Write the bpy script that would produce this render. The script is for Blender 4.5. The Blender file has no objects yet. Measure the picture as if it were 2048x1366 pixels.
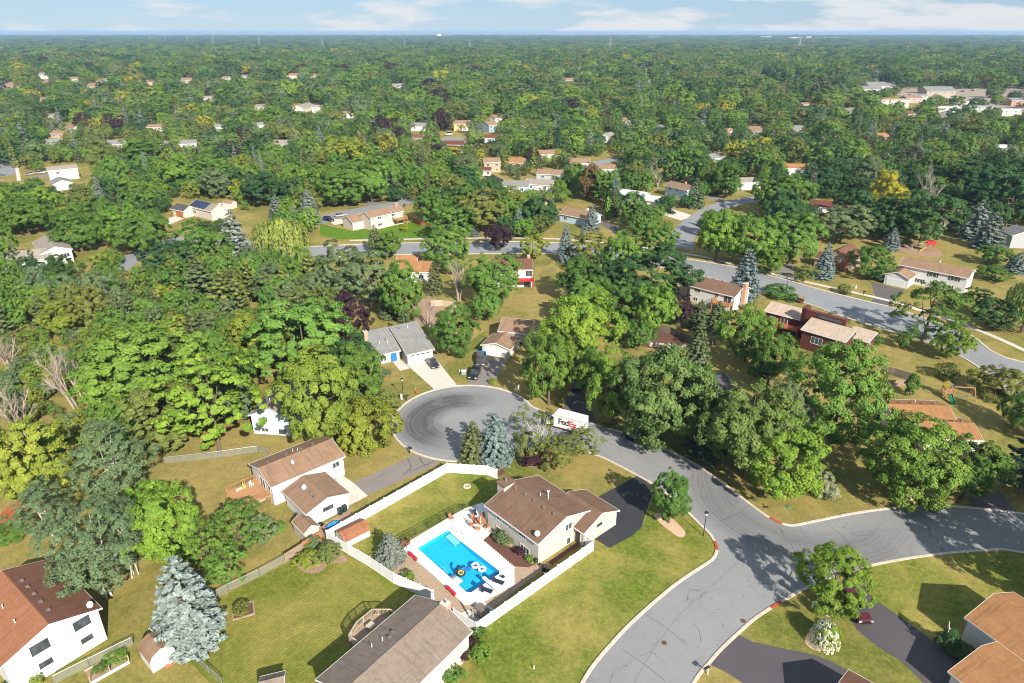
import bpy, bmesh, math, random
import numpy as np
from mathutils import Vector, Matrix
from mathutils.geometry import tessellate_polygon
R = math.radians
SC = bpy.context.scene
COL = SC.collection

# ---------------------------------------------------------------- camera, sky, sun, exposure
CAM_H = 66.0; FPX = 1365.0; PITCH = math.atan((683 - 62) / FPX)
cam = bpy.data.cameras.new('camera'); cam_o = bpy.data.objects.new('camera', cam); COL.objects.link(cam_o)
cam.sensor_width = 36.0; cam.lens = 36.0 * FPX / 2048; cam.clip_start = 1.0; cam.clip_end = 90000
cam_o.location = (0, 0, CAM_H); cam_o.rotation_euler = (R(90) - PITCH, 0, 0)
SC.camera = cam_o

SUN_EL = R(33.0); SH = Vector((-0.46, 0.888)).normalized()      # horizontal direction shadows fall
wd = bpy.data.worlds.new('World'); SC.world = wd; wd.use_nodes = True
nt = wd.node_tree; nt.nodes.clear()
def wn(t, **k):
    n = nt.nodes.new(t)
    for a, b in k.items(): setattr(n, a, b)
    return n
def wl(a, b): nt.links.new(a, b)
sky = wn('ShaderNodeTexSky', sky_type='NISHITA', sun_disc=False, sun_elevation=SUN_EL,
         sun_rotation=math.atan2(-SH.x, -SH.y), altitude=300, air_density=1.0, dust_density=0.0, ozone_density=3.5)
tc = wn('ShaderNodeTexCoord'); sep = wn('ShaderNodeSeparateXYZ'); wl(tc.outputs['Generated'], sep.inputs[0])
# clouds: a flat deck seen in perspective, so banks get thinner towards the horizon
zz = wn('ShaderNodeMath', operation='MAXIMUM'); wl(sep.outputs[2], zz.inputs[0]); zz.inputs[1].default_value = 0.0
za = wn('ShaderNodeMath', operation='ADD'); wl(zz.outputs[0], za.inputs[0]); za.inputs[1].default_value = 0.20
dx = wn('ShaderNodeMath', operation='DIVIDE'); wl(sep.outputs[0], dx.inputs[0]); wl(za.outputs[0], dx.inputs[1])
dy = wn('ShaderNodeMath', operation='DIVIDE'); wl(sep.outputs[1], dy.inputs[0]); wl(za.outputs[0], dy.inputs[1])
cb = wn('ShaderNodeCombineXYZ'); wl(dx.outputs[0], cb.inputs[0]); wl(dy.outputs[0], cb.inputs[1])
cn = wn('ShaderNodeTexNoise'); cn.inputs['Scale'].default_value = 1.15; cn.inputs['Detail'].default_value = 7
cn.inputs['Roughness'].default_value = 0.52; wl(cb.outputs[0], cn.inputs['Vector'])
cr = wn('ShaderNodeValToRGB'); cr.color_ramp.elements[0].position = 0.485; cr.color_ramp.elements[1].position = 0.565
wl(cn.outputs['Fac'], cr.inputs[0])
cn2 = wn('ShaderNodeTexNoise'); cn2.inputs['Scale'].default_value = 2.6; cn2.inputs['Detail'].default_value = 5
wl(cb.outputs[0], cn2.inputs['Vector'])
ccol = wn('ShaderNodeMix', data_type='RGBA'); wl(cn2.outputs['Fac'], ccol.inputs[0])
ccol.inputs[6].default_value = (7.2, 7.6, 8.2, 1); ccol.inputs[7].default_value = (9.2, 9.1, 9.0, 1)
cf = wn('ShaderNodeMath', operation='MULTIPLY'); wl(cr.outputs[0], cf.inputs[0]); cf.inputs[1].default_value = 0.85
tint = wn('ShaderNodeMix', data_type='RGBA', blend_type='MULTIPLY'); tint.inputs[0].default_value = 1.0; wl(sky.outputs[0], tint.inputs[6]); tint.inputs[7].default_value = (0.80, 0.92, 1.12, 1)
pale = wn('ShaderNodeMix', data_type='RGBA'); pale.inputs[0].default_value = 0.65; wl(tint.outputs[2], pale.inputs[6]); pale.inputs[7].default_value = (3.9, 5.7, 7.9, 1)
mx = wn('ShaderNodeMix', data_type='RGBA'); wl(cf.outputs[0], mx.inputs[0]); wl(pale.outputs[2], mx.inputs[6]); wl(ccol.outputs[2], mx.inputs[7])
bg = wn('ShaderNodeBackground'); bg.inputs[1].default_value = 0.055; wl(mx.outputs[2], bg.inputs[0])
wo = wn('ShaderNodeOutputWorld'); wl(bg.outputs[0], wo.inputs[0])

sl = bpy.data.lights.new('sun', 'SUN'); sl.energy = 5.0; sl.angle = R(0.53); sl.color = (1.0, 0.93, 0.82)
so = bpy.data.objects.new('sun', sl); COL.objects.link(so)
sd = Vector((SH.x * math.cos(SUN_EL), SH.y * math.cos(SUN_EL), -math.sin(SUN_EL)))
so.rotation_euler = sd.to_track_quat('-Z', 'Y').to_euler(); so.location = (60, -80, 200)

vs = SC.view_settings; vs.view_transform = 'Standard'; vs.look = 'None'; vs.exposure = 0.86; vs.gamma = 1.0
try: vs.use_curve_mapping = False
except Exception: pass
SC.render.engine = 'CYCLES'
cy = SC.cycles; cy.use_denoising = True; cy.max_bounces = 5; cy.diffuse_bounces = 2; cy.glossy_bounces = 2
cy.transmission_bounces = 3; cy.transparent_max_bounces = 10; cy.volume_bounces = 0
cy.caustics_reflective = False; cy.caustics_refractive = False; cy.use_adaptive_sampling = True; cy.adaptive_threshold = 0.012; cy.filter_width = 1.05

# ---------------------------------------------------------------- survey helpers: photo pixel <-> metres on the ground
CP, SP = math.cos(PITCH), math.sin(PITCH)
def ray(px, py):
    cx = (px - 1024) / FPX; c_y = (683 - py) / FPX
    return Vector((cx, CP + c_y * SP, -SP + c_y * CP))
def G(px, py, z=0.0):
    d = ray(px, py); t = (z - CAM_H) / d.z
    return Vector((d.x * t, d.y * t, z))
def proj(p):
    zc = p[1] * CP - (p[2] - CAM_H) * SP; yc = p[1] * SP + (p[2] - CAM_H) * CP
    return 1024 + FPX * p[0] / zc, 683 - FPX * yc / zc, zc
def GP(pts, z=0.0): return [G(x, y, z) for x, y in pts]

# ---------------------------------------------------------------- mesh builder
class MB:
    def __init__(s): s.v = []; s.f = []; s.m = []
    def add(s, vs_, fs_, mi=0):
        b = len(s.v); s.v += [tuple(q) for q in vs_]
        for f in fs_: s.f.append([b + i for i in f]); s.m.append(mi)
        return s
    def box(s, x0, x1, y0, y1, z0, z1, mi=0):
        return s.add([(x0,y0,z0),(x1,y0,z0),(x1,y1,z0),(x0,y1,z0),(x0,y0,z1),(x1,y0,z1),(x1,y1,z1),(x0,y1,z1)],
                     [(3,2,1,0),(4,5,6,7),(0,1,5,4),(1,2,6,5),(2,3,7,6),(3,0,4,7)], mi)
    def quad(s, a, b, c, d, mi=0): return s.add([a,b,c,d], [(0,1,2,3)], mi)
    def bar(s, a, b, w, h, mi=0):
        a = Vector(a); b = Vector(b); d = (b - a); L = d.length; d /= max(L, 1e-6)
        up = Vector((0,0,1)) if abs(d.z) < 0.95 else Vector((0,1,0))
        sx = d.cross(up).normalized(); uz = sx.cross(d)
        q = []
        for p in (a, b):
            for i, j in ((-1,-1),(1,-1),(1,1),(-1,1)): q.append(p + sx * (i*w/2) + uz * (j*h/2))
        return s.add(q, [(3,2,1,0),(4,5,6,7),(0,1,5,4),(1,2,6,5),(2,3,7,6),(3,0,4,7)], mi)
    def tube(s, a, b, r0, r1=None, n=8, mi=0, cap=True):
        r1 = r0 if r1 is None else r1
        a = Vector(a); b = Vector(b); d = (b - a).normalized()
        up = Vector((0,0,1)) if abs(d.z) < 0.9 else Vector((1,0,0))
        x = d.cross(up).normalized(); y = x.cross(d)
        q = [p + (x*math.cos(t)+y*math.sin(t))*r for p, r in ((a,r0),(b,r1)) for t in [2*math.pi*i/n for i in range(n)]]
        fs = [(i, (i+1)%n, n+(i+1)%n, n+i) for i in range(n)]
        if cap: fs += [tuple(range(n-1,-1,-1)), tuple(range(n, 2*n))]
        return s.add(q, fs, mi)
    def path(s, pts, r, n=6, mi=0):
        for a, b in zip(pts[:-1], pts[1:]): s.tube(a, b, r, r, n, mi)
        return s
    def lathe(s, prof, n=16, c=(0,0,0), mi=0):
        q = []; fs = []
        for r, z in prof:
            for i in range(n): t = 2*math.pi*i/n; q.append((c[0]+r*math.cos(t), c[1]+r*math.sin(t), c[2]+z))
        for k in range(len(prof)-1):
            for i in range(n): fs.append((k*n+i, k*n+(i+1)%n, (k+1)*n+(i+1)%n, (k+1)*n+i))
        fs.append(tuple(range(n-1,-1,-1))); fs.append(tuple(range((len(prof)-1)*n, len(prof)*n)))
        return s.add(q, fs, mi)
    def extrude_y(s, prof, y0, y1, mi=0):      # profile in x,z
        n = len(prof); q = [(x,y0,z) for x,z in prof] + [(x,y1,z) for x,z in prof]
        return s.add(q, [tuple(range(n)), tuple(range(2*n-1,n-1,-1))] + [(i, n+i, n+(i+1)%n, (i+1)%n) for i in range(n)], mi)
    def extrude_x(s, prof, x0, x1, mi=0):      # profile in y,z
        n = len(prof); q = [(x0,y,z) for y,z in prof] + [(x1,y,z) for y,z in prof]
        return s.add(q, [tuple(range(n-1,-1,-1)), tuple(range(n,2*n))] + [(i, (i+1)%n, n+(i+1)%n, n+i) for i in range(n)], mi)
    def torus(s, R_, r, n=20, k=8, c=(0,0,0), mi=0):
        q = []; fs = []
        for i in range(n):
            t = 2*math.pi*i/n
            for j in range(k):
                u = 2*math.pi*j/k; rr = R_ + r*math.cos(u)
                q.append((c[0]+rr*math.cos(t), c[1]+rr*math.sin(t), c[2]+r*math.sin(u)))
        for i in range(n):
            for j in range(k): fs.append((i*k+j, ((i+1)%n)*k+j, ((i+1)%n)*k+(j+1)%k, i*k+(j+1)%k))
        return s.add(q, fs, mi)
    def mesh(s, name, mats, smooth=False):
        me = bpy.data.meshes.new(name); me.from_pydata(s.v, [], s.f)
        for m in (mats if isinstance(mats, (list, tuple)) else [mats]): me.materials.append(m)
        me.polygons.foreach_set('material_index', s.m)
        if smooth: me.polygons.foreach_set('use_smooth', [True]*len(s.f))
        me.update(); return me
    def obj(s, name, mats, parent=None, loc=(0,0,0), rz=0.0, smooth=False):
        return put(name, s.mesh(name, mats, smooth), parent, loc, rz)

def put(name, me, parent=None, loc=(0,0,0), rz=0.0):
    o = bpy.data.objects.new(name, me); COL.objects.link(o)
    o.location = loc; o.rotation_euler = (0, 0, rz)
    if parent: o.parent = parent
    return o
def tag(o, label=None, cat=None, group=None, kind=None):
    if label: o['label'] = label
    if cat: o['category'] = cat
    if group: o['group'] = group
    if kind: o['kind'] = kind
    return o
def thing(name, label, cat, loc=(0,0,0), rz=0.0, group=None):
    o = bpy.data.objects.new(name, None); COL.objects.link(o); o.empty_display_size = 0.3
    o.location = loc; o.rotation_euler = (0, 0, rz)
    return tag(o, label, cat, group)
def sheet(name, pts, mat, z=None, kind='structure', holes=(), parent=None):
    loops = [[Vector((p[0], p[1], 0)) for p in pts]] + [[Vector((p[0], p[1], 0)) for p in h] for h in holes]
    flat = [p for l in loops for p in l]
    tris = tessellate_polygon(loops)
    zz_ = z if z is not None else 0.0
    me = bpy.data.meshes.new(name)
    fs = []
    for t in tris:
        a, b, c = (flat[i] for i in t)
        fs.append(t if (b-a).cross(c-a).z > 0 else (t[0], t[2], t[1]))
    me.from_pydata([(p.x, p.y, zz_) for p in flat], [], fs); me.materials.append(mat); me.update()
    o = put(name, me, parent)
    if parent is None: tag(o, kind=kind)
    return o
def smooth_line(pts, n=6, closed=False):
    P_ = [Vector(p[:2]) for p in pts]; out = []
    m = len(P_); rng = range(m if closed else m-1)
    for i in rng:
        p0 = P_[(i-1) % m] if (closed or i > 0) else P_[i]
        p1 = P_[i]; p2 = P_[(i+1) % m]; p3 = P_[(i+2) % m] if (closed or i < m-2) else p2
        for k in range(n):
            t = k/n
            out.append(0.5*((2*p1) + (p2-p0)*t + (2*p0-5*p1+4*p2-p3)*t*t + (3*p1-p0-3*p2+p3)*t**3))
    if not closed: out.append(P_[-1])
    return out

# ---------------------------------------------------------------- materials
def newmat(name):
    m = bpy.data.materials.new(name); m.use_nodes = True; t = m.node_tree
    b = t.nodes['Principled BSDF']; return m, t, b
def nd(t, typ, **k):
    n = t.nodes.new(typ)
    for a, b in k.items():
        if a == 'ins':
            for i, v in b.items(): n.inputs[i].default_value = v
        else: setattr(n, a, b)
    return n
def c4(c): return (c[0], c[1], c[2], 1)
def mixc(t, fac, a, b, blend='MIX'):
    n = nd(t, 'ShaderNodeMix', data_type='RGBA', blend_type=blend)
    for i, v in ((0, fac), (6, a), (7, b)):
        if hasattr(v, 'links') or hasattr(v, 'is_linked'): t.links.new(v, n.inputs[i])
        elif i == 0: n.inputs[0].default_value = v
        else: n.inputs[i].default_value = c4(v)
    return n.outputs[2]
def noise(t, scale, detail=4, rough=0.55, vec=None, dist=0.0):
    n = nd(t, 'ShaderNodeTexNoise', ins={'Scale': scale, 'Detail': detail, 'Roughness': rough, 'Distortion': dist})
    if vec is not None: t.links.new(vec, n.inputs['Vector'])
    return n.outputs['Fac']
def ramp(t, src, p0, p1):
    n = nd(t, 'ShaderNodeMapRange', ins={1: p0, 2: p1}); t.links.new(src, n.inputs[0]); return n.outputs[0]
def coord(t, which='Object'): return nd(t, 'ShaderNodeTexCoord').outputs[which]
def wpos(t): return nd(t, 'ShaderNodeNewGeometry').outputs['Position']
def bump(t, b, src, strength=0.4, dist=0.02):
    n = nd(t, 'ShaderNodeBump', ins={'Strength': strength, 'Distance': dist}); t.links.new(src, n.inputs['Height'])
    t.links.new(n.outputs[0], b.inputs['Normal'])
def simple(name, c, rough=0.7, var=0.12, scale=3.0, metal=0.0, spec=0.3, bmp=0.0):
    m, t, b = newmat(name); p = wpos(t)
    f = noise(t, scale, 5, 0.6, p)
    lo = tuple(x*(1-var) for x in c); hi = tuple(min(1, x*(1+var)) for x in c)
    t.links.new(mixc(t, ramp(t, f, 0.3, 0.7), lo, hi), b.inputs['Base Color'])
    b.inputs['Roughness'].default_value = rough; b.inputs['Metallic'].default_value = metal
    b.inputs['Specular IOR Level'].default_value = spec
    if bmp: bump(t, b, f, bmp)
    return m
M = {}
def shingles(name, c, c2, var=0.35):
    # laid courses in the roof's own frame; rows and tabs as fine relief
    m, t, b = newmat(name); oc = coord(t)
    br = nd(t, 'ShaderNodeTexBrick', ins={'Scale': 1.0, 'Mortar Size': 0.012, 'Brick Width': 0.45, 'Row Height': 0.16, 'Bias': 0.0})
    mp = nd(t, 'ShaderNodeMapping'); t.links.new(oc, mp.inputs[0]); t.links.new(mp.outputs[0], br.inputs['Vector'])
    br.inputs['Color1'].default_value = c4(tuple(x*(1-var) for x in c)); br.inputs['Color2'].default_value = c4(tuple(x*(1+var*.6) for x in c))
    br.inputs['Mortar'].default_value = c4(tuple(x*0.55 for x in c))
    f = ramp(t, noise(t, 0.55, 5, 0.65, wpos(t)), 0.42, 0.68)
    col = mixc(t, f, br.outputs['Color'], c2)
    f2 = noise(t, 9.0, 3, 0.7, wpos(t))
    col2 = mixc(t, 0.55, col, mixc(t, ramp(t, f2, .25, .75), tuple(x*0.55 for x in c), tuple(min(1,x*1.5) for x in c)), 'MIX')
    # long streaks running down the slope
    mp2 = nd(t, 'ShaderNodeMapping'); mp2.inputs['Scale'].default_value = (1.6, 0.12, 0.12); t.links.new(oc, mp2.inputs[0])
    st = ramp(t, noise(t, 1.6, 4, .6, mp2.outputs[0]), .52, .8)
    col3 = mixc(t, st, col2, tuple(x*0.62 for x in c))
    t.links.new(col3, b.inputs['Base Color']); b.inputs['Roughness'].default_value = 0.92; b.inputs['Specular IOR Level'].default_value = 0.15
    bump(t, b, br.outputs['Fac'], 0.5, 0.01); return m
def siding(name, c, step=0.2):
    m, t, b = newmat(name); oc = coord(t)
    sp = nd(t, 'ShaderNodeSeparateXYZ'); t.links.new(oc, sp.inputs[0])
    w = nd(t, 'ShaderNodeMath', operation='MODULO'); w.inputs[1].default_value = step; t.links.new(sp.outputs[2], w.inputs[0])
    lap = ramp(t, w.outputs[0], 0.0, step)
    f = noise(t, 0.8, 4, .6, oc)
    col = mixc(t, ramp(t, f, .3, .75), tuple(x*0.93 for x in c), c)
    line = nd(t, 'ShaderNodeMath', operation='LESS_THAN'); line.inputs[1].default_value = 0.1; t.links.new(lap, line.inputs[0])
    t.links.new(mixc(t, line.outputs[0], col, tuple(x*0.68 for x in c)), b.inputs['Base Color'])
    b.inputs['Roughness'].default_value = 0.6; b.inputs['Specular IOR Level'].default_value = 0.25
    bump(t, b, lap, 0.6, 0.02); return m
def bricks(name, c, c2):
    m, t, b = newmat(name); oc = coord(t)
    br = nd(t, 'ShaderNodeTexBrick', ins={'Scale': 1.0, 'Mortar Size': 0.012, 'Brick Width': 0.22, 'Row Height': 0.075})
    cx = nd(t, 'ShaderNodeMapping'); cx.inputs['Rotation'].default_value = (R(90), 0, R(20)); t.links.new(oc, cx.inputs[0]); t.links.new(cx.outputs[0], br.inputs['Vector'])
    br.inputs['Color1'].default_value = c4(c); br.inputs['Color2'].default_value = c4(c2); br.inputs['Mortar'].default_value = (.45,.42,.38,1)
    f = noise(t, 4.0, 3, .6, oc)
    t.links.new(mixc(t, ramp(t, f, .3, .8), br.outputs['Color'], c2), b.inputs['Base Color'])
    b.inputs['Roughness'].default_value = 0.85; return m
def grass(name, green, tan, amount=(0.42, 0.62), scale=0.07, stripe=None):
    m, t, b = newmat(name); p = wpos(t)
    f = noise(t, scale, 6, 0.62, p, 0.6); f1 = ramp(t, f, *amount)
    n2 = noise(t, 0.55, 5, 0.7, p); n3 = noise(t, 5.5, 4, 0.75, p)
    col = mixc(t, f1, green, tan)
    col = mixc(t, ramp(t, n2, .38, .66), col, mixc(t, f1, tuple(x*0.62 for x in green), tuple(x*0.72 for x in tan)))
    col = mixc(t, ramp(t, n3, .35, .7), mixc(t, 0.45, col, (0.06,0.08,0.015)), col)
    n4 = noise(t, 1.7, 5, 0.8, p); q4 = nd(t, 'ShaderNodeMath', operation='MULTIPLY'); t.links.new(ramp(t, n4, .45, .75), q4.inputs[0]); q4.inputs[1].default_value = .5; col = mixc(t, q4.outputs[0], col, tuple(min(1, x*1.2) for x in tan))
    if stripe:
        mp = nd(t, 'ShaderNodeMapping'); mp.inputs['Rotation'].default_value = (0, 0, stripe[0]); t.links.new(p, mp.inputs[0])
        wv = nd(t, 'ShaderNodeTexWave', bands_direction='X', ins={'Scale': stripe[1], 'Distortion': 1.6, 'Detail': 3, 'Detail Scale': 1.2}); t.links.new(mp.outputs[0], wv.inputs['Vector'])
        ws = nd(t, 'ShaderNodeMath', operation='MULTIPLY'); t.links.new(wv.outputs['Fac'], ws.inputs[0]); ws.inputs[1].default_value = stripe[2]
        col = mixc(t, ws.outputs[0], col, tuple(x*0.55 for x in green))
    t.links.new(col, b.inputs['Base Color']); b.inputs['Roughness'].default_value = 0.95; b.inputs['Specular IOR Level'].default_value = 0.05
    bump(t, b, n3, 0.9, 0.08); return m
def asphalt(name, c, crack=True, stain=0.35, cscale=0.16):
    m, t, b = newmat(name); p = wpos(t)
    f = noise(t, 0.12, 5, .6, p); g = noise(t, 14, 3, .7, p); h = noise(t, 1.1, 5, .65, p)
    col = mixc(t, ramp(t, f, .35, .65), tuple(x*0.86 for x in c), tuple(x*1.08 for x in c))
    col = mixc(t, ramp(t, g, .3, .7), tuple(x*0.0+y for x, y in zip(c, tuple(v*.8 for v in c))), col)
    s = nd(t, 'ShaderNodeMath', operation='MULTIPLY'); t.links.new(ramp(t, h, .56, .8), s.inputs[0]); s.inputs[1].default_value = stain
    col = mixc(t, s.outputs[0], col, tuple(x*0.45 for x in c))
    if crack:
        wob = nd(t, 'ShaderNodeMix', data_type='VECTOR'); wob.inputs[0].default_value = 0.05
        wn_ = nd(t, 'ShaderNodeTexNoise', ins={'Scale': 0.7, 'Detail': 4}); t.links.new(p, wn_.inputs['Vector'])
        wm = nd(t, 'ShaderNodeVectorMath', operation='MULTIPLY_ADD'); t.links.new(wn_.outputs['Color'], wm.inputs[0]); wm.inputs[1].default_value = (2.2,2.2,0); t.links.new(p, wm.inputs[2])
        vo = nd(t, 'ShaderNodeTexVoronoi', feature='DISTANCE_TO_EDGE', ins={'Scale': cscale}); t.links.new(wm.outputs[0], vo.inputs['Vector'])
        lt = ramp(t, vo.outputs['Distance'], 0.0065, 0.002)
        gate = ramp(t, noise(t, 0.16, 3, .5, p), .47, .60)
        mm = nd(t, 'ShaderNodeMath', operation='MULTIPLY'); t.links.new(lt, mm.inputs[0]); t.links.new(gate, mm.inputs[1])
        col = mixc(t, mm.outputs[0], col, tuple(x*0.5 for x in c))
    t.links.new(col, b.inputs['Base Color']); b.inputs['Roughness'].default_value = 0.9; b.inputs['Specular IOR Level'].default_value = 0.2
    bump(t, b, g, 0.3, 0.01); return m, t, b, col
def glass(name, c=(0.03,0.04,0.05), rough=0.06):
    m, t, b = newmat(name); f = noise(t, 1.3, 3, .6, wpos(t))
    t.links.new(mixc(t, ramp(t, f, .35, .65), c, tuple(x*2.2+0.01 for x in c)), b.inputs['Base Color'])
    b.inputs['Roughness'].default_value = rough; b.inputs['Specular IOR Level'].default_value = 0.7; return m

M['white'] = siding('white_siding', (0.68,0.67,0.645)); M['cream'] = siding('cream_siding', (0.62,0.58,0.50))
M['beige'] = siding('beige_siding', (0.53,0.495,0.43)); M['pink'] = siding('pinkish_siding', (0.60,0.52,0.45))
M['ltblue'] = siding('light_blue_siding', (0.50,0.62,0.70)); M['greyblue'] = siding('blue_grey_siding', (0.30,0.38,0.44))
M['redwood'] = siding('red_siding', (0.125,0.040,0.034)); M['tanwood'] = siding('tan_siding', (0.42,0.33,0.23)); M['grey'] = siding('grey_siding', (0.42,0.44,0.46))
M['orangewood'] = siding('orange_wood', (0.42,0.14,0.04)); M['yellow'] = siding('yellow_siding', (0.55,0.40,0.18))
M['trim'] = simple('white_trim', (0.72,0.71,0.69), 0.5, 0.05); M['darktrim'] = simple('dark_trim', (0.06,0.05,0.05), 0.5)
M['vinyl'] = simple('white_vinyl', (0.70,0.70,0.695), 0.4, 0.05, 1.0)
M['r_orange'] = shingles('orange_shingles', (0.30,0.15,0.065), (0.36,0.19,0.085)); M['r_redbrown'] = shingles('red_brown_shingles', (0.15,0.072,0.048), (0.185,0.092,0.06))
M['r_rust'] = shingles('rust_shingles', (0.27,0.118,0.062), (0.31,0.14,0.08), .28)
M['r_tan'] = shingles('tan_shingles', (0.245,0.155,0.10), (0.30,0.195,0.13)); M['r_brown'] = shingles('brown_shingles', (0.165,0.10,0.068), (0.21,0.13,0.09))
M['r_weather'] = shingles('weathered_brown_shingles', (0.21,0.165,0.13), (0.27,0.22,0.18)); M['r_grey'] = shingles('grey_shingles', (0.20,0.20,0.195), (0.28,0.27,0.25))
M['r_beige'] = shingles('beige_shingles', (0.42,0.33,0.25), (0.48,0.38,0.29)); M['r_greybeige'] = shingles('grey_beige_shingles', (0.26,0.225,0.19), (0.31,0.27,0.22))
M['r_white'] = shingles('pale_grey_shingles', (0.50,0.51,0.52), (0.6,0.6,0.6)); M['r_dark'] = shingles('dark_shingles', (0.075,0.07,0.075), (0.11,0.10,0.10))
M['r_maroon'] = shingles('maroon_shingles', (0.13,0.045,0.035), (0.17,0.06,0.045))
M['brick'] = bricks('red_brick', (0.38,0.16,0.09), (0.48,0.24,0.14)); M['stone'] = bricks('tan_stone', (0.42,0.34,0.25), (0.32,0.26,0.2))
M['glass'] = glass('window_glass'); M['cargl'] = glass('car_glass', (0.015,0.018,0.022), 0.03)
M['metal'] = simple('galvanised_metal', (0.45,0.46,0.46), 0.4, .1, 5, 0.7); M['black'] = simple('black_metal', (0.02,0.02,0.022), 0.45); M['dish'] = simple('grey_dish', (0.5,0.5,0.52), .4)
M['wood'] = simple('cedar_wood', (0.40,0.21,0.10), 0.75, .2, 6); M['oldwood'] = simple('weathered_wood', (0.30,0.22,0.16), 0.85, .22, 5); M['greywood'] = simple('grey_wood', (0.16,0.13,0.11), 0.9, .25, 4)
M['palewood'] = simple('pale_wood', (0.45,0.36,0.27), 0.8, .15, 5); M['redfence'] = simple('red_fence_wood', (0.42,0.12,0.05), 0.8, .2, 4)
M['concrete'] = simple('concrete', (0.52,0.48,0.42), 0.9, .12, 1.5, bmp=.1); M['kerb'] = simple('kerb_concrete', (0.50,0.44,0.36), 0.92, .18, 1.8); M['redmark'] = simple('red_marker', (.35,.07,.03), .8)
M['pooldeck'] = simple('pool_deck_concrete', (0.69,0.685,0.67), 0.8, .08, 1.2); M['rock'] = simple('fieldstone', (0.50,0.42,0.34), 0.9, .3, 1.4, bmp=.3)
M['bark'] = simple('brown_bark', (0.13,0.095,0.065), 0.95, .3, 6, bmp=.4); M['paleb'] = simple('pale_bark', (0.50,0.47,0.41), 0.9, .3, 3); M['deadb'] = simple('dead_bark', (0.33,0.27,0.22), 0.95, .2, 3)
M['mulch'] = simple('brown_mulch', (0.12,0.055,0.04), 0.95, .35, 7, bmp=.5); M['pinkrock'] = simple('pink_landscape_rock', (0.55,0.36,0.24), 0.95, .3, 9, bmp=.6); M['gravel'] = simple('tan_gravel', (0.34,0.25,0.17), 0.95, .45, 7, bmp=.7)
M['tyre'] = simple('tyre_rubber', (0.015,0.015,0.016), 0.85); M['rim'] = simple('alloy_rim', (0.5,0.5,0.52), .3, .05, 4, .6)
M['red'] = simple('red_paint', (0.45,0.02,0.025), 0.5); M['green'] = simple('green_plastic', (0.01,0.13,0.06), .4); M['bluep'] = simple('blue_plastic', (0.02,0.16,0.40), .4); M['yellowp'] = simple('yellow_plastic', (.65,.45,.05), .4)
M['tarp'] = simple('blue_tarp', (0.02,0.22,0.55), 0.35, .3, 4, bmp=.5); M['bin'] = simple('dark_green_bin', (0.015,0.035,0.03), .5); M['cush'] = simple('terracotta_cushion', (0.40,0.16,0.08), .8); M['navy'] = simple('navy_sling', (0.02,0.025,0.05), .8)
M['lightglass'] = simple('lamp_glass', (0.8,0.8,0.75), .2); M['soil'] = simple('bare_soil', (0.30,0.20,0.13), .95, .25, 2, bmp=.3); M['sign'] = simple('green_sign', (0.05,0.30,0.18), .5); M['solar'] = simple('solar_cell', (0.012,0.022,0.075), .15, .2, 2, 0.2, .6)
M['redlight'] = simple('red_lamp', (0.4,0.01,0.01), .2)
# ---------------------------------------------------------------- foliage
def leafmat(name, transl=0.3, rand=False, pal=None):
    m, t, b = newmat(name)
    at = nd(t, 'ShaderNodeAttribute', attribute_name='v')
    oi = nd(t, 'ShaderNodeObjectInfo')
    if rand:
        cr_ = nd(t, 'ShaderNodeValToRGB'); cr_.color_ramp.interpolation = 'CONSTANT'
        el = cr_.color_ramp.elements
        while len(el) < len(pal): el.new(0.5)
        acc = 0
        for e, (w, c) in zip(el, pal): e.position = acc; e.color = c4(c); acc += w
        t.links.new(oi.outputs['Random'], cr_.inputs[0]); base = cr_.outputs[0]
    else: base = oi.outputs['Color']
    hs = nd(t, 'ShaderNodeHueSaturation'); t.links.new(base, hs.inputs['Color'])
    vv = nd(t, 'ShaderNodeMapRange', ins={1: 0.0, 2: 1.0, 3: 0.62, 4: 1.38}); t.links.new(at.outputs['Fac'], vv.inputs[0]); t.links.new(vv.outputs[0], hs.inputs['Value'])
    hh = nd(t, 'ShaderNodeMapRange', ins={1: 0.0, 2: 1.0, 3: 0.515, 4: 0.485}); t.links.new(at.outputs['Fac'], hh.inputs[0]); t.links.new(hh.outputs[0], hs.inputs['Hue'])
    t.links.new(hs.outputs[0], b.inputs['Base Color'])
    b.inputs['Roughness'].default_value = 0.62; b.inputs['Specular IOR Level'].default_value = 0.14
    tr = nd(t, 'ShaderNodeBsdfTranslucent'); t.links.new(mixc(t, 0.22, hs.outputs[0], (0.3,0.42,0.04)), tr.inputs[0])
    ms = nd(t, 'ShaderNodeMixShader'); ms.inputs[0].default_value = transl
    t.links.new(b.outputs[0], ms.inputs[1]); t.links.new(tr.outputs[0], ms.inputs[2])
    t.links.new(ms.outputs[0], t.nodes['Material Output'].inputs[0]); return m
M['leaf'] = leafmat('leaf', 0.20); M['needle'] = leafmat('needle', 0.06)

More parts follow.
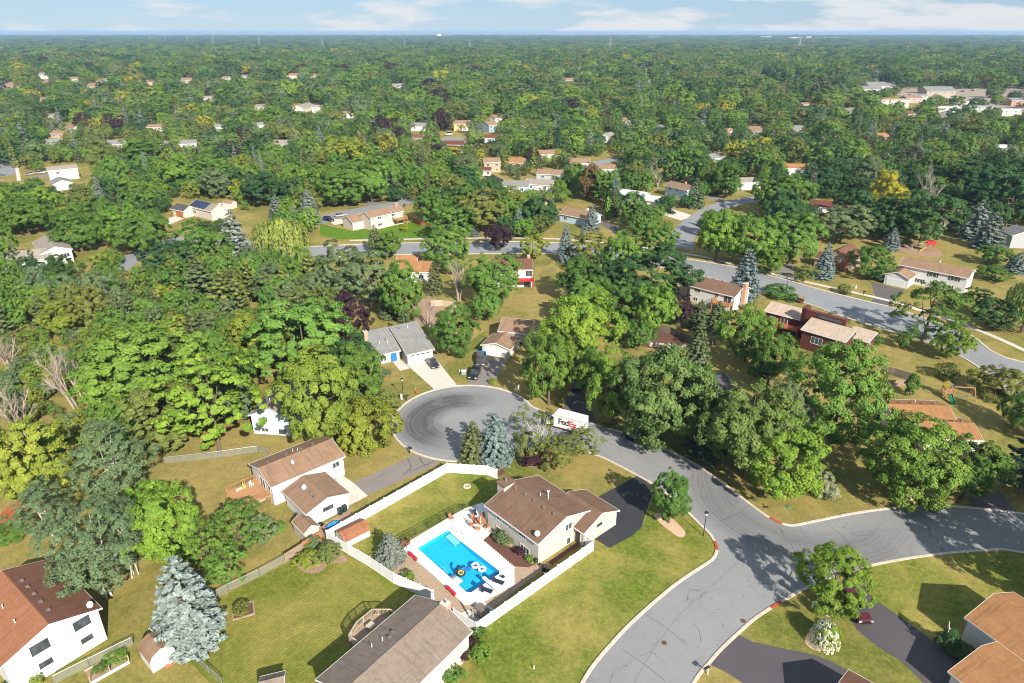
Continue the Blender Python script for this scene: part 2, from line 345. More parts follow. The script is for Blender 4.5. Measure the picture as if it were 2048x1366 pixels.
def cards_mesh(name, C, N, U, sw, sl, var, mat, quad=True):
    """leaf-sized faces: centre C, normal N, in-plane direction U, half width sw, half length sl"""
    n = len(C)
    N = N / np.maximum(np.linalg.norm(N, axis=1, keepdims=True), 1e-6)
    U = U - N * np.sum(U*N, axis=1, keepdims=True); U = U / np.maximum(np.linalg.norm(U, axis=1, keepdims=True), 1e-6)
    V = np.cross(N, U); sw = np.asarray(sw).reshape(-1,1)*np.ones((n,1)); sl = np.asarray(sl).reshape(-1,1)*np.ones((n,1))
    k = 4
    co = np.empty((n, k, 3), np.float32)
    co[:,0] = C - U*sl; co[:,1] = C + V*sw - U*sl*0.1 + N*sw*0.25; co[:,2] = C + U*sl; co[:,3] = C - V*sw - U*sl*0.1 + N*sw*0.25
    me = bpy.data.meshes.new(name); me.vertices.add(n*k); me.vertices.foreach_set('co', co.ravel())
    me.loops.add(n*k); me.loops.foreach_set('vertex_index', np.arange(n*k, dtype=np.int32))
    me.polygons.add(n); me.polygons.foreach_set('loop_start', np.arange(0, n*k, k, dtype=np.int32)); me.polygons.foreach_set('loop_total', np.full(n, k, np.int32))
    me.materials.append(mat); me.update(calc_edges=True)
    a = me.attributes.new('v', 'FLOAT', 'POINT'); a.data.foreach_set('value', np.repeat(np.asarray(var, np.float32), k))
    return me
def unit(rg, n):
    v = rg.normal(size=(n,3)); return v / np.linalg.norm(v, axis=1, keepdims=True)
def blob_tree(name, seed, h=10., r=4.5, z0=0.22, lobes=22, lr=(0.26,0.40), sub=9, leaves=26, ls=0.34, top=0.8, flat=1.0, gap=0.0, upright=0.0, mat='leaf', bark='bark', trunkr=0.2, stems=1, limbs=7, ragged=0.16, lf=1.55):
    rg = np.random.default_rng(seed)
    zc = h*(z0 + (1-z0)*0.47); hz = h*(1-z0)*0.5
    leaves = int(leaves*lf); ls = ls*lf**-.62; L = []; tries = 0
    while len(L) < lobes and tries < 4000:
        tries += 1
        d = unit(rg, 1)[0]; d[2] = d[2]*0.95 + 0.06
        rad = rg.uniform(0.42, 0.93)
        e = d*rad; zf = e[2]
        shrink = 1.0 - max(0, zf)**1.6*(1-top) - max(0, -zf)**1.6*0.5
        p = np.array([e[0]*r*shrink, e[1]*r*shrink, zc + e[2]*hz])
        q = rg.uniform(*lr)*r
        if all(np.linalg.norm((p-o)[:3]*np.array([1,1,0.9])) > 0.52*(q+s) for o, s in L): L.append((p, q))
    C=[];N=[];U=[];S=[];V=[]
    for p, q in L:
        vl = rg.uniform(0.2, 0.8)
        out = p - np.array([0,0,zc]); out = out/(np.linalg.norm(out)+1e-6)
        ns = int(sub*(q/(0.33*r))**2)+2
        sd_ = unit(rg, ns*3); sc = sd_@out + 0.55*sd_[:,2]; sd_ = sd_[np.argsort(-sc)][:int(ns*1.6)]; rg.shuffle(sd_); sd_ = sd_[:ns]
        for s_ in sd_:
            if rg.random() < gap: continue
            cpt = p + s_*q*np.array([1,1,flat])*rg.uniform(0.72, 1.0+ragged)
            sr = q*rg.uniform(0.30, 0.50)
            m_ = int(leaves*rg.uniform(0.7,1.3)); dd = unit(rg, m_)
            dd = np.where((dd@(s_*0.6+out*0.3+np.array([0,0,0.35])))[:,None] < -0.25, -dd, dd)
            rr = sr*rg.uniform(0.55, 1.1, size=(m_,1))
            pos = cpt + dd*rr*np.array([1,1,0.75*flat+upright])
            nn = dd*0.75 + s_*0.35 + out*0.25 + np.array([0,0,0.35]) + rg.normal(size=(m_,3))*0.42
            C.append(pos); N.append(nn); U.append(rg.normal(size=(m_,3)) + np.array([0,0,0.4+upright*2])); S.append(ls*rg.uniform(0.6,1.25,size=m_))
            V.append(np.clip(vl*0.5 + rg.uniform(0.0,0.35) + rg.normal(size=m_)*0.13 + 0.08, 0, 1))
    C=np.concatenate(C);N=np.concatenate(N);U=np.concatenate(U);S=np.concatenate(S);V=np.concatenate(V)
    C[:,2] = np.maximum(C[:,2], h*0.03)
    C = C/np.array([r,r,h]); # crown in unit radius / unit height
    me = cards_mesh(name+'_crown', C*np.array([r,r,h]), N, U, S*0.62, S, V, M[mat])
    co = np.empty(len(me.vertices)*3, np.float32); me.vertices.foreach_get('co', co); co = co.reshape(-1,3)/np.array([r,r,h]); me.vertices.foreach_set('co', co.astype(np.float32).ravel()); me.update()
    tb = MB(); rs = random.Random(seed)
    for s_ in range(stems):
        bx, by = (0,0) if stems == 1 else (rs.uniform(-.5,.5), rs.uniform(-.5,.5))
        tx, ty = (rs.uniform(-.3,.3), rs.uniform(-.3,.3)) if stems == 1 else (rs.uniform(-1,1)*r*.4, rs.uniform(-1,1)*r*.4)
        fork = Vector((bx+(tx-bx)*.45, by+(ty-by)*.45, h*(z0+0.12))); tip = Vector((tx, ty, h*0.86))
        tb.tube((bx,by,-0.1), (bx,by,h*0.04), trunkr*1.5/stems**.3, trunkr*1.1/stems**.3, 7); tb.tube((bx,by,h*0.04), fork, trunkr*1.1/stems**.3, trunkr*.8/stems**.3, 7); tb.tube(fork, tip, trunkr*.75/stems**.3, trunkr*.15, 6)
        for k in range(limbs):
            p, q = L[rs.randrange(len(L))]; a = fork.lerp(tip, rs.uniform(0,.6)); mid = a.lerp(Vector(p), .5) + Vector((0,0,-0.2))
            tb.tube(a, mid, trunkr*.42, trunkr*.26, 5, cap=False); tb.tube(mid, Vector(p)+Vector((0,0,q*.5)), trunkr*.26, trunkr*.08, 5, cap=False)
    tb.v = [(x/r, y/r, z/h) for x,y,z in tb.v]
    return me, tb.mesh(name+'_trunk', M[bark])
def conifer(name, seed, h=12., r=3.3, tiers=17, per=13, z0=0.03, ls=0.2, taper=0.60, droop=0.16, n=10000, mat='needle', irregular=0.12, layer=0.7):
    """tufts of needles on whorls of drooping boughs with upturned tips"""
    rg = np.random.default_rng(seed)
    zf = z0 + (1-z0)*(1-np.sqrt(rg.uniform(0,1,n))); k = np.floor(zf*tiers).astype(int)
    zw = (k+0.5)/tiers; zf = zf*(1-layer) + zw*layer
    nb = np.maximum(5, (per*(1-zf)**.5).astype(int)); bi = np.floor(rg.uniform(0,1,n)*nb).astype(int)
    hsh = np.sin(k*12.9898 + bi*78.233 + seed)*43758.5453; hsh = hsh-np.floor(hsh); hs2 = hsh*17.3-np.floor(hsh*17.3)
    f = rg.uniform(0.18,1,n)**0.62
    a = 2*np.pi*(bi + 0.5*hs2)/nb + k*0.77 + rg.normal(size=n)*0.20*(1.25-f)
    R_ = r*np.power(np.maximum(1-zf,0.0),taper)*(1-irregular+2*irregular*hsh) + 0.10
    d = np.stack([np.cos(a), np.sin(a), np.zeros(n)],1); sd_ = np.stack([-np.sin(a), np.cos(a), np.zeros(n)],1)
    z = zf*h + (hs2-.5)*h/tiers*.6 - droop*R_*f + 0.20*R_*f**3 + rg.normal(size=n)*0.07
    C = d*(R_*f)[:,None]; C[:,2] = np.clip(z, .08, h)
    N = np.array([0,0,.9]) + d*0.8 + rg.normal(size=(n,3))*0.5; U = d + sd_*rg.normal(size=(n,1))*.6 + np.array([0,0,.25])
    V = np.clip(-.05+.5*hsh + .45*f*f + rg.uniform(-.15,.22,n), 0, 1); S = ls*rg.uniform(.65,1.35,n)  # inner shade put into the needle tint: darker towards the trunk, plus random tone
    tn = 60; C = np.concatenate([C, np.stack([rg.normal(size=tn)*.06, rg.normal(size=tn)*.06, h*rg.uniform(.92,1.0,tn)],1)]); N = np.concatenate([N, rg.normal(size=(tn,3))]); U = np.concatenate([U, np.tile([0,0,1.],(tn,1))]); V = np.concatenate([V, np.full(tn,.6)]); S = np.concatenate([S, np.full(tn, ls)])
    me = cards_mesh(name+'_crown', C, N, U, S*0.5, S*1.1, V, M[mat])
    co = np.empty(len(me.vertices)*3, np.float32); me.vertices.foreach_get('co', co); co = co.reshape(-1,3); co[:,2]=np.maximum(co[:,2],0.05); co = co/np.array([r,r,h]); me.vertices.foreach_set('co', co.astype(np.float32).ravel()); me.update()
    tb = MB(); tb.tube((0,0,-.1),(0,0,h*.5),.2,.13,7); tb.tube((0,0,h*.5),(0,0,h*.97),.13,.02,6)
    tb.v = [(x/r, y/r, z/h) for x,y,z in tb.v]
    return me, tb.mesh(name+'_trunk', M['bark'])
def willow(name, seed, h=12., r=6.):
    rg = np.random.default_rng(seed); C=[];N=[];U=[];S=[];V=[]
    for k in range(330):
        a = rg.uniform(0, 2*math.pi); rad = r*math.sqrt(rg.uniform(0.02,1))*0.95
        zt = h*(0.62+0.36*math.sqrt(max(0,1-(rad/r)**2)))*rg.uniform(.9,1.02)
        ln = rg.uniform(0.35,0.8)*zt if rad > r*.6 else rg.uniform(.12,.4)*zt
        vl = rg.uniform(.2,.9); n = int(ln/0.3)+2
        for i in range(n):
            z = zt - ln*i/n; C.append(np.array([math.cos(a)*(rad+.12*i/n*r*.2), math.sin(a)*(rad+.12*i/n*r*.2), z]) + rg.normal(size=3)*.13)
            N.append(np.array([math.cos(a),math.sin(a),.5])+rg.normal(size=3)*.4); U.append(np.array([0,0,-1.])+rg.normal(size=3)*.2); S.append(rg.uniform(.3,.5)); V.append(np.clip(vl*.7+rg.uniform(0,.3),0,1))
    me = cards_mesh(name+'_crown', np.array(C), np.array(N), np.array(U), np.array(S)*.36, np.array(S), V, M['leaf'])
    co = np.empty(len(me.vertices)*3, np.float32); me.vertices.foreach_get('co', co); co = co.reshape(-1,3)/np.array([r,r,h]); me.vertices.foreach_set('co', co.astype(np.float32).ravel()); me.update()
    tb = MB(); tb.tube((0,0,-.1),(0,0,h*.4),.42,.3,7)
    for k in range(7): a = k*.9; tb.tube((0,0,h*.38),(math.cos(a)*r*.5,math.sin(a)*r*.5,h*.75),.2,.06,5)
    tb.v = [(x/r, y/r, z/h) for x,y,z in tb.v]; return me, tb.mesh(name+'_trunk', M['bark'])
def bare(name, seed, h=11., r=4., stems=2):
    rs = random.Random(seed); br = MB(); tk = MB()
    def grow(p, d, L, rad, dep):
        q = p + d*L; (tk if dep == 0 else br).tube(p, q, rad, rad*.62, 6 if dep < 2 else 4, cap=False)
        if dep >= 4: return
        for k in range(rs.choice((3,4,4)) if dep else 6):
            f = rs.uniform(.35,1.0) if dep else rs.uniform(.3,1.0); a = rs.uniform(0,6.28); sp_ = rs.uniform(.35,.8)
            x = d.orthogonal().normalized(); y = d.cross(x)
            nd_ = (d + (x*math.cos(a)+y*math.sin(a))*sp_ + Vector((0,0,.12))).normalized()
            grow(p + d*L*f, nd_, L*rs.uniform(.45,.7)*(.85 if dep else .8), rad*.5*(1.2-f*.5), dep+1)
    for s_ in range(stems): grow(Vector((rs.uniform(-.3,.3)*(stems>1),rs.uniform(-.3,.3)*(stems>1),-.1)), Vector((rs.uniform(-.3,.3),rs.uniform(-.3,.3),1)).normalized(), h*.5, .19, 0)
    for mb in (br, tk): mb.v = [(x/r, y/r, z/h) for x,y,z in mb.v]
    return br.mesh(name+'_branches', M['deadb']), tk.mesh(name+'_trunk', M['deadb'])

PROTO = {}
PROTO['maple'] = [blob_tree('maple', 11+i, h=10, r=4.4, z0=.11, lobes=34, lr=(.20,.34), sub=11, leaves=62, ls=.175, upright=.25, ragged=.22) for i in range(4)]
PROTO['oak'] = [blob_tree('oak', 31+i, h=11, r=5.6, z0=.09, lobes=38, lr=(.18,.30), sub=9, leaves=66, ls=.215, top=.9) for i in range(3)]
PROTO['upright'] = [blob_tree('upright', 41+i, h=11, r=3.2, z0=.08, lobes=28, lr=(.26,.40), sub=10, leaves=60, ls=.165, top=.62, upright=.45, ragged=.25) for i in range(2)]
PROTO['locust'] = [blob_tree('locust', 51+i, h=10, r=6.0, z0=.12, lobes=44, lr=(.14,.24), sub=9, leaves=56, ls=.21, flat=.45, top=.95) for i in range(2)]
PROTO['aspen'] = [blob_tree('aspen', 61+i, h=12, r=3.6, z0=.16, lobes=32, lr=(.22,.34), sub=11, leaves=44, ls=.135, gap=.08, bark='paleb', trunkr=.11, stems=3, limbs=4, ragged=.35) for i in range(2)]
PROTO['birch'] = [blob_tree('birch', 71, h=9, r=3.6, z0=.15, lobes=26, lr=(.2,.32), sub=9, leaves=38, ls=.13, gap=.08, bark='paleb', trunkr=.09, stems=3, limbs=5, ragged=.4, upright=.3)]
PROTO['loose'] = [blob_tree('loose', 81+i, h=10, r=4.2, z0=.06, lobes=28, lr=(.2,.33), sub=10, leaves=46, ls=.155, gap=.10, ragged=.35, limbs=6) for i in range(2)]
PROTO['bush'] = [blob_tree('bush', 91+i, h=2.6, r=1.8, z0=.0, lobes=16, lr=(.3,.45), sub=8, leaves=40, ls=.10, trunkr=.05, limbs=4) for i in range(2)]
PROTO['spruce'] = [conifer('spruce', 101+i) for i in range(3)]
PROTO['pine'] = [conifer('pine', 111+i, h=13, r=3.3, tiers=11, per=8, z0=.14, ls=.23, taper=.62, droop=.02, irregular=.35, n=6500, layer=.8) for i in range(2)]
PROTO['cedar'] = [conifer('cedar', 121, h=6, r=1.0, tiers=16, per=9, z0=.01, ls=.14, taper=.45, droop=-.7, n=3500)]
PROTO['willow'] = [willow('willow', 131)]
PROTO['dead'] = [bare('dead', 141), bare('dead', 142, stems=3), bare('dead', 145, stems=1)]
TC = dict(g1=(.105,.200,.036), g2=(.17,.27,.034), g3=(.056,.125,.038), g4=(.140,.195,.084), y=(.36,.33,.03), yo=(.215,.265,.038), ol=(.160,.190,.046),
          pu=(.050,.023,.035), bs=(.172,.212,.186), bp=(.225,.255,.218), gs=(.110,.140,.058), as_=(.130,.188,.088), lim=(.168,.282,.036), rs=(.20,.12,.04), og=(.175,.240,.036), pale=(.27,.29,.17), bg=(.135,.240,.040), dk=(.038,.078,.044), wil=(.225,.275,.060), mo=(.140,.210,.056))
TREES = []                              # (x, y, radius) of trees already standing
KN = dict(maple='maple_tree', oak='oak_tree', upright='shade_tree', locust='locust_tree', aspen='aspen_tree', birch='birch_tree', loose='open_crowned_tree', bush='shrub',
          spruce='spruce_tree', pine='pine_tree', cedar='arborvitae', willow='willow_tree', dead='dead_tree')
KC = dict(bush='shrub')
rt = random.Random(5)
def plant(kind, col, x, y, h, r, label, group=None, name=None, idx=None, rz=None):
    ps = PROTO[kind]; cm, tm = ps[(idx if idx is not None else rt.randrange(len(ps))) % len(ps)]
    o = thing(name or KN[kind], label, KC.get(kind, 'tree'), (x, y, 0), rt.uniform(0, 6.28) if rz is None else rz, group)
    o.scale = (r, r, h)
    c = put('branches' if kind == 'dead' else 'crown' if kind != 'bush' else 'foliage', cm, o); t_ = put('trunk' if kind != 'bush' else 'stem', tm, o)
    b = TC[col]; j = rt.uniform(.88, 1.12); k = rt.uniform(.9, 1.1)
    c.color = (b[0]*j*k, b[1]*j, b[2]*j/k, 1)
    TREES.append((x, y, r)); return o
def tree_px(kind, col, bx, by, ty, w, label, group=None, **k):
    """base pixel, pixel row of the top, crown width in pixels -> a tree of real size standing on the ground"""
    g = G(bx, by); d = proj((g.x, g.y, 5))[2]; r = w/2*d/FPX
    if kind in ('spruce','pine','bush'): g = Vector((g.x*(1+r*.7/g.length), g.y*(1+r*.7/g.length), 0))     # the skirt's front edge was measured, not the trunk
    lo, hi = 0.3, 40.0
    for _ in range(30):
        m_ = (lo+hi)/2
        if proj((g.x, g.y + r*0.25, m_))[1] > ty: lo = m_
        else: hi = m_
    return plant(kind, col, g.x, g.y, lo, r, label, group, **k)
# ---------------------------------------------------------------- ground, roads, kerbs, drives
POOL = GP([(835.5,1097.5),(892,1063.5),(899,1062.8),(903,1068),(921.5,1083.5),(998.8,1142.8),(998.4,1148.6),(942.8,1185.7),(932.5,1184.8)])
POOL_C = sum(POOL, Vector())/len(POOL)
M['ground'] = grass('dry_lawn', (.145,.175,.030), (.36,.275,.095), (.34,.56), .06)
M['lawn_green'] = grass('green_lawn', (.135,.195,.022), (.36,.295,.085), (.40,.62), .095)
M['lawn_bright'] = grass('watered_lawn', (.115,.235,.02), (.17,.25,.03), (.50,.8), .10, (R(-60), .9, .35))
M['lawn_stripe'] = grass('mown_striped_lawn', (.165,.205,.025), (.37,.30,.085), (.40,.64), .10, (R(49), .75, .42))
M['lawn_tan'] = grass('tan_lawn', (.17,.18,.035), (.36,.275,.10), (.30,.52), .09)
gm = MB()
NX0, NX1, NY0, NY1 = -400.0, 400.0, -200.0, 700.0
XS = [-60000,-8000,-2000,NX0,NX1,2000,8000,60000]; YS = [-8000,-1500,NY0,NY1,2500,8000,60000]
for i in range(len(XS)-1):
    for j in range(len(YS)-1):
        if i == 3 and j == 2: continue
        gm.quad((XS[i],YS[j],0),(XS[i+1],YS[j],0),(XS[i+1],YS[j+1],0),(XS[i],YS[j+1],0))
base = len(gm.v); outer = [Vector((NX0,NY0,0)),Vector((NX1,NY0,0)),Vector((NX1,NY1,0)),Vector((NX0,NY1,0))]
near = [Vector((-60,20,0)),Vector((60,20,0)),Vector((60,200,0)),Vector((-60,200,0))]
for k in range(4): gm.quad(outer[k], outer[(k+1)%4], near[(k+1)%4], near[k])
fl = near + POOL; b0 = len(gm.v); gm.v += [tuple(p) for p in fl]
for t_ in tessellate_polygon([near, POOL]):
    a, b, c = (fl[i] for i in t_); t_ = t_ if (b-a).cross(c-a).z > 0 else (t_[0],t_[2],t_[1])
    gm.f.append([b0+i for i in t_]); gm.m.append(0)
tag(gm.obj('ground', M['ground']), kind='structure')

def ribbon(name, pts, width, mat, z):
    P_ = smooth_line(pts, 6); L_ = []; R_ = []
    for i, p in enumerate(P_):
        d = (P_[min(i+1,len(P_)-1)] - P_[max(i-1,0)]).normalized(); n = Vector((-d.y, d.x))
        L_.append(p+n*width/2); R_.append(p-n*width/2)
    mb = MB()
    for i in range(len(P_)-1): mb.quad((*R_[i],z),(*R_[i+1],z),(*L_[i+1],z),(*L_[i],z))
    tag(mb.obj(name, mat), kind='structure'); return L_, R_
KERB_N = [0]
def kerb(line, side=1, seg=2.0, w=0.42, h=0.13, parent=None, red_at=(), name='kerb'):
    """kerb stones laid end to end along a road edge, tops slightly uneven"""
    root = parent or tag(bpy.data.objects.new(name, None), kind='structure')
    if parent is None: COL.objects.link(root)
    stones = []; acc = 0; cur = [line[0]]; rs = random.Random(len(line))
    def stone(c):
        mb = MB(); hh = h + rs.uniform(-.008,.008); q = []; n = len(c)
        for i, p in enumerate(c):
            d = (c[min(i+1,n-1)] - c[max(i-1,0)]).normalized(); nn = Vector((-d.y,d.x))*side
            a = p; b = p + nn*w
            q += [(a.x,a.y,-.05),(a.x,a.y,hh*.75),(a.x+nn.x*.09,a.y+nn.y*.09,hh),(b.x,b.y,hh),(b.x,b.y,-.05)]
        fs = []
        for i in range(n-1):
            for k in range(4):
                f = (i*5+k, (i+1)*5+k, (i+1)*5+k+1, i*5+k+1); fs.append(f if side < 0 else f[::-1])
        fs += [(0,1,2,3,4), tuple((n-1)*5+k for k in (4,3,2,1,0))]
        mb.add(q, fs); mid = c[len(c)//2]
        stones.append((mid, mb.obj('kerb_stone', M['kerb'], root)))
    for a, b in zip(line[:-1], line[1:]):
        d = b - a; L_ = d.length
        if L_ < 1e-4: continue
        t0 = 0
        while acc + (L_-t0) >= seg:
            t0 += seg - acc; p = a + d*(t0/L_); cur.append(p - d.normalized()*.015); stone(cur); cur = [p + d.normalized()*.015]; acc = 0
        acc += L_-t0; cur.append(b)
    if len(cur) > 1 and acc > .5: stone(cur)
    for r_ in red_at: min(stones, key=lambda q: (q[0]-Vector(r_[:2])).length)[1].data.materials[0] = M['redmark']
    return root

# the near street: one outline of asphalt with the turning circle
CUL = Vector((-8.68, 109.76)); CULR = 13.3
v2 = lambda pts: [G(x,y).to_2d() for x,y in pts]
left_low = smooth_line([Vector((-2,36)), Vector((2.2,42))] + v2([(1169,1366),(1234.5,1281),(1288,1227.5),(1341.5,1181),(1378,1154),(1412,1132),(1430,1118),(1437,1100),(1432,1083),(1420,1065),(1402,1048),(1371,1018),(1322,977),(1280,952),(1219,920),(1190,908),(1150,896),(1110,892),(1060,896),(1018,906)]), 5)
a0 = math.atan2(left_low[-1].y-CUL.y, left_low[-1].x-CUL.x); pe = G(1058,812).to_2d(); a1 = math.atan2(pe.y-CUL.y, pe.x-CUL.x)
na = 44; span = (a1 - a0) % (2*math.pi); span = span - 2*math.pi
arc = [CUL + CULR*Vector((math.cos(a0+span*k/na), math.sin(a0+span*k/na))) for k in range(1, na)]
right_top = smooth_line([arc[-1]] + v2([(1064,815),(1105,830),(1172,845),(1200,854),(1250,868),(1291,881),(1327,898.7),(1392.4,931.5),(1448.6,971.3),(1490.8,1004),(1526,1030),(1545,1041),(1561,1048.5),(1580,1053),(1597,1052),(1631,1045),(1714.5,1028.3),(1806.6,1016.5),(1887,1014.4),(1976,1021),(2047,1030)]) + [Vector((95,77.5)), Vector((130,62))], 5)[1:]
right_low = smooth_line([Vector((128,52)), Vector((92,66.5))] + v2([(2047,1104),(1970,1099.7),(1916.6,1102.6),(1857,1108.6),(1797.7,1117.5),(1738,1129.4),(1660,1153),(1604.6,1177),(1587,1186),(1542,1212),(1505,1236.6),(1473.8,1264),(1438.6,1297),(1413,1326.5),(1384,1363.6)]) + [Vector((9.2,40)), Vector((6.0,33))], 5)
outline = left_low + arc + right_top + right_low
# asphalt with round tyre scuffs in the turning circle and sweeping ones at the corner
m_, t_, b_, col_ = asphalt('street_asphalt', (.258,.259,.260), True, .30)
p_ = wpos(t_)
def scuff(t, p, cx, cy, r0, r1, ang, amp, colr):
    sb = nd(t, 'ShaderNodeVectorMath', operation='SUBTRACT'); t.links.new(p, sb.inputs[0]); sb.inputs[1].default_value = (cx, cy, 0.03)
    ln = nd(t, 'ShaderNodeVectorMath', operation='LENGTH'); t.links.new(sb.outputs[0], ln.inputs[0])
    wob = noise(t, .12, 3, .5, p); wm = nd(t, 'ShaderNodeMath', operation='MULTIPLY_ADD'); t.links.new(wob, wm.inputs[0]); wm.inputs[1].default_value = 2.4; t.links.new(ln.outputs['Value'], wm.inputs[2])
    cbm = nd(t, 'ShaderNodeCombineXYZ'); t.links.new(wm.outputs[0], cbm.inputs[0])
    rings = ramp(t, noise(t, 1.7, 7, .85, cbm.outputs[0]), .42, .60)
    lo = ramp(t, ln.outputs['Value'], r0-1.6, r0+1.6); hi = ramp(t, ln.outputs['Value'], r1+1.3, r1-1.3)
    dt = nd(t, 'ShaderNodeVectorMath', operation='NORMALIZE'); t.links.new(sb.outputs[0], dt.inputs[0])
    dd = nd(t, 'ShaderNodeVectorMath', operation='DOT_PRODUCT'); t.links.new(dt.outputs[0], dd.inputs[0]); dd.inputs[1].default_value = (math.cos(ang), math.sin(ang), 0)
    an = ramp(t, dd.outputs['Value'], -.45, .5); patch = ramp(t, noise(t, .25, 4, .6, p), .05, .45); ra_ = nd(t, 'ShaderNodeMapRange', ins={1: 0, 2: 1, 3: .45, 4: 1.0}); t.links.new(rings, ra_.inputs[0]); rings = ra_.outputs[0]
    cur = None
    for s_ in (rings, lo, hi, an, patch):
        if cur is None: cur = s_; continue
        mm = nd(t, 'ShaderNodeMath', operation='MULTIPLY'); t.links.new(cur, mm.inputs[0]); t.links.new(s_, mm.inputs[1]); cur = mm.outputs[0]
    mm = nd(t, 'ShaderNodeMath', operation='MULTIPLY'); t.links.new(cur, mm.inputs[0]); mm.inputs[1].default_value = amp
    return mixc(t, mm.outputs[0], colr, (.030,.030,.032))
col_ = scuff(t_, p_, -9.6, 109.4, 4.4, 10.6, R(160), 1.0, col_)
k1 = G(1600,985); col_ = scuff(t_, p_, k1.x, k1.y, 10.0, 17.0, R(232), .5, col_)
# oil drips: small round blots in loose groups
vo_ = nd(t_, 'ShaderNodeTexVoronoi', ins={'Scale': 1.1, 'Randomness': 1.0}); t_.links.new(p_, vo_.inputs['Vector']); sp_ = ramp(t_, vo_.outputs['Distance'], .15, .09); gt_ = ramp(t_, noise(t_, .11, 3, .55, p_), .52, .60)
mm_ = nd(t_, 'ShaderNodeMath', operation='MULTIPLY'); t_.links.new(sp_, mm_.inputs[0]); t_.links.new(gt_, mm_.inputs[1]); m2_ = nd(t_, 'ShaderNodeMath', operation='MULTIPLY'); t_.links.new(mm_.outputs[0], m2_.inputs[0]); m2_.inputs[1].default_value = .7; col_ = mixc(t_, m2_.outputs[0], col_, (.09,.09,.095))
t_.links.new(col_, b_.inputs['Base Color']); M['street'] = m_
M['street2'] = asphalt('collector_asphalt', (.255,.262,.272), True, .22)[0]; M['drive'] = asphalt('driveway_asphalt', (.125,.112,.112), True, .3)[0]
M['drive_new'] = asphalt('sealed_driveway', (.045,.046,.052), False, .2)[0]; M['drive_old'] = asphalt('cracked_driveway', (.235,.205,.185), True, .3, .28)[0]
M['drive_purple'] = asphalt('worn_driveway', (.095,.085,.092), False, .5)[0]
sheet('street', outline, M['street'], .03)
kerb(left_low, side=1, red_at=(G(1437,1100),)); kerb(arc + right_top, side=1, red_at=(G(1563,1050),)); kerb(right_low, side=1, red_at=(G(1535,1216),))

# the wider street behind, its side street and the roads further off
far_e = v2([(560,497),(700,490),(796,487),(872,485.7),(1028,484),(1116,486.5),(1230,497),(1376,519),(1461,533),(1525,548),(1581,563),(1640,580),(1740,605),(1784,616),(1850,638),(1939,671),(2048,726)]) + [Vector((150,122))]
near_e = v2([(560,521),(700,512),(796,509),(872,508),(1028,507),(1116,508),(1230,519),(1390,548),(1500,578),(1613,606),(1678,630),(1780,661),(1871,690),(1929,716),(1968,740),(2013,765),(2048,793)]) + [Vector((128,104))]
fs_, ns_ = smooth_line(far_e, 5), smooth_line(near_e, 5)
sheet('collector_street', ns_ + fs_[::-1], M['street2'], .03); kerb(fs_, side=1, seg=9.0, w=.5); kerb(ns_, side=-1, seg=9.0, w=.5)
for nm, pts, w_ in (('side_street', [(1362,497),(1366,470),(1395,440),(1440,413),(1500,400),(1580,392)], 8.5), ('upper_left_street', [(630,448),(650,436),(735,418),(840,399),(900,391)], 8.5),
                ('crossing_street', [(870,279),(905,278),(940,278)], 13), ('back_street', [(1150,333),(1195,326),(1240,318)], 9), ('left_edge_street', [(-20,352),(10,347),(14,320),(0,300)], 10), ('lane_behind_woods', [(590,508),(480,487),(400,478),(330,486),(260,520),(205,560),(150,590)], 7.5)):
    ribbon(nm, v2(pts), w_, M['street2'], .035)
for nm, pts, w_ in (('sidewalk', [(700,481),(796,479),(872,477.5),(1025,476),(1121,478.4),(1230,488),(1367,507),(1421,517),(1513,540),(1626,567),(1707,585),(1783,603),(1850,624),(1922,647),(1990,674),(2060,706)], 1.5), ('left_sidewalk', [(38,362),(33,335),(22,312)], 1.6)):
    ribbon(nm, v2(pts), w_, M['concrete'], .04)
def area(name, px, mat, z=.02, sm=False): return sheet(name, smooth_line(v2(px), 4, True) if sm else v2(px), M[mat], z)
area('driveway', [(1186,1076),(1219,1096),(1262,1073),(1283,1055),(1291,1026),(1297,1008),(1312,978),(1276,951),(1190,997)], 'drive_new')
area('driveway', [(706,966),(828,909.5),(884,925),(734,991)], 'drive_old'); area('concrete_pad', [(672,959),(687,952),(707,966),(736,992),(697,1012)], 'concrete', .024)
area('driveway', [(813,729),(871,781),(916,773),(869,714)], 'concrete'); area('front_walk', [(784,722),(800,742),(820,737),(811,728),(800,719)], 'concrete', .024)
area('driveway', [(968,712),(938,760),(936,772),(982,773),(1000,745),(1016,720)], 'drive_old'); area('driveway', [(1126,822),(1140,775),(1162,770),(1197,853)], 'drive')
area('driveway', [(1475,1268),(1505,1283.5),(1548,1293),(1595,1303),(1634,1311),(1673,1328),(1741,1367),(1760,1400),(1500,1400),(1485,1366),(1448,1342),(1419,1329),(1440,1296)], 'drive_purple')
area('driveway', [(1686,1150),(1715,1140),(1738,1189),(1872,1287),(1930,1330),(1960,1400),(1880,1400),(1806,1325),(1750,1290),(1714,1260),(1702,1239),(1685,1218)], 'drive_purple')
area('driveway', [(1937,994),(1997,982),(2036,1026),(1943,1015)], 'drive'); area('driveway', [(1742,564),(1808,580),(1787,606),(1779,616),(1740,607),(1750,591)], 'drive')
area('driveway', [(1565,526),(1594,534),(1583,564),(1549,556)], 'drive_old'); area('driveway', [(1328,420),(1339,416),(1388,432),(1362,441),(1326,430)], 'concrete')
area('driveway', [(1405,393),(1420,390),(1460,402),(1440,409)], 'drive_old'); area('driveway', [(1196,446),(1213,443),(1262,466),(1240,472)], 'drive')
area('driveway', [(323,442),(350,432),(368,437),(340,449)], 'concrete'); area('driveway', [(655,440),(690,437),(700,446),(668,450)], 'concrete'); area('driveway', [(965,352),(985,349),(1012,362),(990,366)], 'drive_new')
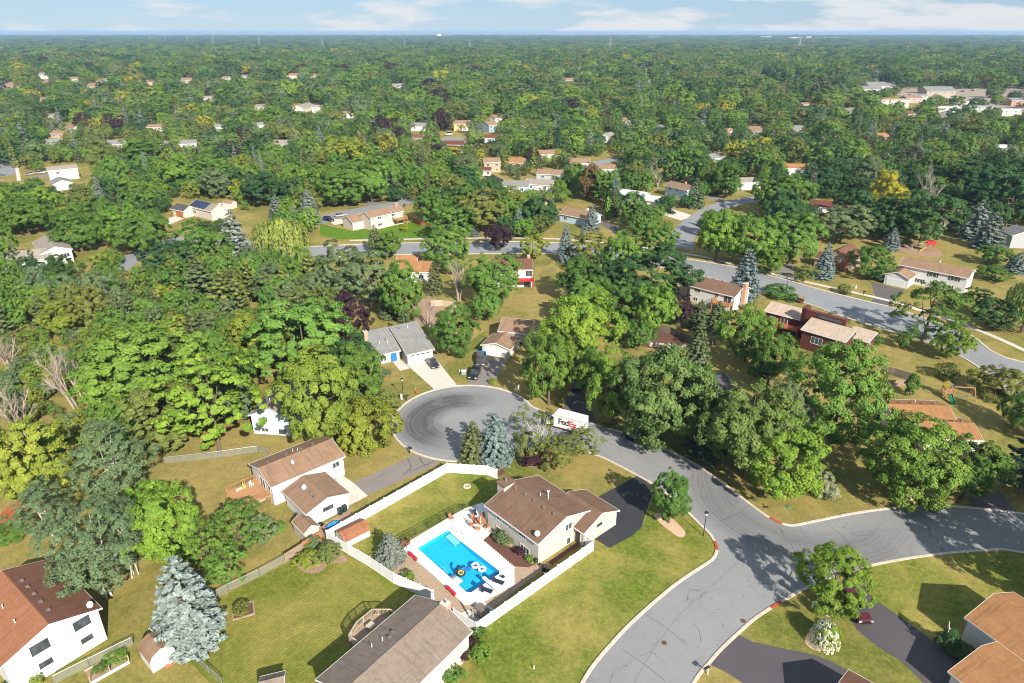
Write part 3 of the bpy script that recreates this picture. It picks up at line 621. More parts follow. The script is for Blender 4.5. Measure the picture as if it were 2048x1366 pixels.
area('driveway', [(735,413),(760,408),(748,399),(726,403)], 'drive_old'); area('driveway', [(805,401),(838,395),(832,380),(806,386)], 'drive_old'); area('driveway', [(60,355),(95,348),(97,353),(20,362)], 'drive_old')
# lawns that differ from the dry ground around them
area('striped_lawn', [(458,1186),(572,1127),(654,1085),(742,1137),(862,1202),(900,1260),(700,1400),(450,1400),(350,1290),(400,1230)], 'lawn_stripe', .008)
area('fenced_lawn', [(654,1082),(894,945),(976,951),(1010,1000),(930,1020),(806,1085),(745,1136)], 'lawn_green', .009)
area('corner_lawn', [(952,1268),(1185,1102),(1284,1056),(1302,1008),(1372,1020),(1404,1050),(1430,1084),(1432,1110),(1376,1156),(1286,1230),(1210,1320),(1172,1366),(1150,1400),(900,1400)], 'lawn_green', .009)
area('watered_lawn', [(640,448),(706,462),(745,455),(810,447),(855,440),(878,450),(880,474),(800,477),(680,479),(640,470)], 'lawn_bright', .009)
area('side_lawn', [(1738,1189),(1720,1133),(1800,1119),(1930,1103),(2060,1106),(2060,1190),(1985,1190),(1930,1240),(1880,1290)], 'lawn_green', .009)
area('back_lawn', [(1060,560),(1110,520),(1122,600),(1100,640),(1000,640),(930,690),(880,740),(860,700),(930,640),(985,620)], 'lawn_tan', .009)
area('backyard_lawn', [(290,935),(505,895),(550,925),(505,950),(440,1000),(430,1050),(300,960)], 'lawn_tan', .009)
# planting beds and gravel
area('rock_bed', [(1307,1030),(1318,1026),(1336,1029),(1350,1042),(1366,1058),(1371,1066),(1367,1074),(1357,1074),(1342,1064),(1320,1046)], 'pinkrock', .03, True)
area('rock_bed', [(1035,915),(1048,905),(1060,915),(1072,925),(1072,933),(1055,932)], 'pinkrock', .03, True); area('mulch_bed', [(980,944),(1000,936),(1010,944),(1000,952),(984,954)], 'mulch', .03, True)
area('mulch_ring', [(1610,1284),(1632,1302),(1660,1300),(1672,1288),(1650,1262),(1620,1262)], 'pinkrock', .03, True)
sheet('gravel_bed', v2([(802,1092),(930,1020),(1000,1040),(1080,1130),(1110,1120),(955,1240),(900,1240),(862,1202),(785,1150)]), M['gravel'], .012, holes=[POOL])
area('house_bed', [(965,1080),(982,1066),(1052,1118),(1075,1126),(1058,1135),(1029,1133)], 'mulch', .03); area('side_bed', [(1096,1124),(1152,1086),(1158,1091),(1104,1130)], 'mulch', .03)
area('garden_bed', [(594,1130),(606,1108),(650,1082),(690,1112),(690,1126),(660,1128),(640,1144),(612,1146)], 'soil', .02, True); area('soil_patch', [(830,600),(905,606),(905,640),(870,650),(825,640)], 'soil', .02, True)
area('play_sand', [(1795,490),(1845,488),(1885,505),(1870,515),(1800,503)], 'soil', .02, True); area('mulch_bank', [(1268,665),(1300,655),(1365,672),(1372,690),(1320,697),(1280,690)], 'mulch', .03, True)
area('side_yard_path', [(624,1062),(700,1018),(712,1030),(660,1066),(632,1080)], 'soil', .02); area('patio', [(492,1000),(525,982),(532,1000),(505,1012)], 'concrete', .02)

M['tar'] = simple('tar_seal', (.05,.05,.055), .7); M['seam'] = simple('paving_seam', (.15,.15,.155), .9, .3); M['lot'] = asphalt('tan_car_park', (.33,.27,.21), False, .2)[0]
for pts, w_, mt in (([(1250,1400),(1300,1310),(1355,1235),(1420,1175),(1500,1110),(1580,1082)], .07, 'seam'), ([(1560,1078),(1680,1068),(1800,1060),(1920,1056),(2060,1066)], .07, 'seam'), ([(1200,880),(1270,910),(1340,945),(1400,990),(1450,1040)], .07, 'seam'), ([(1290,1228),(1340,1262),(1372,1290)], .05, 'tar'), ([(1245,1300),(1290,1330),(1330,1362)], .05, 'tar'), ([(1648,1042),(1690,1078),(1712,1108)], .06, 'tar'), ([(1498,1010),(1470,1030),(1440,1042)], .05, 'tar'), ([(1386,1248),(1398,1262),(1402,1285)], .05, 'tar'),
                    ([(815,918),(822,935),(806,950)], .12, 'tar'), ([(838,915),(850,930),(868,922)], .12, 'tar'), ([(850,930),(820,944)], .1, 'tar'), ([(745,960),(790,938)], .06, 'tar'), ([(2005,985),(2010,1015)], .05, 'tar'), ([(1600,1320),(1560,1345)], .05, 'tar')):
    ribbon('asphalt_seam', v2(pts), w_, M[mt], .036)
# ---------------------------------------------------------------- houses
WINC = {}
class House:
    def __init__(s, name, label, q, wall, roof, rp=.5, group=None, parent=None, cat='house', o=.38, trim='trim', prefix='', eave_fill=True):
        x0, y0, th, L, W, ze, rise = q; s.L, s.W, s.ze, s.rise, s.rp, s.o = L, W, ze, rise, rp, o
        Mw = Matrix.Translation((x0,y0,0)) @ Matrix.Rotation(th, 4, 'Z')
        if parent is None:
            s.root = thing(name, label, cat, (x0,y0,0), th, group); s.RW = Mw; s.M = Matrix.Identity(4)
        else: s.root = parent.root; s.RW = parent.RW; s.M = parent.RW.inverted() @ Mw
        s.Mw = Mw; t = .14; yr = W*rp; zr = ze+rise
        s.za = lambda y: ze + rise*(y/yr if y <= yr else (W-y)/(W-yr))      # roof top height at y
        k1 = rise/yr; k2 = rise/(W-yr)
        wb = MB(); wb.extrude_x([(o,0),(W-o,0),(W-o,s.za(W-o)-t-.01),(yr,zr-t-.01),(o,s.za(o)-t-.01)], o*.75, L-o*.75)
        s.walls = s.part(prefix+'wall', wb, M[wall])
        rb = MB(); rb.extrude_x([(0,ze),(0,ze-t),(yr,zr-t),(W,ze-t),(W,ze),(yr,zr)], 0, L)
        s.roof = s.part(prefix+'roof', rb, M[roof])
        fb = MB()
        for y, sg in ((0,-1),(W,1)): fb.box(-.03, L+.03, min(y,y+sg*.03), max(y,y+sg*.03), ze-.22, ze+.015)
        for x in (0, L):
            a, b = (x-.03, x-.001) if x == 0 else (x+.001, x+.03)
            fb.extrude_x([(0,ze-.2),(yr,zr-.2),(yr,zr+.015),(0,ze+.015)], a, b); fb.extrude_x([(yr,zr-.2),(W,ze-.2),(W,ze+.015),(yr,zr+.015)], a, b)
        s.sub('fascia', fb, M[trim], s.roof)
        cb = MB(); cb.extrude_x([(yr-.16,zr-.16*k1+.012),(yr,zr+.03),(yr+.16,zr-.16*k2+.012)], .05, L-.05); s.sub('ridge_cap', cb, M[roof], s.roof)
    def part(s, name, mb, mat, smooth=False):
        o = mb.obj(name, mat, s.root, smooth=smooth); o.matrix_local = s.M; return o
    def sub(s, name, mb, mat, par, smooth=False):
        o = mb.obj(name, mat, par, smooth=smooth); return o
    def side(s, sd):
        o = s.o; e = o*.75
        return {'S': (Vector((0,o,0)), Vector((1,0,0)), Vector((0,-1,0))), 'N': (Vector((s.L,s.W-o,0)), Vector((-1,0,0)), Vector((0,1,0))),
                'E': (Vector((s.L-e,0,0)), Vector((0,1,0)), Vector((1,0,0))), 'W': (Vector((e,s.W,0)), Vector((0,-1,0)), Vector((-1,0,0)))}[sd]
    def at(s, sd, px, py):          # where a pixel's sight line meets that wall: distance along it and height
        p0, ax, n = s.side(sd); R3 = s.Mw.to_3x3(); P0 = s.Mw @ p0; n = R3 @ n; d = ray(px, py); C0 = Vector((0,0,CAM_H))
        t = (P0 - C0).dot(n)/d.dot(n); q = s.Mw.inverted() @ (C0 + d*t)
        return (q - p0).dot(ax), q.z
    def place(s, sd, u, z):
        p0, ax, n = s.side(sd); p = p0 + ax*u + Vector((0,0,z))
        return s.M @ Matrix(((ax.x, -n.x, 0, p.x), (ax.y, -n.y, 0, p.y), (0, 0, 1, p.z), (0,0,0,1)))
    def window(s, sd, u, z, w=1.2, h=1.0, mul=2, shutters=False, frame='trim'):
        """z is the centre height; frame, glass and shutters stand proud of the wall"""
        key = (round(w,2), round(h,2), mul, frame)
        if key not in WINC:
            a, b, f = w/2, h/2, .07; fb = MB()
            fb.box(-a-f,a+f,-.05,-.003,b,b+f); fb.box(-a-f-.03,a+f+.03,-.08,-.003,-b-f,-b); fb.box(-a-f,-a,-.05,-.003,-b,b); fb.box(a,a+f,-.05,-.003,-b,b)
            for k in range(1, mul): x = -a+w*k/mul; fb.box(x-.03,x+.03,-.045,-.003,-b,b)
            gb = MB(); gb.box(-a,a,-.02,-.004,-b,b)
            WINC[key] = (fb.mesh('window', M[frame]), gb.mesh('pane', M['glass']))
        fm, gm_ = WINC[key]; o = put('window', fm, s.root); o.matrix_local = s.place(sd, u, z); put('pane', gm_, o)
        if shutters:
            for k in (-1,1):
                sb = MB(); sb.box(k*(w/2+.30)-.2, k*(w/2+.30)+.2, -.045,-.003,-h/2-.05,h/2+.05); sb.obj('shutter', M['darktrim'], o)
        return o
    def wpx(s, sd, px, py, w=1.2, h=1.0, **k): u, z = s.at(sd, px, py); return s.window(sd, u, z, w, h, **k)
    def door(s, sd, u, w=.95, h=2.05, mat='trim', z0=0.05):
        b = MB(); b.box(-w/2-.08,w/2+.08,-.04,-.003,0,h+.08); o = b.obj('door', M['trim'], s.root); o.matrix_local = s.place(sd, u, z0)
        b = MB(); b.box(-w/2,w/2,-.07,-.041,.02,h); b.obj('door_leaf', M[mat], o); b = MB(); b.box(w/2-.14,w/2-.08,-.12,-.071,.95,1.05); b.obj('handle', M['metal'], o); return o
    def garage(s, sd, u, w=4.8, h=2.1, mat='trim', z0=0.02, lights=False):
        b = MB(); b.box(-w/2-.1,w/2+.1,-.035,-.003,0,h+.1); o = b.obj('garage_door', M['trim'], s.root); o.matrix_local = s.place(sd, u, z0)
        for k in range(4): b = MB(); b.box(-w/2,w/2,-.06,-.036,.02+k*h/4,(k+1)*h/4); b.obj('door_panel', M[mat], o)
        if lights:
            for k in range(4): b = MB(); x = -w/2+w*(k+.5)/4; b.box(x-w*.09,x+w*.09,-.075,-.061,h*.8,h*.93); b.obj('pane', M['glass'], o)
        return o
    def vent(s, u, y, kind='box'):
        z = s.za(y); b = MB()
        if kind == 'box': b.box(u-.18,u+.18,y-.2,y+.2,z-.12,z+.2)
        elif kind == 'pipe': b.tube((u,y,z-.1),(u,y,z+.5),.06,.06,8)
        else: b.tube((u,y,z-.1),(u,y,z+.7),.1,.1,8); b.tube((u,y,z+.7),(u,y,z+.85),.18,.18,8)
        return s.sub('roof_vent' if kind == 'box' else 'vent_pipe', b, M['greywood'] if kind == 'box' else M['trim'], s.roof)
    def dish(s, u, y):
        z = s.za(y); o = MB().tube((0,0,0),(0,0,.6),.03,.03,6).obj('satellite_dish', M['metal'], s.root); o.matrix_local = s.M @ Matrix.Translation((u,y,z-.05))
        b = MB(); b.lathe([(.03,.0),(.22,.05),(.40,.16),(.40,.17),(.2,.07),(.02,.03)], 14); d = b.obj('dish', M['dish'], o, (0,0,.6), smooth=True); d.rotation_euler = (R(55), 0, R(40)); return o
    def chimney(s, u, y, w=.9, d=.7, top=1.1, z0=0.0, mat='brick', cap=True):
        zt = s.za(min(max(y,0),s.W))+top; b = MB(); b.box(u-w/2,u+w/2,y-d/2,y+d/2,z0,zt); o = s.part('chimney', b, M[mat])
        b = MB(); b.box(u-w/2-.06,u+w/2+.06,y-d/2-.06,y+d/2+.06,zt+.002,zt+.1); s.sub('chimney_cap', b, M['concrete'], o)
        b = MB(); b.tube((u,y,zt+.1),(u,y,zt+.42),.13,.13,8); s.sub('flue', b, M['greywood'], o); return o
    def spout(s, sd_end, y):
        x = s.o*.75-.06 if sd_end == 0 else s.L-s.o*.75+.06; b = MB(); b.bar((x,y,.1),(x,y,s.ze-.3),.07,.07); return s.part('downspout', b, M['trim'])
    def deck(s, x0, x1, y0, y1, z, mat='wood', rail=True, sides=('S','E','W'), posts=True):
        b = MB(); b.box(x0,x1,y0,y1,z-.12,z)
        dk = s.part('deck', b, M[mat])
        for x in (x0+.1,x1-.1):
            for y in (y0+.1,y1-.1):
                if posts: s.sub('deck_post', MB().box(x-.07,x+.07,y-.07,y+.07,0,z-.121), M[mat], dk)
        if rail:
            seg = {'S': ((x0,y0),(x1,y0)), 'N': ((x0,y1),(x1,y1)), 'E': ((x1,y0),(x1,y1)), 'W': ((x0,y0),(x0,y1))}
            for k in sides: s.sub('railing', railing(MB(), (*seg[k][0],z), (*seg[k][1],z)), M[mat], dk)
        return dk
def railing(b, a, c, h=.95, step=.16):
    a = Vector(a); c = Vector(c); n = max(2, int((c-a).length/step)); up = Vector((0,0,h))
    b.bar(a+up, c+up, .12, .06); b.bar(a+Vector((0,0,.1)), c+Vector((0,0,.1)), .05, .05)
    for i in range(n+1):
        p = a.lerp(c, i/n); w = .1 if i % 9 == 0 or i == n else .035; b.bar(p+Vector((0,0,.0)), p+up-Vector((0,0,.031)), w, w)
    return b

# --- white house with a two-tone orange roof, lower left
h = House('house', 'white house with half orange half brown roof in the lower left corner', [-64.9,59.5,-.651,13.6,10.4,4.8,1.85], 'white', 'r_rust')
b = MB(); yr = h.W*.5
b.add([(.0,yr+.17,h.za(yr+.17)+.012),(h.L,yr+.17,h.za(yr+.17)+.012),(h.L,h.W,h.ze+.012),(0,h.W,h.ze+.012)], [(0,1,2,3)]); h.sub('brown_slope', b, M['r_redbrown'], h.roof)
for x, y, w_, h_ in ((163.4,1246,1.6,1.1),(173.8,1277.4,1.1,.55),(79.6,1294.3,1.7,1.15),(92,1326,1.2,.6)): h.wpx('E', x, y, w_, h_, frame='darktrim')
for u in (3.5,5.2,7,9,11): h.vent(u, yr+.9)
for u in (6,9.5): h.vent(u, 3.2, 'pipe')
h.vent(3.2, 2.6); h.dish(13.0, 9.6); h.spout(1, 9.9)
# --- white house with tan roof, deck and garage wing
h2 = House('house', 'white house with tan roof, cedar deck and garage wing left of the white fence', [-36.168,84.042,.73,12.54,8.235,3.689,1.373], 'white', 'r_tan')
for u in (2,5,7.5,9.5): h2.vent(u, 5.2)
h2.vent(6.3, 5.6, 'pipe'); h2.vent(6.9, 5.0, 'pipe'); h2.dish(4.6, 2.2); h2.window('W', 4.3, 2.2, 1.8, 1.9); h2.window('W', 6.7, 2.4, .8, 1.0, mul=1); h2.window('E', 4.0, 2.4, 1.2, 1.0); h2.spout(1, .7)
h2.window('S', 10.9, 2.6, 1.2, .9)
g2 = House('', '', [-34.783,84.43,-.814,7.487,7.333,2.72,1.114], 'white', 'r_tan', parent=h2, prefix='garage_')
g2.wpx('E', 656, 1016, 1.5, .5, mul=2, frame='darktrim'); g2.garage('N', 3.7, 4.6, 2.05); g2.dish(3.0, 2.3); g2.vent(4.2, 2.7); g2.vent(5.6, 2.5); g2.spout(1, 6.9)
s3 = House('', '', [-31.6,78.35,-.814,3.6,2.5,1.95,.8], 'beige', 'r_tan', parent=h2, prefix='lean_to_', o=.12); 
dk = h2.deck(-4.6, -.1+.38, 1.2, 6.6, 1.5, 'wood', sides=('S','W','N'), posts=True)
st = MB()
for k in range(8): st.box(-4.7-.28*(k+1), -4.7-.28*k, 1.3, 2.5, 1.5-.17*(k+1)-.04, 1.5-.17*(k+1))
h2.sub('steps', st, M['wood'], dk); h2.sub('railing', railing(MB(), (-4.7,1.3,1.4), (-7.0,1.3,.05)), M['wood'], dk); h2.sub('railing', railing(MB(), (-4.7,2.5,1.4), (-7.0,2.5,.05)), M['wood'], dk)
# --- the beige pool house
h3 = House('house', 'beige split level house with brown roof beside the swimming pool', [-4.014,79.735,-.837,11.17,10.84,3.844,1.654], 'beige', 'r_brown')
for u in (1.5,3.6,5.4,7.4,9.4): h3.vent(u, 4.7)
h3.vent(5.6, 7.4, 'stack'); h3.vent(5.2, 6.2, 'pipe'); h3.vent(6.4, 6.6, 'pipe'); h3.dish(10.2, .8)
for x, y, w_, h_, mu in ((998,1036,.9,.8,2),(1010,1045,.9,.8,2),(999.6,1062,1.5,1.0,3),(1045,1070,1.3,.7,3),(1049.4,1099,1.7,1.1,3)): h3.wpx('S', x, y, w_, h_, mul=mu)
h3.wpx('E', 1137, 1053, 1.2, 1.0, mul=2); h3.wpx('E', 1137, 1081, .4, .7, mul=1, frame='darktrim'); h3.spout(0, .7); h3.spout(1, .7)
g3 = House('', '', [5.492,79.931,-.842,6.655,7.686,2.629,1.571], 'beige', 'r_brown', parent=h3, prefix='garage_')
g3.wpx('E', 1198.8, 1048.8, 1.0, .3, mul=1, frame='darktrim'); g3.garage('N', 3.0, 4.8, 2.1); g3.spout(1, 7.2); g3.door('S', 5.3, .9, 2.0, 'darktrim')
b = MB(); b.box(-.9,.7,3.3,5.3,0,5.7); ch = h3.part('chimney', b, M['beige']); b = MB(); b.box(-1.05,.85,3.15,5.45,5.702,5.85); h3.sub('chimney_cap', b, M['r_brown'], ch); b = MB(); b.tube((-.1,4.3,5.85),(-.1,4.3,6.3),.16,.16,10); h3.sub('flue', b, M['metal'], ch)
b = MB(); b.extrude_x([(5.6,3.0),(8.6,3.0),(8.6,3.5),(5.6,4.6)], -1.3, .3); h3.part('bay_roof', b, M['r_brown']); b = MB(); b.box(-1.1,.3,5.8,8.4,0,3.0); h3.part('bay_wall', b, M['beige'])
# --- weathered brown roof at the bottom edge
h4 = House('house', 'low cream house with long weathered brown roof at the bottom edge', [-12.226-2*.604,46.674-2*.797,.922,14.82,9.069,3.993,1.627], 'cream', 'r_weather')
h4.wpx('S', 898.7, 1306, .9, .5, mul=1); h4.door('S', 9.0, 1.0, 2.1, 'trim'); h4.vent(7.2, 6.5, 'pipe'); h4.vent(6.0, 6.9, 'pipe'); h4.vent(8.6, 6.3); h4.vent(7.8, 6.0); h4.chimney(14.75, 4.0, .8, .9, .4, 0, 'brick')
h4.window('N', 4.0, 2.4, 1.8, 2.0); h4.window('N', 9.0, 2.6, 1.4, 1.0)
b = MB(); pl = [(6.4,9.0),(11.9,9.0),(11.9,10.4),(10.6,12.1),(8.2,12.1),(6.4,11.4)]
b.add([(x,y,2.3) for x,y in pl]+[(x,y,2.15) for x,y in pl], [tuple(range(6)), tuple(range(11,5,-1))]+[(i,6+i,6+(i+1)%6,(i+1)%6) for i in range(6)]); dk4 = h4.part('deck', b, M['oldwood'])
for a_, c_ in zip(pl[1:], pl[2:]+pl[:1]): h4.sub('railing', railing(MB(), (*a_,2.3), (*c_,2.3)), M['palewood'], dk4)
[h4.sub('deck_post', MB().box(x-.07,x+.07,y-.07,y+.07,0,2.149), M['oldwood'], dk4) for x,y in pl[2:]]
b = MB(); b.box(8.6,9.5,10.2,11.1,2.95,3.0); [b.box(8.6+i*.82,8.68+i*.82,10.2+j*.82,10.28+j*.82,2.302,2.949) for i in (0,1) for j in (0,1)]; tag(b.obj('deck_table', M['palewood'], None), 'square pale table on the wooden deck behind the brown roof', 'table').matrix_world = h4.Mw
# --- bottom right houses
h5 = House('house', 'house with light orange shingle roofs in the lower right corner', [53.128,59.541,-1.131,15.0,9.395,3.301,1.747], 'white', 'r_orange')
g5 = House('', '', [47.3,52.6,-1.131,9.0,10.2,2.75,1.35], 'white', 'r_orange', parent=h5, prefix='garage_'); h5.vent(3.6, 6.2); g5.garage('W', 5.1, 4.8, 2.1)
a = G(1697,1339,2.75); c = G(1750,1368,2.75); th6 = math.atan2(c.y-a.y, c.x-a.x); o6 = Vector((a.x,a.y,0)) - 7.5*Vector((-math.sin(th6), math.cos(th6), 0))
h6 = House('house', 'corner of a red brown roof rising from the bottom edge above the worn driveway', [o6.x,o6.y,th6,9,7.5,2.75,1.6], 'cream', 'r_redbrown')
a = G(556,1356,2.5); sh6 = House('shed', 'brown roofed shed cut by the bottom edge in front of the striped lawn', [a.x-1.4,a.y-2.0,.3,2.6,2.8,1.9,.8], 'tanwood', 'r_weather', cat='shed', o=.12)
# --- around the turning circle
h7 = House('house', 'pale grey house with two sloped grey roofs above the turning circle', [-22.704,132.575,.525,6.592,12.108,2.448,3.02], 'grey', 'r_grey', rp=.82)
h7.garage('S', 3.3, 5.0, 2.05, lights=True); h7.vent(1.8, 8.6); h7.vent(3.8, 8.4, 'pipe')
w7 = House('', '', [-29.381,132.181,.507,5.851,9.662,2.462,2.61], 'grey', 'r_grey', rp=.82, parent=h7, prefix='living_')
w7.wpx('S', 763.5, 717.5, .45, 1.2, mul=1); w7.wpx('S', 770, 716.5, .45, 1.2, mul=1); w7.door('S', 4.2, 1.4, 2.0, 'bluep'); w7.vent(2.2, 3.4, 'pipe'); w7.vent(3.8, 4.2); w7.vent(3.9, 3.0, 'pipe'); w7.chimney(-.1, 5.8, .8, 1.2, 1.6, 0, 'brick')
h8 = House('house', 'cream house with orange brown roof and front garage above the turning circle', [-3.356,144.605,-.264,9.5,8.36,2.9,1.7], 'cream', 'r_tan'); h8.wpx('S', 1042, 690, .8, 1.4, mul=1)
g8 = House('', '', [-.356,135.387,1.191,6.6,7.232,2.357,1.103], 'cream', 'r_tan', parent=h8, prefix='garage_'); g8.garage('W', 3.6, 5.0, 1.95)
h9 = House('house', 'light blue house half hidden under large green trees', [-39.117,103.838,1.439,11.34,7.853,3.857,1.708], 'ltblue', 'r_greybeige'); h9.wpx('W', 530, 859.5, 1.2, .7); h9.wpx('W', 565, 863.5, 1.2, .8, frame='darktrim'); h9.vent(4,5.5,'pipe'); h9.vent(2.5,5.0); h9.spout(0,.5); h9.spout(0,7.3)
h10 = House('house', 'white house with brown roof and tall brick chimney beside the wide street', [47.022,171.288,-.737,13.03,9.384,4.412,1.688], 'white', 'r_brown'); h10.chimney(13.4, 4.7, .9, 1.5, .9)
for x, y, w_, h_ in ((1395.5,580,1.6,1.1),(1433.6,590.5,.9,1.0),(1391,598,1.2,.9)): h10.wpx('S', x, y, w_, h_)
h10.wpx('S', 1455, 599, 2.0, 2.0); h10.deck(8.0, 12.7, -2.4, .35, 2.3, 'wood'); [h10.vent(u, 5.2) for u in (2,4.2,6.6,9,11)]
w10 = House('', '', [45.2,176.2,-.737,3.2,6.5,2.8,1.0], 'white', 'r_brown', parent=h10, prefix='annex_')
h11 = House('house', 'long red house with flat sloping beige roofs and red clerestory', [65.242,141.553,-.792,10.03,5.559,4.683,1.336], 'redwood', 'r_beige', rp=.95, trim='trim'); h11.wpx('S', 1633, 682, 2.4, 1.5, mul=3)
w11 = House('', '', [61.191,153.882,-.725,9.689,4.503,4.193,1.272], 'redwood', 'r_beige', rp=.95, parent=h11, prefix='wing_'); w11.window('S', 2.2, 2.6, 1.2, 1.0); w11.window('S', 5.0, 2.6, 1.6, 1.8)
e11 = House('', '', [75.0,140.6,-.8,5.2,5.3,3.5,.9], 'redwood', 'r_beige', rp=.95, parent=h11, prefix='end_'); e11.window('E', 2.2, 1.9, .6, 1.2, mul=1)
b = MB(); b.box(-2.6, 7.4, 5.6, 6.6, 0, 7.4); b.box(-2.6,-1.6,5.6,8.0,0,7.7); cl = h11.part('clerestory', b, M['redwood']); b = MB(); b.box(1.0,6.4,5.52,5.599,6.25,6.9); h11.sub('window', b, M['glass'], cl)
w11.deck(3.4, 9.4, -2.6, .3, 2.2, 'redfence')
h12 = House('house', 'white two storey house with tan roof and dark shutters at the right', [111.158,187.758,-.762,17.66,8.084,4.905,1.561], 'white', 'r_tan'); h12.vent(9, 5, 'stack'); h12.chimney(8.6, 5.6, .7, .7, .5, 4, 'metal')
for x, y in ((1865.6,549),(1908.6,557)): h12.wpx('S', x, y, 1.8, 1.2, shutters=True)
h12.window('S', 6.2, 1.4, 1.4, .9, shutters=True); h12.window('S', 13.4, 1.4, 1.4, .9, shutters=True); h12.window('E', 4, 3.6, 1.0, 1.1)
g12 = House('', '', [110.951,180.265,.791,8.111,6.908,2.971,1.398], 'white', 'r_tan', parent=h12, prefix='garage_'); g12.garage('W', 3.4, 4.9, 2.1)
h13 = House('house', 'tan house with steep red brown roof and orange timber front by the blue spruce', [100.733,194.842,.779,10.265,7.988,3.6,2.7], 'tanwood', 'r_redbrown', trim='orangewood'); h13.window('W', 4.0, 2.9, 2.0, 1.5); [h13.vent(u, 5.2) for u in (3,5,7)]
[h13.part('timber_pier', MB().box(-.6,.2,y-.35,y+.35,0,4.4), M['orangewood']) for y in (.9,7.0)]; h13.deck(-1.6, .3, 1.6, 6.4, 1.9, 'orangewood', sides=('W',))
w13 = House('', '', [92.5,201.0,-.79,7.5,6.5,2.8,1.4], 'tanwood', 'r_redbrown', parent=h13, prefix='garage_')
h14 = House('house', 'house with orange tan roof behind the maples near the play set', [67.6,103.6,-.07,10.9,8.6,3.18,1.32], 'white', 'r_orange'); [h14.vent(u, 5.6) for u in (1,3,5,7,9)]; h14.vent(6, 6.4, 'pipe')
w14 = House('', '', [70.5,98.8,-.07,9.4,7.6,2.9,1.2], 'white', 'r_orange', parent=h14, prefix='wing_'); [w14.vent(u, 4.6) for u in (5.0,6.4,7.8)]
h15 = House('house', 'dark grey roofed house in the shade between large maples', [36.0,112.0,.5,9.0,8.0,3.0,1.6], 'greyblue', 'r_dark'); h15.window('S', 3, 1.5, 1.2, 1.0)
sh = House('shed', 'pale blue grey shed beside the pointed spruce in the shaded yard', [37.6,132.0,-.5,3.6,3.2,2.3,1.0], 'greyblue', 'r_white', cat='shed', o=.15); sh.door('S', 1.8, 1.4, 1.8, 'trim')
# --- along and beyond the wide street
h16 = House('house', 'white house with orange hip like roof left of the bare trees', [-32.6,186.0,.04,9.4,9.6,3.0,1.8], 'white', 'r_orange'); h16.window('S', 6.5, 1.6, 1.2, 1.0); h16.vent(5,6,'stack')
w16 = House('', '', [-34.6,195.2,.04,8.0,6.0,2.8,1.6], 'white', 'r_orange', parent=h16, prefix='garage_')
h17 = House('house', 'narrow visible end of a white house with brown roof and red deck', [-6.2,181.9,-.007,12.06,9.2,5.3,1.8], 'white', 'r_redbrown'); h17.wpx('S', 1058, 546, 1.8, 1.9); h17.wpx('S', 1055, 570, 1.8, 1.8, frame='darktrim'); h17.deck(7.5, 12.2, -2.2, .35, 2.6, 'red'); h17.chimney(10.9, 5.0, .7, .7, 1.0, 5)
h18 = House('house', 'pinkish tan house with brown roof above the bright green lawn', [-50.957,241.789,.797,15.22,7.047,4.74,1.743], 'pink', 'r_tan')
for x, y, w_, h_ in ((758.6,434.5,1.6,1.1),(772,431,.6,.9),(760,449,1.6,.9),(786,427,1.4,1.8)): h18.wpx('S', x, y, w_, h_)
h18.deck(9.8, 14.6, -2.6, .35, 2.5, 'wood'); h18.chimney(14.2, 3.6, 1.0, 1.0, .8, 4)
g18 = House('', '', [-57.634,241.917,.775,7.446,7.34,2.883,2.1], 'pink', 'r_tan', parent=h18, prefix='garage_')
h19 = House('house', 'tan house with dark blue solar panels on its roof at the upper left', [-126.908,265.093,-.623,15.5,7.616,3.6,1.941], 'pink', 'r_greybeige')
for i in range(6):
    for j in range(3):
        b = MB(); y0 = .35+j*1.12; y1 = y0+1.04; x0 = .4+i*1.72; b.add([(x0,y0,h19.za(y0)+.09),(x0+1.64,y0,h19.za(y0)+.09),(x0+1.64,y1,h19.za(y1)+.09),(x0,y1,h19.za(y1)+.09),(x0,y0,h19.za(y0)+.04),(x0+1.64,y0,h19.za(y0)+.04),(x0+1.64,y1,h19.za(y1)+.04),(x0,y1,h19.za(y1)+.04)], [(0,1,2,3),(4,5,1,0),(5,6,2,1),(6,7,3,2),(7,4,0,3)]); h19.sub('solar_panel', b, M['solar'], h19.roof)
g19 = House('', '', [-133.6,264.6,-.57,8.2,6.0,2.7,1.6], 'pink', 'r_dark', parent=h19, prefix='garage_'); g19.garage('S', 4.8, 4.6, 2.0, 'orangewood'); h19.window('S', 3.5, 1.8, 2.2, 1.4, mul=3); h19.chimney(13.6, 5.2, .9, .9, .7, 4, 'pink')
b19 = House('shed', 'small tan gable shed behind the solar panel house', [-118.0,276.0,-.3,4.5,3.5,2.2,1.0], 'cream', 'r_tan', cat='shed', o=.15)
h20 = House('house', 'white gabled house with grey beige roof and porch at the left edge', [-136.826,205.411,2.258,16.85,8.747,4.192,1.624], 'white', 'r_greybeige')
for u in (2.2,6.4): h20.window('W', u, 2.6, 2.4, 1.2, mul=3)
w20 = House('', '', [-153.5,194.0,.42,14.5,9.0,3.0,2.2], 'white', 'r_greybeige', parent=h20, prefix='porch_'); w20.window('S', 4, 1.5, 2.0, 1.2); w20.window('S', 9, 1.5, 2.0, 1.2)
h21 = House('house', 'white two storey house with parked cars beside the left edge street', [-222.654,331.431,.639,12.8,6.941,4.978,1.403], 'white', 'r_greybeige'); w21 = House('', '', [-214.0,318.0,-.9,11.0,8.0,2.9,1.6], 'white', 'r_grey', parent=h21, prefix='wing_'); h21.window('S', 4, 3.6, 1.2, 1.0)
h22 = House('house', 'brown roofed rambler with a blue spruce in front beyond the wide street', [17.641,255.612,-.704,14.0,8.542,3.0,1.9], 'ltblue', 'r_tan'); h22.chimney(9.6, 5.0, .8, .8, 1.0, 3, 'pink'); h22.window('S', 3, 1.6, 1.4, 1.0)
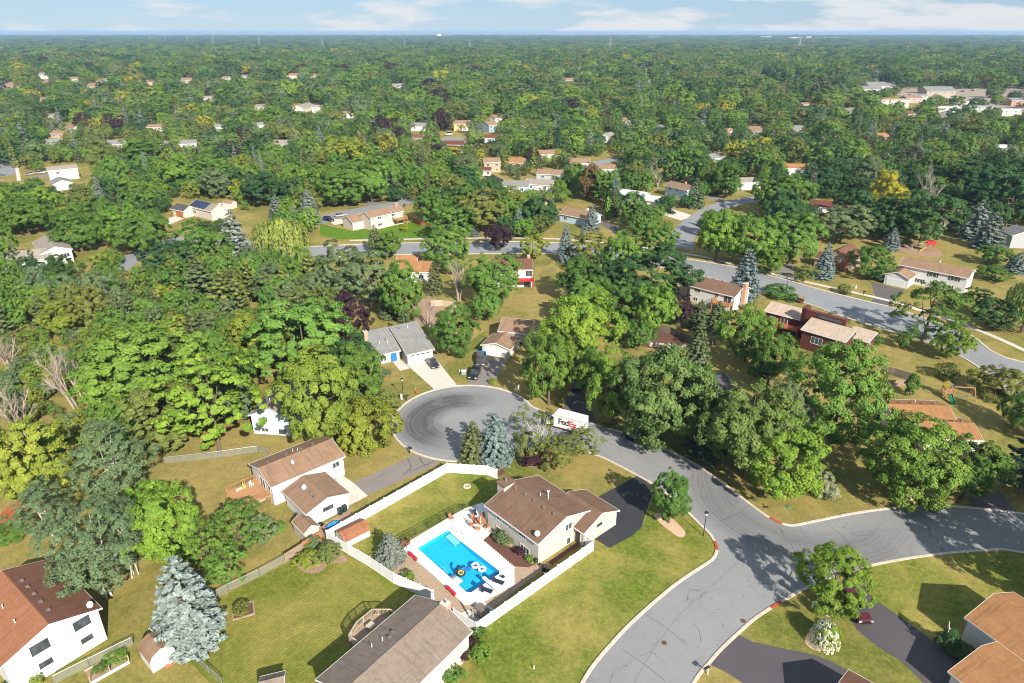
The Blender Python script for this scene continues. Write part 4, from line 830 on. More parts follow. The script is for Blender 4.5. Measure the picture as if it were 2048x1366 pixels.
h23 = House('house', 'house with very pale grey roof beyond the side street', [44.0,289.5,-.62,12.0,9.0,3.0,1.6], 'ltblue', 'r_white'); w23 = House('', '', [54.6,279.0,-.62,6.8,8.4,2.8,1.4], 'white', 'r_white', parent=h23, prefix='garage_')
h24 = House('house', 'pale blue two storey house with brown roof next to the dark spruce', [66.786,300.385,-1.0,13.5,7.5,4.483,1.705], 'ltblue', 'r_tan'); h24.window('S', 3, 3.6, 1.2, .9); h24.window('S', 7, 3.6, .8, .9); h24.window('S', 3.0, 1.2, 1.0, .7); h24.chimney(8, 4.4, .7, .7, .8, 4)
def far_house(label, px, py, L, W, ze, rise, deg, wall, roof, windows=2, name='house', cat='house', gar=False):
    """px,py: ground pixel of the near wall's middle"""
    k_ = 1.5 if py < 200 and name == 'house' else 1.0; L *= k_; W *= k_; ze *= k_**.6; rise *= k_
    g = G(px, py); th = R(deg); c = Vector((math.cos(th), math.sin(th))); o_ = g.to_2d() - c*L/2
    hh = House(name, label, [o_.x, o_.y, th, L, W, ze, rise], wall, roof, cat=cat)
    for k in range(windows): hh.window('S', L*(k+.5)/windows, ze-1.2, 1.3, 1.1)
    if ze > 4.2: [hh.window('S', L*(k+.5)/windows, 1.3, 1.2, .8) for k in range(windows)]
    if gar: hh.garage('S', L*.5, 4.8, 2.1)
    return hh
FAR = []
for a in (('white house with grey roof and a parked car left of the white van street',838,262,13,8,3.2,2.2,-10,'white','r_grey'),
          ('yellow wood house with white garage door behind the white van',925,262,13,9,5.0,2.0,8,'yellow','r_tan'),
          ('blue grey gabled house right of the yellow wood house',988,264,9,9,4.8,2.2,40,'greyblue','r_tan'),
          ('pale blue house with red roof below the white van street',985,291,11,8,4.6,1.8,25,'ltblue','r_maroon'),
          ('dark red house with long maroon roof below the white van street',905,302,14,8,3.6,1.8,-6,'redwood','r_maroon'),
          ('tan two storey house with brown roof beside the red shed roof',985,345,9,8,5.0,1.8,10,'tanwood','r_tan'),
          ('small tan garage with red roof at the black driveway',970,352,6,6,2.6,1.4,-4,'pink','r_maroon'),
          ('grey blue gabled house with pale grey roof right of the black driveway',1030,388,12,9,3.2,1.8,-12,'ltblue','r_grey'),
          ('white house with hipped grey roof between the spruces in the middle distance',1075,385,13,9,3.4,1.8,-20,'white','r_greybeige'),
          ('brown roofed house with grey wall left of the reddish tree',1098,368,13,8,4.4,1.8,-14,'grey','r_tan'),
          ('white wall house with red flowers at its front right of the reddish tree',1212,352,12,8,3.2,1.6,14,'cream','r_tan'),
          ('white gabled house beside the lawn in the right middle distance',1228,285,9,9,4.0,2.0,60,'white','r_greybeige'),
          ('small pale house with grey roof facing a sunny lawn',1315,266,8,8,3.4,1.8,-10,'white','r_grey'),
          ('white house with grey gable roof far right of the middle',1590,268,12,9,3.4,2.0,-24,'white','r_grey'),
          ('cream two storey house with tan roof among dark trees on the right',1582,358,13,8,5.2,1.6,-8,'white','r_orange'),
          ('white house end with grey roof behind the bare tree on the right',1497,380,13,8,3.4,1.6,12,'white','r_greybeige'),
          ('maroon roofed house in deep shade above the timber fronted house',1660,432,15,9,3.2,1.8,-18,'white','r_maroon'),
          ('brick fronted house with grey roof behind the cone shaped tree',232,305,13,9,4.8,1.8,-6,'stone','r_grey'),
          ('white house with grey roof peeking out at the left middle distance',107,298,9,8,3.6,1.8,10,'white','r_grey'),
          ('tan house between two yellow green columnar trees',312,268,12,8,4.6,1.6,0,'pink','r_tan'),
          ('white gabled house with a dark blue roof panel left of centre',444,268,8,8,4.4,2.0,20,'white','r_grey'),
          ('tan roofed cottage beside a columnar tree at the left',115,277,10,8,3.0,1.6,-8,'tanwood','r_tan'),
          ('pinkish house with steep roof far left',22,184,10,8,4.4,1.8,0,'pink','r_tan'),('tan gabled house pair far left upper row',152,168,9,8,5.0,1.8,16,'cream','r_tan'),
          ('pale house with cone roof in the far upper left row',203,172,9,9,4.6,2.4,-16,'cream','r_tan'),('tan house with gable in the far upper row left of the yellow tree',377,170,12,9,4.6,2.0,10,'cream','r_tan'),
          ('small white house beside a pool fence in the far upper row',452,166,7,7,4.8,1.6,4,'white','r_tan'),('peach house with several gables in the far upper row',585,160,16,9,4.6,2.0,-8,'cream','r_orange'),
          ('tan house half hidden in the far upper row right of the peach house',632,160,9,8,4.2,2.0,20,'pink','r_tan'),('grey shed roof below the far conifer row',797,180,9,8,3.2,2.0,24,'white','r_grey'),
          ('white cottage left of the large shade tree at the far left',330,300,7,7,3.4,1.6,10,'white','r_grey'),
          ('tan house with flat roof in front of the shopping area',1822,242,10,9,5.4,2.0,30,'white','r_redbrown'),('white gabled house in front of the far right woods',1690,232,11,8,4.2,2.0,-30,'white','r_grey'),
          ('white stucco house half behind dark firs right of centre',1612,222,8,9,5.4,1.6,10,'white','r_tan'),('brown house glimpsed under the right hand trees',1765,282,8,7,3.2,1.6,0,'orangewood','r_orange'),
          ('white roofed low house far right edge behind spruces',2010,305,10,8,2.8,1.2,0,'white','r_white'),('pale house at the right edge beside the lawn',2064,492,8,9,4.2,2.0,80,'grey','r_grey'),
          ('tan house glimpsed in trees left of the wide street corner',1508,272,8,8,4.2,2.0,-20,'cream','r_tan'),('white cottage among the firs right of the sunny lawn',1462,272,7,7,3.0,1.8,40,'white','r_tan'),
          ('grey house seen through trees near the bare tree',1372,340,7,6,2.4,1.0,12,'palewood' if False else 'cream','r_greybeige')):
    FAR.append((far_house(*a[0:1], *a[1:]), a))
for i, (x, y, w_, r_, d_) in enumerate(((22,176,'pink','r_tan',8),(86,158,'cream','r_greybeige',-12),(97,171,'tanwood','r_tan',30),(259,144,'cream','r_orange',5),(184,183,'pink','r_tan',-20),(305,172,'tanwood','r_tan',14),(492,160,'white','r_grey',0),(419,206,'pink','r_greybeige',24),(88,206,'pink','r_tan',-6),(107,242,'grey','r_greybeige',10),(140,270,'white','r_tan',-30),(378,300,'white','r_grey',18),(518,221,'cream','r_grey',-15),(637,226,'white','r_greybeige',9),(524,261,'white','r_grey',22),(832,286,'tanwood','r_redbrown',-10),(1142,170,'tanwood','r_tan',12),(1298,173,'white','r_grey',-8),(1407,256,'white','r_grey',35),(1503,276,'pink','r_tan',-25),(1098,322,'cream','r_tan',16),(1030,338,'tanwood','r_orange',-14),(1002,248,'cream','r_tan',40),(1525,160,'pink','r_greybeige',0),(1590,160,'white','r_grey',-10),(1160,345,'white','r_tan',6),(1435,330,'grey','r_grey',20),(1250,250,'cream','r_tan',-18),(700,240,'white','r_tan',12),(560,300,'cream','r_greybeige',-8))):
    hrz = 'far upper' if y < 215 else 'middle'
    sfx = {22: ', leftmost one', 88: ', lower one', 184: ', right one', 1098: ', lower one', 1002: ', upper one', 1250: ', upper right one'}.get(x, '')
    FAR.append((far_house('%s house with %s roof among trees, %s row at the %s' % ({'pink':'pinkish','cream':'cream','tanwood':'tan','white':'white','grey':'grey'}[w_], {'r_tan':'tan','r_greybeige':'grey beige','r_orange':'orange','r_grey':'grey','r_redbrown':'red brown'}[r_], hrz, ('far left','left','left of centre','centre left','centre','centre right','right of centre','right','far right')[min(8, x//215)]+sfx), x, y, (9,11,10)[i%3], 8, (3.2,4.6,3.6)[i%3], 1.9, d_, w_, r_, 2), None))
FAR[1][0].garage('S', 8.5, 4.8, 2.1)
gz = House('shed', 'small tan shed with brown roof in the yard left of the red brown tree', [12.0,279.5,-.2,4,3.5,2.2,1.0], 'tanwood', 'r_tan', cat='shed', o=.15)
# long roofs seen between trees
far_house('long grey roofed building glimpsed between trees above the yellow oak', 620, 222, 30, 12, 3.6, 2.4, 84, 'cream', 'r_greybeige', 0)
# shopping area, upper right
for a in (('low white building with grey hipped roof by the far parking lot',1765,180,34,26,4.5,4.2,-6,'white','r_grey'),('pale annex with grey roof left of the hipped building',1742,186,26,18,4.0,3.0,-6,'white','r_grey'),
          ('grey roofed office building in the middle of the parking lot',1880,196,30,24,7.0,4.0,-6,'stone','r_grey'),('stone and glass building with terrace roofs in front of the car park',1785,216,34,18,6.4,1.0,10,'cream','r_beige'),
          ('flat white canopy building by the service road',1895,226,22,12,4.5,.6,-8,'white','r_white'),('grey flat roofed building at the right of the car park',1965,224,24,14,4.5,.8,-5,'grey','r_grey')):
    far_house(*a, 4, 'building', 'building')
for a in (('small white shop left of the parking lot entrance',1838,200,16,12,4.2,1.6,-10,'white','r_grey'),('tan shop with brown roof behind the stone and glass building',1828,206,18,12,4.5,2.4,6,'stone','r_tan'),('pale flat roofed block at the right end of the car park',2030,232,24,14,4.6,.7,4,'cream','r_white'),('white shop beside the flat canopy building',1930,212,20,14,4.4,2.0,-8,'white','r_greybeige'),('brick shop at the far right edge of the car park',2040,212,18,14,5,2,0,'brick','r_grey')):
    far_house(*a, 3, 'building', 'building')
# sheds near the house at lower left
def gambrel(label, q, wall, roof, door=True, name='shed'):
    x0,y0,th,L,W,ze,rise = q; r_ = thing(name, label, 'shed', (x0,y0,0), th); w = W/2
    pr = [(0,ze),(.14*W,ze+rise*.6),(w,ze+rise),(W-.14*W,ze+rise*.6),(W,ze)]
    b = MB(); b.extrude_x([(.08,0),(W-.08,0),(W-.08,ze)]+[(y,z-.06) for y,z in pr[::-1][1:-1]]+[(.08,ze)], .08, L-.08); b.obj('wall', M[wall], r_)
    b = MB(); b.extrude_x(pr + [(y,z+.07) for y,z in pr[::-1]], 0, L); b.obj('roof', M[roof], r_)
    if door:
        d = MB(); d.box(L-.079,L-.03,W*.28,W*.72,.05,1.75); dd = d.obj('door', M['trim'], r_)
    return r_
gambrel('small barn shaped shed with orange tan roof beside the huge blue spruce', [-42.9,56.6,-.72,3.2,2.9,1.6,1.15], 'white', 'r_tan')
gambrel('low shed with red brown roof inside the white fence', [-23.4,74.9,.713,4.2,2.7,1.05,1.0], 'cream', 'r_rust', False)
s1 = House('shed', 'blue grey shed with brown roof half behind the huge blue spruce', [-42.6,64.0,-.72,3.0,2.6,2.0,.7], 'greyblue', 'r_redbrown', cat='shed', o=.12)
# ---------------------------------------------------------------- fences
def panel_fence(name, label, pts, mat, h=1.8, step=2.4, post=.13, thick=.05, cap=True, cat='fence', picket=False):
    r_ = thing(name, label, cat, (pts[0].x, pts[0].y, 0)); o0 = Vector((pts[0].x, pts[0].y, 0)); cache = {}
    pb = MB(); pb.box(-post/2,post/2,-post/2,post/2,-.1,h+.08)
    if cap: pb.box(-post*.7,post*.7,-post*.7,post*.7,h+.081,h+.14)
    pm = pb.mesh('post', mat)
    for a, b in zip(pts[:-1], pts[1:]):
        a = Vector((a.x,a.y,0))-o0; b = Vector((b.x,b.y,0))-o0; n = max(1, round((b-a).length/step)); w = (b-a).length/n; th = math.atan2((b-a).y, (b-a).x)
        k = round(w,3)
        if k not in cache:
            f = MB(); f.box(post/2+.005,w-post/2-.005,-thick/2,thick/2,.06,h)
            if picket:
                f = MB(); m_ = int(w/.15)
                for i in range(m_): x = w*(i+.5)/m_; f.box(x-.066,x+.066,-.012+(i%2)*.006,.012+(i%2)*.006,.03,h+random.Random(i).uniform(-.02,.02))
                f.bar((0,.03,h*.25),(w,.03,h*.25),.04,.09); f.bar((0,.03,h*.8),(w,.03,h*.8),.04,.09)
            else:
                f.box(post/2+.005,w-post/2-.005,-thick*.8,thick*.8,h-.14,h+.02); f.box(post/2+.005,w-post/2-.005,-thick*.8,thick*.8,.04,.18)
            cache[k] = f.mesh('panel', mat)
        for i in range(n):
            p = a.lerp(b, i/n); put('panel', cache[k], r_, p, th); put('post', pm, r_, p, th)
    put('post', pm, r_, Vector((pts[-1].x, pts[-1].y, 0))-o0)
    return r_
gp = lambda *p: [G(x,y) for x,y in p]
panel_fence('vinyl_fence', 'white vinyl fence along the lawn beside the cracked driveway', gp((654.6,1082),(894.7,945),(975.2,950.3),(994,958)), M['vinyl'])
panel_fence('vinyl_fence', 'white vinyl fence between the striped lawn and the gravel bed', gp((655.4,1083.5),(741,1134.7),(787.8,1166.9),(868,1203)), M['vinyl'])
panel_fence('vinyl_fence', 'long white vinyl fence between the pool and the corner lawn', gp((908,1240),(952.5,1268),(1185.6,1102),(1170,1092)), M['vinyl'])
M['mesh'] = None
m_, t_, b_ = newmat('chain_link_mesh'); b_.inputs['Base Color'].default_value = (.36,.38,.36,1); b_.inputs['Roughness'].default_value = .6
tr = nd(t_, 'ShaderNodeBsdfTransparent'); mx_ = nd(t_, 'ShaderNodeMixShader'); mx_.inputs[0].default_value = .30; t_.links.new(tr.outputs[0], mx_.inputs[1]); t_.links.new(b_.outputs[0], mx_.inputs[2]); t_.links.new(mx_.outputs[0], t_.nodes['Material Output'].inputs[0]); M['mesh'] = m_
def link_fence(label, pts, h=1.25, step=3.0, mat='metal', bars=False, name='chain_link_fence'):
    o0 = Vector((pts[0].x,pts[0].y,0)); r_ = thing(name, label, 'fence', o0); pm = MB().tube((0,0,-.1),(0,0,h+.05),.04,.04,6).mesh('post', M[mat])
    for a, b in zip(pts[:-1], pts[1:]):
        a = Vector((a.x,a.y,0))-o0; b = Vector((b.x,b.y,0))-o0; n = max(1, round((b-a).length/step)); up = Vector((0,0,h))
        MB().tube(a+up, b+up, .03, .03, 6).obj('rail', M[mat], r_)
        if bars:
            f = MB(); k = int((b-a).length/.14); f.bar(a+Vector((0,0,.1)), b+Vector((0,0,.1)), .03,.03)
            for i in range(k): p = a.lerp(b, i/k); f.bar(p+Vector((0,0,.1)), p+up, .018, .018)
            f.obj('bars', M[mat], r_)
        else:
            f = MB(); d = (b-a).normalized(); nn = Vector((-d.y,d.x,0))*.004; f.add([a+nn+Vector((0,0,.03)), b+nn+Vector((0,0,.03)), b+nn+up, a+nn+up], [(0,1,2,3)]); f.obj('mesh_panel', M['mesh'], r_)
        for i in range(n+1): put('post', pm, r_, a.lerp(b, i/n))
link_fence('chain link fence from the cedar fence past the fruit trees', gp((430,1198),(457.6,1183),(520,1153),(571,1124.5)))
link_fence('chain link fence running down from the small barn shaped shed', gp((345,1284),(392,1324),(446,1372)))
link_fence('chain link fence along the vegetable bed at the bottom left', gp((110,1368),(180,1333),(267,1290)))
link_fence('chain link fence at the edge of the woods behind the tan roofed house', gp((330,927),(424,917),(516.7,904),(539,912)))
link_fence('black iron fence between the pool deck and the fenced lawn', gp((745,1125),(805,1084),(905,1030),(925,1021),(952,1026)), 1.2, 2.4, 'black', True, 'iron_fence')
panel_fence('picket_fence', 'reddish privacy fence of upright boards behind the garden bed', gp((607.8,1101.6),(643,1080)), M['cush'], 1.6, 2.4, .1, picket=True, cap=False)
panel_fence('picket_fence', 'weathered privacy fence next to the reddish boards', gp((571.6,1124.7),(607,1102.2)), M['oldwood'], 1.5, 2.4, .1, picket=True, cap=False)
panel_fence('picket_fence', 'orange stained fence in the yard right of the bright lawn', gp((826,445),(845,452),(881,458)), M['redfence'], 1.8, 2.4, .1, picket=True, cap=False)
panel_fence('picket_fence', 'dark board fence along the rock garden', gp((1283,655),(1340,668),(1385,690),(1430,690)), M['greywood'], 1.8, 2.4, .1, picket=True, cap=False)
panel_fence('picket_fence', 'dark slanting board fence above the orange roof', gp((1762,745),(1790,752),(1822,762)), M['greywood'], 1.7, 2.4, .1, picket=True, cap=False)
panel_fence('picket_fence', 'grey board fence just below the dark slanting fence', gp((1768,772),(1822,772)), M['oldwood'], 1.4, 2.4, .1, picket=True, cap=False)
panel_fence('picket_fence', 'pale board fence behind the grey roofed house', gp((862,613),(885,612),(912,616)), M['palewood'], 1.7, 2.4, .1, picket=True, cap=False)
panel_fence('picket_fence', 'red board fence at the far left beside the gravel drive', gp((0,1052),(28,1030),(52,1014)), M['redfence'], 1.7, 2.4, .1, picket=True, cap=False)
# ---------------------------------------------------------------- pool and its deck
PZ = .10
dpts = GP([(806,1100),(819,1083),(908,1030),(926,1019),(965,1006),(1000,1030),(978,1052),(984,1066),(965,1081),(1028.4,1135),(1029,1169),(957,1210),(928,1210),(866,1150)])
tag(sheet('pool_deck', dpts, M['pooldeck'], PZ, holes=[POOL]), kind='structure')
b = MB(); n = len(dpts); [b.quad((dpts[i].x,dpts[i].y,0),(dpts[(i+1)%n].x,dpts[(i+1)%n].y,0),(dpts[(i+1)%n].x,dpts[(i+1)%n].y,PZ-.002),(dpts[i].x,dpts[i].y,PZ-.002)) for i in range(n)]
tag(b.obj('pool_deck_edge', M['pooldeck']), kind='structure')
m_, t_, b_ = newmat('pool_liner'); v_ = noise(t_, 3.0, 3, .6, wpos(t_)); t_.links.new(mixc(t_, ramp(t_, v_, .35,.65), (.035,.42,.66), (.06,.50,.74)), b_.inputs['Base Color']); b_.inputs['Roughness'].default_value = .5; M['liner'] = m_
m_, t_, b_ = newmat('pool_water'); t_.nodes.remove(b_); trn = nd(t_, 'ShaderNodeBsdfTransparent'); trn.inputs[0].default_value = (.50,.90,.99,1); gl = nd(t_, 'ShaderNodeBsdfGlossy'); gl.inputs['Roughness'].default_value = .03
fr = nd(t_, 'ShaderNodeLayerWeight'); wv = noise(t_, 3.2, 4, .6, wpos(t_)); bp = nd(t_, 'ShaderNodeBump', ins={'Strength': .35, 'Distance': .05}); t_.links.new(wv, bp.inputs['Height']); t_.links.new(bp.outputs[0], fr.inputs['Normal']); pw = nd(t_, 'ShaderNodeMath', operation='POWER'); t_.links.new(fr.outputs['Facing'], pw.inputs[0]); pw.inputs[1].default_value = 5.0; ma = nd(t_, 'ShaderNodeMath', operation='MULTIPLY_ADD'); t_.links.new(pw.outputs[0], ma.inputs[0]); ma.inputs[1].default_value = .95; ma.inputs[2].default_value = .02; t_.links.new(bp.outputs[0], gl.inputs['Normal'])
mxx = nd(t_, 'ShaderNodeMixShader'); t_.links.new(ma.outputs[0], mxx.inputs[0]); t_.links.new(trn.outputs[0], mxx.inputs[1]); t_.links.new(gl.outputs[0], mxx.inputs[2]); t_.links.new(mxx.outputs[0], t_.nodes['Material Output'].inputs[0]); M['water'] = m_
pool = thing('swimming_pool', 'rectangular bright blue swimming pool in the white deck', 'swimming pool', POOL_C)
rel = [p - POOL_C for p in POOL]; n = len(rel); b = MB()
ax_ = (G(998,1143)-G(893,1063)).normalized(); dep = lambda p: -.5 - .5*max(0, min(1, (p.dot(ax_)+1)/5))
for i in range(n): a, c = rel[i], rel[(i+1)%n]; b.quad((a.x,a.y,PZ-.003),(a.x,a.y,dep(a)),(c.x,c.y,dep(c)),(c.x,c.y,PZ-.003))
for t3 in tessellate_polygon([[Vector((p.x,p.y,0)) for p in rel]]): b.add([(rel[i].x,rel[i].y,dep(rel[i])) for i in t3], [(0,1,2)])
bm = b.obj('basin', M['liner'], pool); w_ = sheet('water', rel, M['water'], -.06, parent=pool)
s0 = G(899,1064)-POOL_C; s1_ = G(921.5,1083.5)-POOL_C; dn = (s1_-s0).normalized(); inn = Vector((-dn.y,dn.x,0)); inn = inn if inn.dot(-s0) > 0 else -inn
for k in range(3): b = MB(); a = s0+dn*.25; c = s1_-dn*.2; q0, q1 = inn*(.02), inn*(.95-.28*k); z_ = -.12-.28*(2-k) if False else -.10-.1*k; b.add([a+q0+Vector((0,0,-.40)),c+q0+Vector((0,0,-.40)),c+q1+Vector((0,0,-.40)),a+q1+Vector((0,0,-.40)),a+q0+Vector((0,0,z_)),c+q0+Vector((0,0,z_)),c+q1+Vector((0,0,z_)),a+q1+Vector((0,0,z_))], [(4,5,6,7),(0,1,5,4),(1,2,6,5),(2,3,7,6),(3,0,4,7)]); b.obj('step', M['pooldeck'], pool)
def ladder(label, px, py, ang):
    g = G(px,py,PZ); r_ = thing('pool_rail', label, 'handrail', (g.x,g.y,PZ), ang)
    for s_ in (-.28,.28): MB().path([(s_,.35,0),(s_,.32,.55),(s_,.1,.8),(s_,-.3,.75),(s_,-.5,.35),(s_,-.55,-.35)], .025, 6).obj('hand_rail', M['metal'], r_)
aw = math.atan2(dn.y, dn.x)
ladder('chrome hand rail at the far corner steps of the pool', 906, 1062, aw+R(90)); ladder('chrome hand rail at the right end of the pool steps', 925, 1074, aw); ladder('chrome ladder on the left long side of the pool', 886, 1147, aw+R(180))
def at_px(px, py, z=PZ): g = G(px,py,z); return (g.x,g.y,z)
b = MB(); b.box(-.25,.25,-1.6,1.5,.42,.48); r_ = thing('diving_board', 'white diving board at the near end of the pool', 'diving board', at_px(981,1172), aw-R(90)+R(180)); b.obj('board', M['vinyl'], r_); b = MB(); b.box(-.2,.2,-1.4,-.5,0,.419); b.obj('base', M['trim'], r_)
def lounger(label, px, py, ang, grp='loungers by the diving board'):
    r_ = thing('sun_lounger', label, 'lounger', at_px(px,py), ang, grp)
    b = MB(); b.box(-.33,.33,-.9,.35,.3,.35); b.obj('seat', M['navy'], r_); b = MB(); b.add([(-.33,.35,.3),(.33,.35,.3),(.33,.9,.75),(-.33,.9,.75),(-.33,.35,.35),(.33,.35,.35),(.33,.87,.80),(-.33,.87,.80)], [(0,3,2,1),(4,5,6,7),(0,1,5,4),(2,3,7,6),(1,2,6,5),(3,0,4,7)]); b.obj('backrest', M['navy'], r_)
    for x in (-.34,.34):
        for y in (-.8,.5): MB().tube((x,y,0),(x,y,.3),.025,.025,6).obj('leg', M['metal'], r_)
lounger('navy sling lounger right of the diving board', 995, 1166, aw+R(115)); lounger('navy sling lounger left of the diving board', 972, 1183, aw+R(115))
def sidetable(label, px, py): r_ = thing('side_table', label, 'table', at_px(px,py)); MB().lathe([(.26,.42),(.26,.45)],12).obj('table_top', M['navy'], r_); MB().tube((0,0,0),(0,0,.42),.04,.04,6).obj('leg', M['metal'], r_)
sidetable('small dark side table beyond the right lounger', 1006, 1158); sidetable('small dark side table left of the left lounger', 965, 1186)
def bench(label, px, py, ang):
    r_ = thing('bench', label, 'bench', at_px(px,py), ang); MB().box(-.95,.95,-.2,.2,.40,.46).obj('seat', M['red'], r_)
    for x in (-.75,.75): MB().box(x-.05,x+.05,-.18,.18,0,.399).obj('leg', M['red'], r_)
bench('low red bench at the far end of the pool side near the small spruce', 826, 1116, aw); bench('low red bench at the near left side of the pool', 902, 1185, aw)
def chair(label, px, py, ang, mat='cush', grp=None, z=PZ, name='patio_chair', s=1.0):
    r_ = thing(name, label, 'chair', at_px(px,py,z), ang, grp); r_.scale = (s,s,s)
    MB().box(-.27,.27,-.25,.27,.38,.46).obj('seat', M[mat], r_); b = MB(); b.add([(-.27,.27,.4),(.27,.27,.4),(.27,.42,1.0),(-.27,.42,1.0),(-.27,.33,.4),(.27,.33,.4),(.27,.48,1.0),(-.27,.48,1.0)], [(0,1,2,3),(7,6,5,4),(0,4,5,1),(2,6,7,3),(1,5,6,2),(3,7,4,0)]); b.obj('backrest', M[mat], r_)
    for x in (-.24,.24):
        for y in (-.22,.24): MB().box(x-.025,x+.025,y-.025,y+.025,0,.379).obj('leg', M['wood'], r_)
        MB().box(x-.03,x+.03,-.25,.3,.62,.66).obj('armrest', M['wood'], r_)
dt = thing('dining_table', 'terracotta octagonal patio table with closed parasol pole by the house', 'table', at_px(961,1050)); MB().lathe([(.85,.70),(.85,.75)],8).obj('table_top', M['cush'], dt); MB().tube((0,0,0),(0,0,.7),.08,.08,8).obj('pedestal', M['wood'], dt)
pr_ = thing('parasol', 'closed grey parasol standing in the terracotta patio table', 'parasol', at_px(961,1050,PZ+.76)); MB().tube((0,0,0),(0,0,1.6),.03,.03,6).obj('pole', M['metal'], pr_); MB().lathe([(.05,.3),(.14,.5),(.10,1.3),(.03,1.62)],8).obj('canopy', M['palewood'], pr_)
for k in range(6):
    a = k*math.pi/3+.3; x, y = at_px(961,1050)[:2]; r_ = None
    g_ = proj((x+1.25*math.cos(a), y+1.25*math.sin(a), PZ)); chair('terracotta cushioned chair at the octagonal patio table, %s side' % ('far right','far left','left','near left','near right','right')[k], g_[0], g_[1], a-R(90), 'cush', 'chairs around the octagonal patio table')
chair('brown deck chair against the black iron fence', 904, 1040, 1.0); chair('maroon deck chair beside the small blue spruce', 814, 1092, -.6, 'mulch'); chair('second maroon deck chair nearest the small blue spruce', 809, 1096, .6, 'mulch'); chair('grey chair in the shade of the house by the patio', 950, 1033, .4, 'navy'); chair('white chair left of the patio table', 941, 1046, 2.0, 'vinyl')
# floats
def tube_float(label, px, py, mat, r1=.42, r2=.17): g = G(px,py,.02); b = MB(); b.torus(r1, r2, 22, 8, (0,0,r2*.6)); tag(b.obj('swim_ring', mat, None, (g.x,g.y,-.06), smooth=True), label, 'swim ring')
def striped(name, a, b_c, n_=7):
    m, t, b = newmat(name); oc = coord(t); w = nd(t, 'ShaderNodeTexGradient', gradient_type='RADIAL'); t.links.new(oc, w.inputs[0]); mm = nd(t, 'ShaderNodeMath', operation='MULTIPLY'); mm.inputs[1].default_value = n_; t.links.new(w.outputs['Fac'], mm.inputs[0]); fr_ = nd(t, 'ShaderNodeMath', operation='FRACT'); t.links.new(mm.outputs[0], fr_.inputs[0]); gt = nd(t, 'ShaderNodeMath', operation='GREATER_THAN'); gt.inputs[1].default_value = .5; t.links.new(fr_.outputs[0], gt.inputs[0]); t.links.new(mixc(t, gt.outputs[0], a, b_c), b.inputs['Base Color']); b.inputs['Roughness'].default_value = .3; return m
tube_float('pink and white striped swim ring in the pool', 950.5, 1131, striped('pink_white_vinyl', (.75,.70,.68), (.75,.35,.45))); tube_float('white and pale orange swim ring right of the pink one', 964, 1138, striped('white_orange_vinyl', (.75,.73,.7), (.7,.5,.35), 6))
tf = thing('pool_float', 'black and gold inflatable ring seat with an upright back', 'float', at_px(922,1148,-.06)); MB().torus(.45,.17,20,8,(0,0,.12)).obj('ring', M['black'], tf, smooth=True); MB().torus(.36,.1,20,6,(0,0,.24)).obj('gold_band', M['yellowp'], tf, smooth=True); MB().path([(-.5,.1,.1),(-.62,.25,.5),(-.45,.4,.95),(-.2,.4,1.1)], .15, 8).obj('upright_neck', M['black'], tf, smooth=True)
tb_ = thing('inflatable_lounge', 'blue inflatable lounge behind the black ring seat', 'float', at_px(928,1141,-.06), .5); [MB().tube((-.8,y,.1),(.8,y,.1),.13,.13,8).obj('air_tube', M['bluep'], tb_, smooth=True) for y in (-.3,0,.3)]
tm_ = thing('pool_mat', 'pale floating mat at the left edge of the pool', 'float', at_px(911,1160,-.05), aw+.1); [MB().tube((-.9,y,.06),(.9,y,.06),.08,.08,8).obj('air_tube', M['vinyl'] if i % 2 else simple('pale_blue_vinyl_%d' % i, (.5,.62,.75), .3), tm_, smooth=True) for i, y in enumerate((-.45,-.27,-.09,.09,.27,.45))]
# covered picnic set
pad = sheet('concrete_slab', GP([(920,1228),(966,1203),(1000,1228),(962,1250)]), M['concrete'], .05)
pt = thing('picnic_table', 'grey picnic table with benches on the slab inside the fence corner', 'picnic table', at_px(964,1228,.05), aw+.05); MB().box(-1.05,1.05,-.42,.42,.72,.78).obj('table_top', M['greywood'], pt)
for y in (-.75,.75): MB().box(-1.0,1.0,y-.15,y+.15,.42,.47).obj('bench_seat', M['greywood'], pt)
for x in (-.7,.7): b = MB(); b.bar((x,-.8,.02),(x,-.2,.72),.07,.07); b.bar((x,.8,.02),(x,.2,.72),.07,.07); b.bar((x,-.8,.4),(x,.8,.4),.06,.06); b.obj('trestle', M['greywood'], pt)
up_ = thing('parasol', 'closed brown parasol on a stand beside the picnic table', 'parasol', at_px(946,1246,.05)); MB().tube((0,0,0),(0,0,2.6),.03,.03,6).obj('pole', M['metal'], up_); MB().lathe([(.04,.9),(.15,1.1),(.12,2.2),(.03,2.62)],8).obj('canopy', M['oldwood'], up_); MB().lathe([(.3,0),(.3,.08),(.05,.12)],12).obj('base', M['black'], up_)
pe_ = thing('pool_equipment', 'pool pump and filter tanks beside the house corner', 'pump', at_px(1088,1140,0), aw); MB().lathe([(.3,0),(.33,.3),(.33,.8),(.15,1.0)],12).obj('filter_tank', M['black'], pe_, smooth=True); MB().lathe([(.22,0),(.22,.5),(.1,.6)],12,(.7,.1,0)).obj('pump', M['black'], pe_); MB().path([(0,.3,.2),(.7,.5,.2),(1.1,.5,.2),(1.1,-.4,.2),(.4,-.5,.2)], .05, 6).obj('pipes', M['vinyl'], pe_)
fp = thing('grill', 'black kettle grill on the gravel by the house corner', 'grill', at_px(1072,1129,0)); MB().lathe([(.05,.45),(.28,.6),(.32,.78),(.28,.95),(.05,1.05)],14).obj('kettle', M['black'], fp, smooth=True); [MB().tube((0,0,.6),(.32*math.cos(k*2.1),.32*math.sin(k*2.1),0),.02,.02,5).obj('leg', M['black'], fp) for k in range(3)]
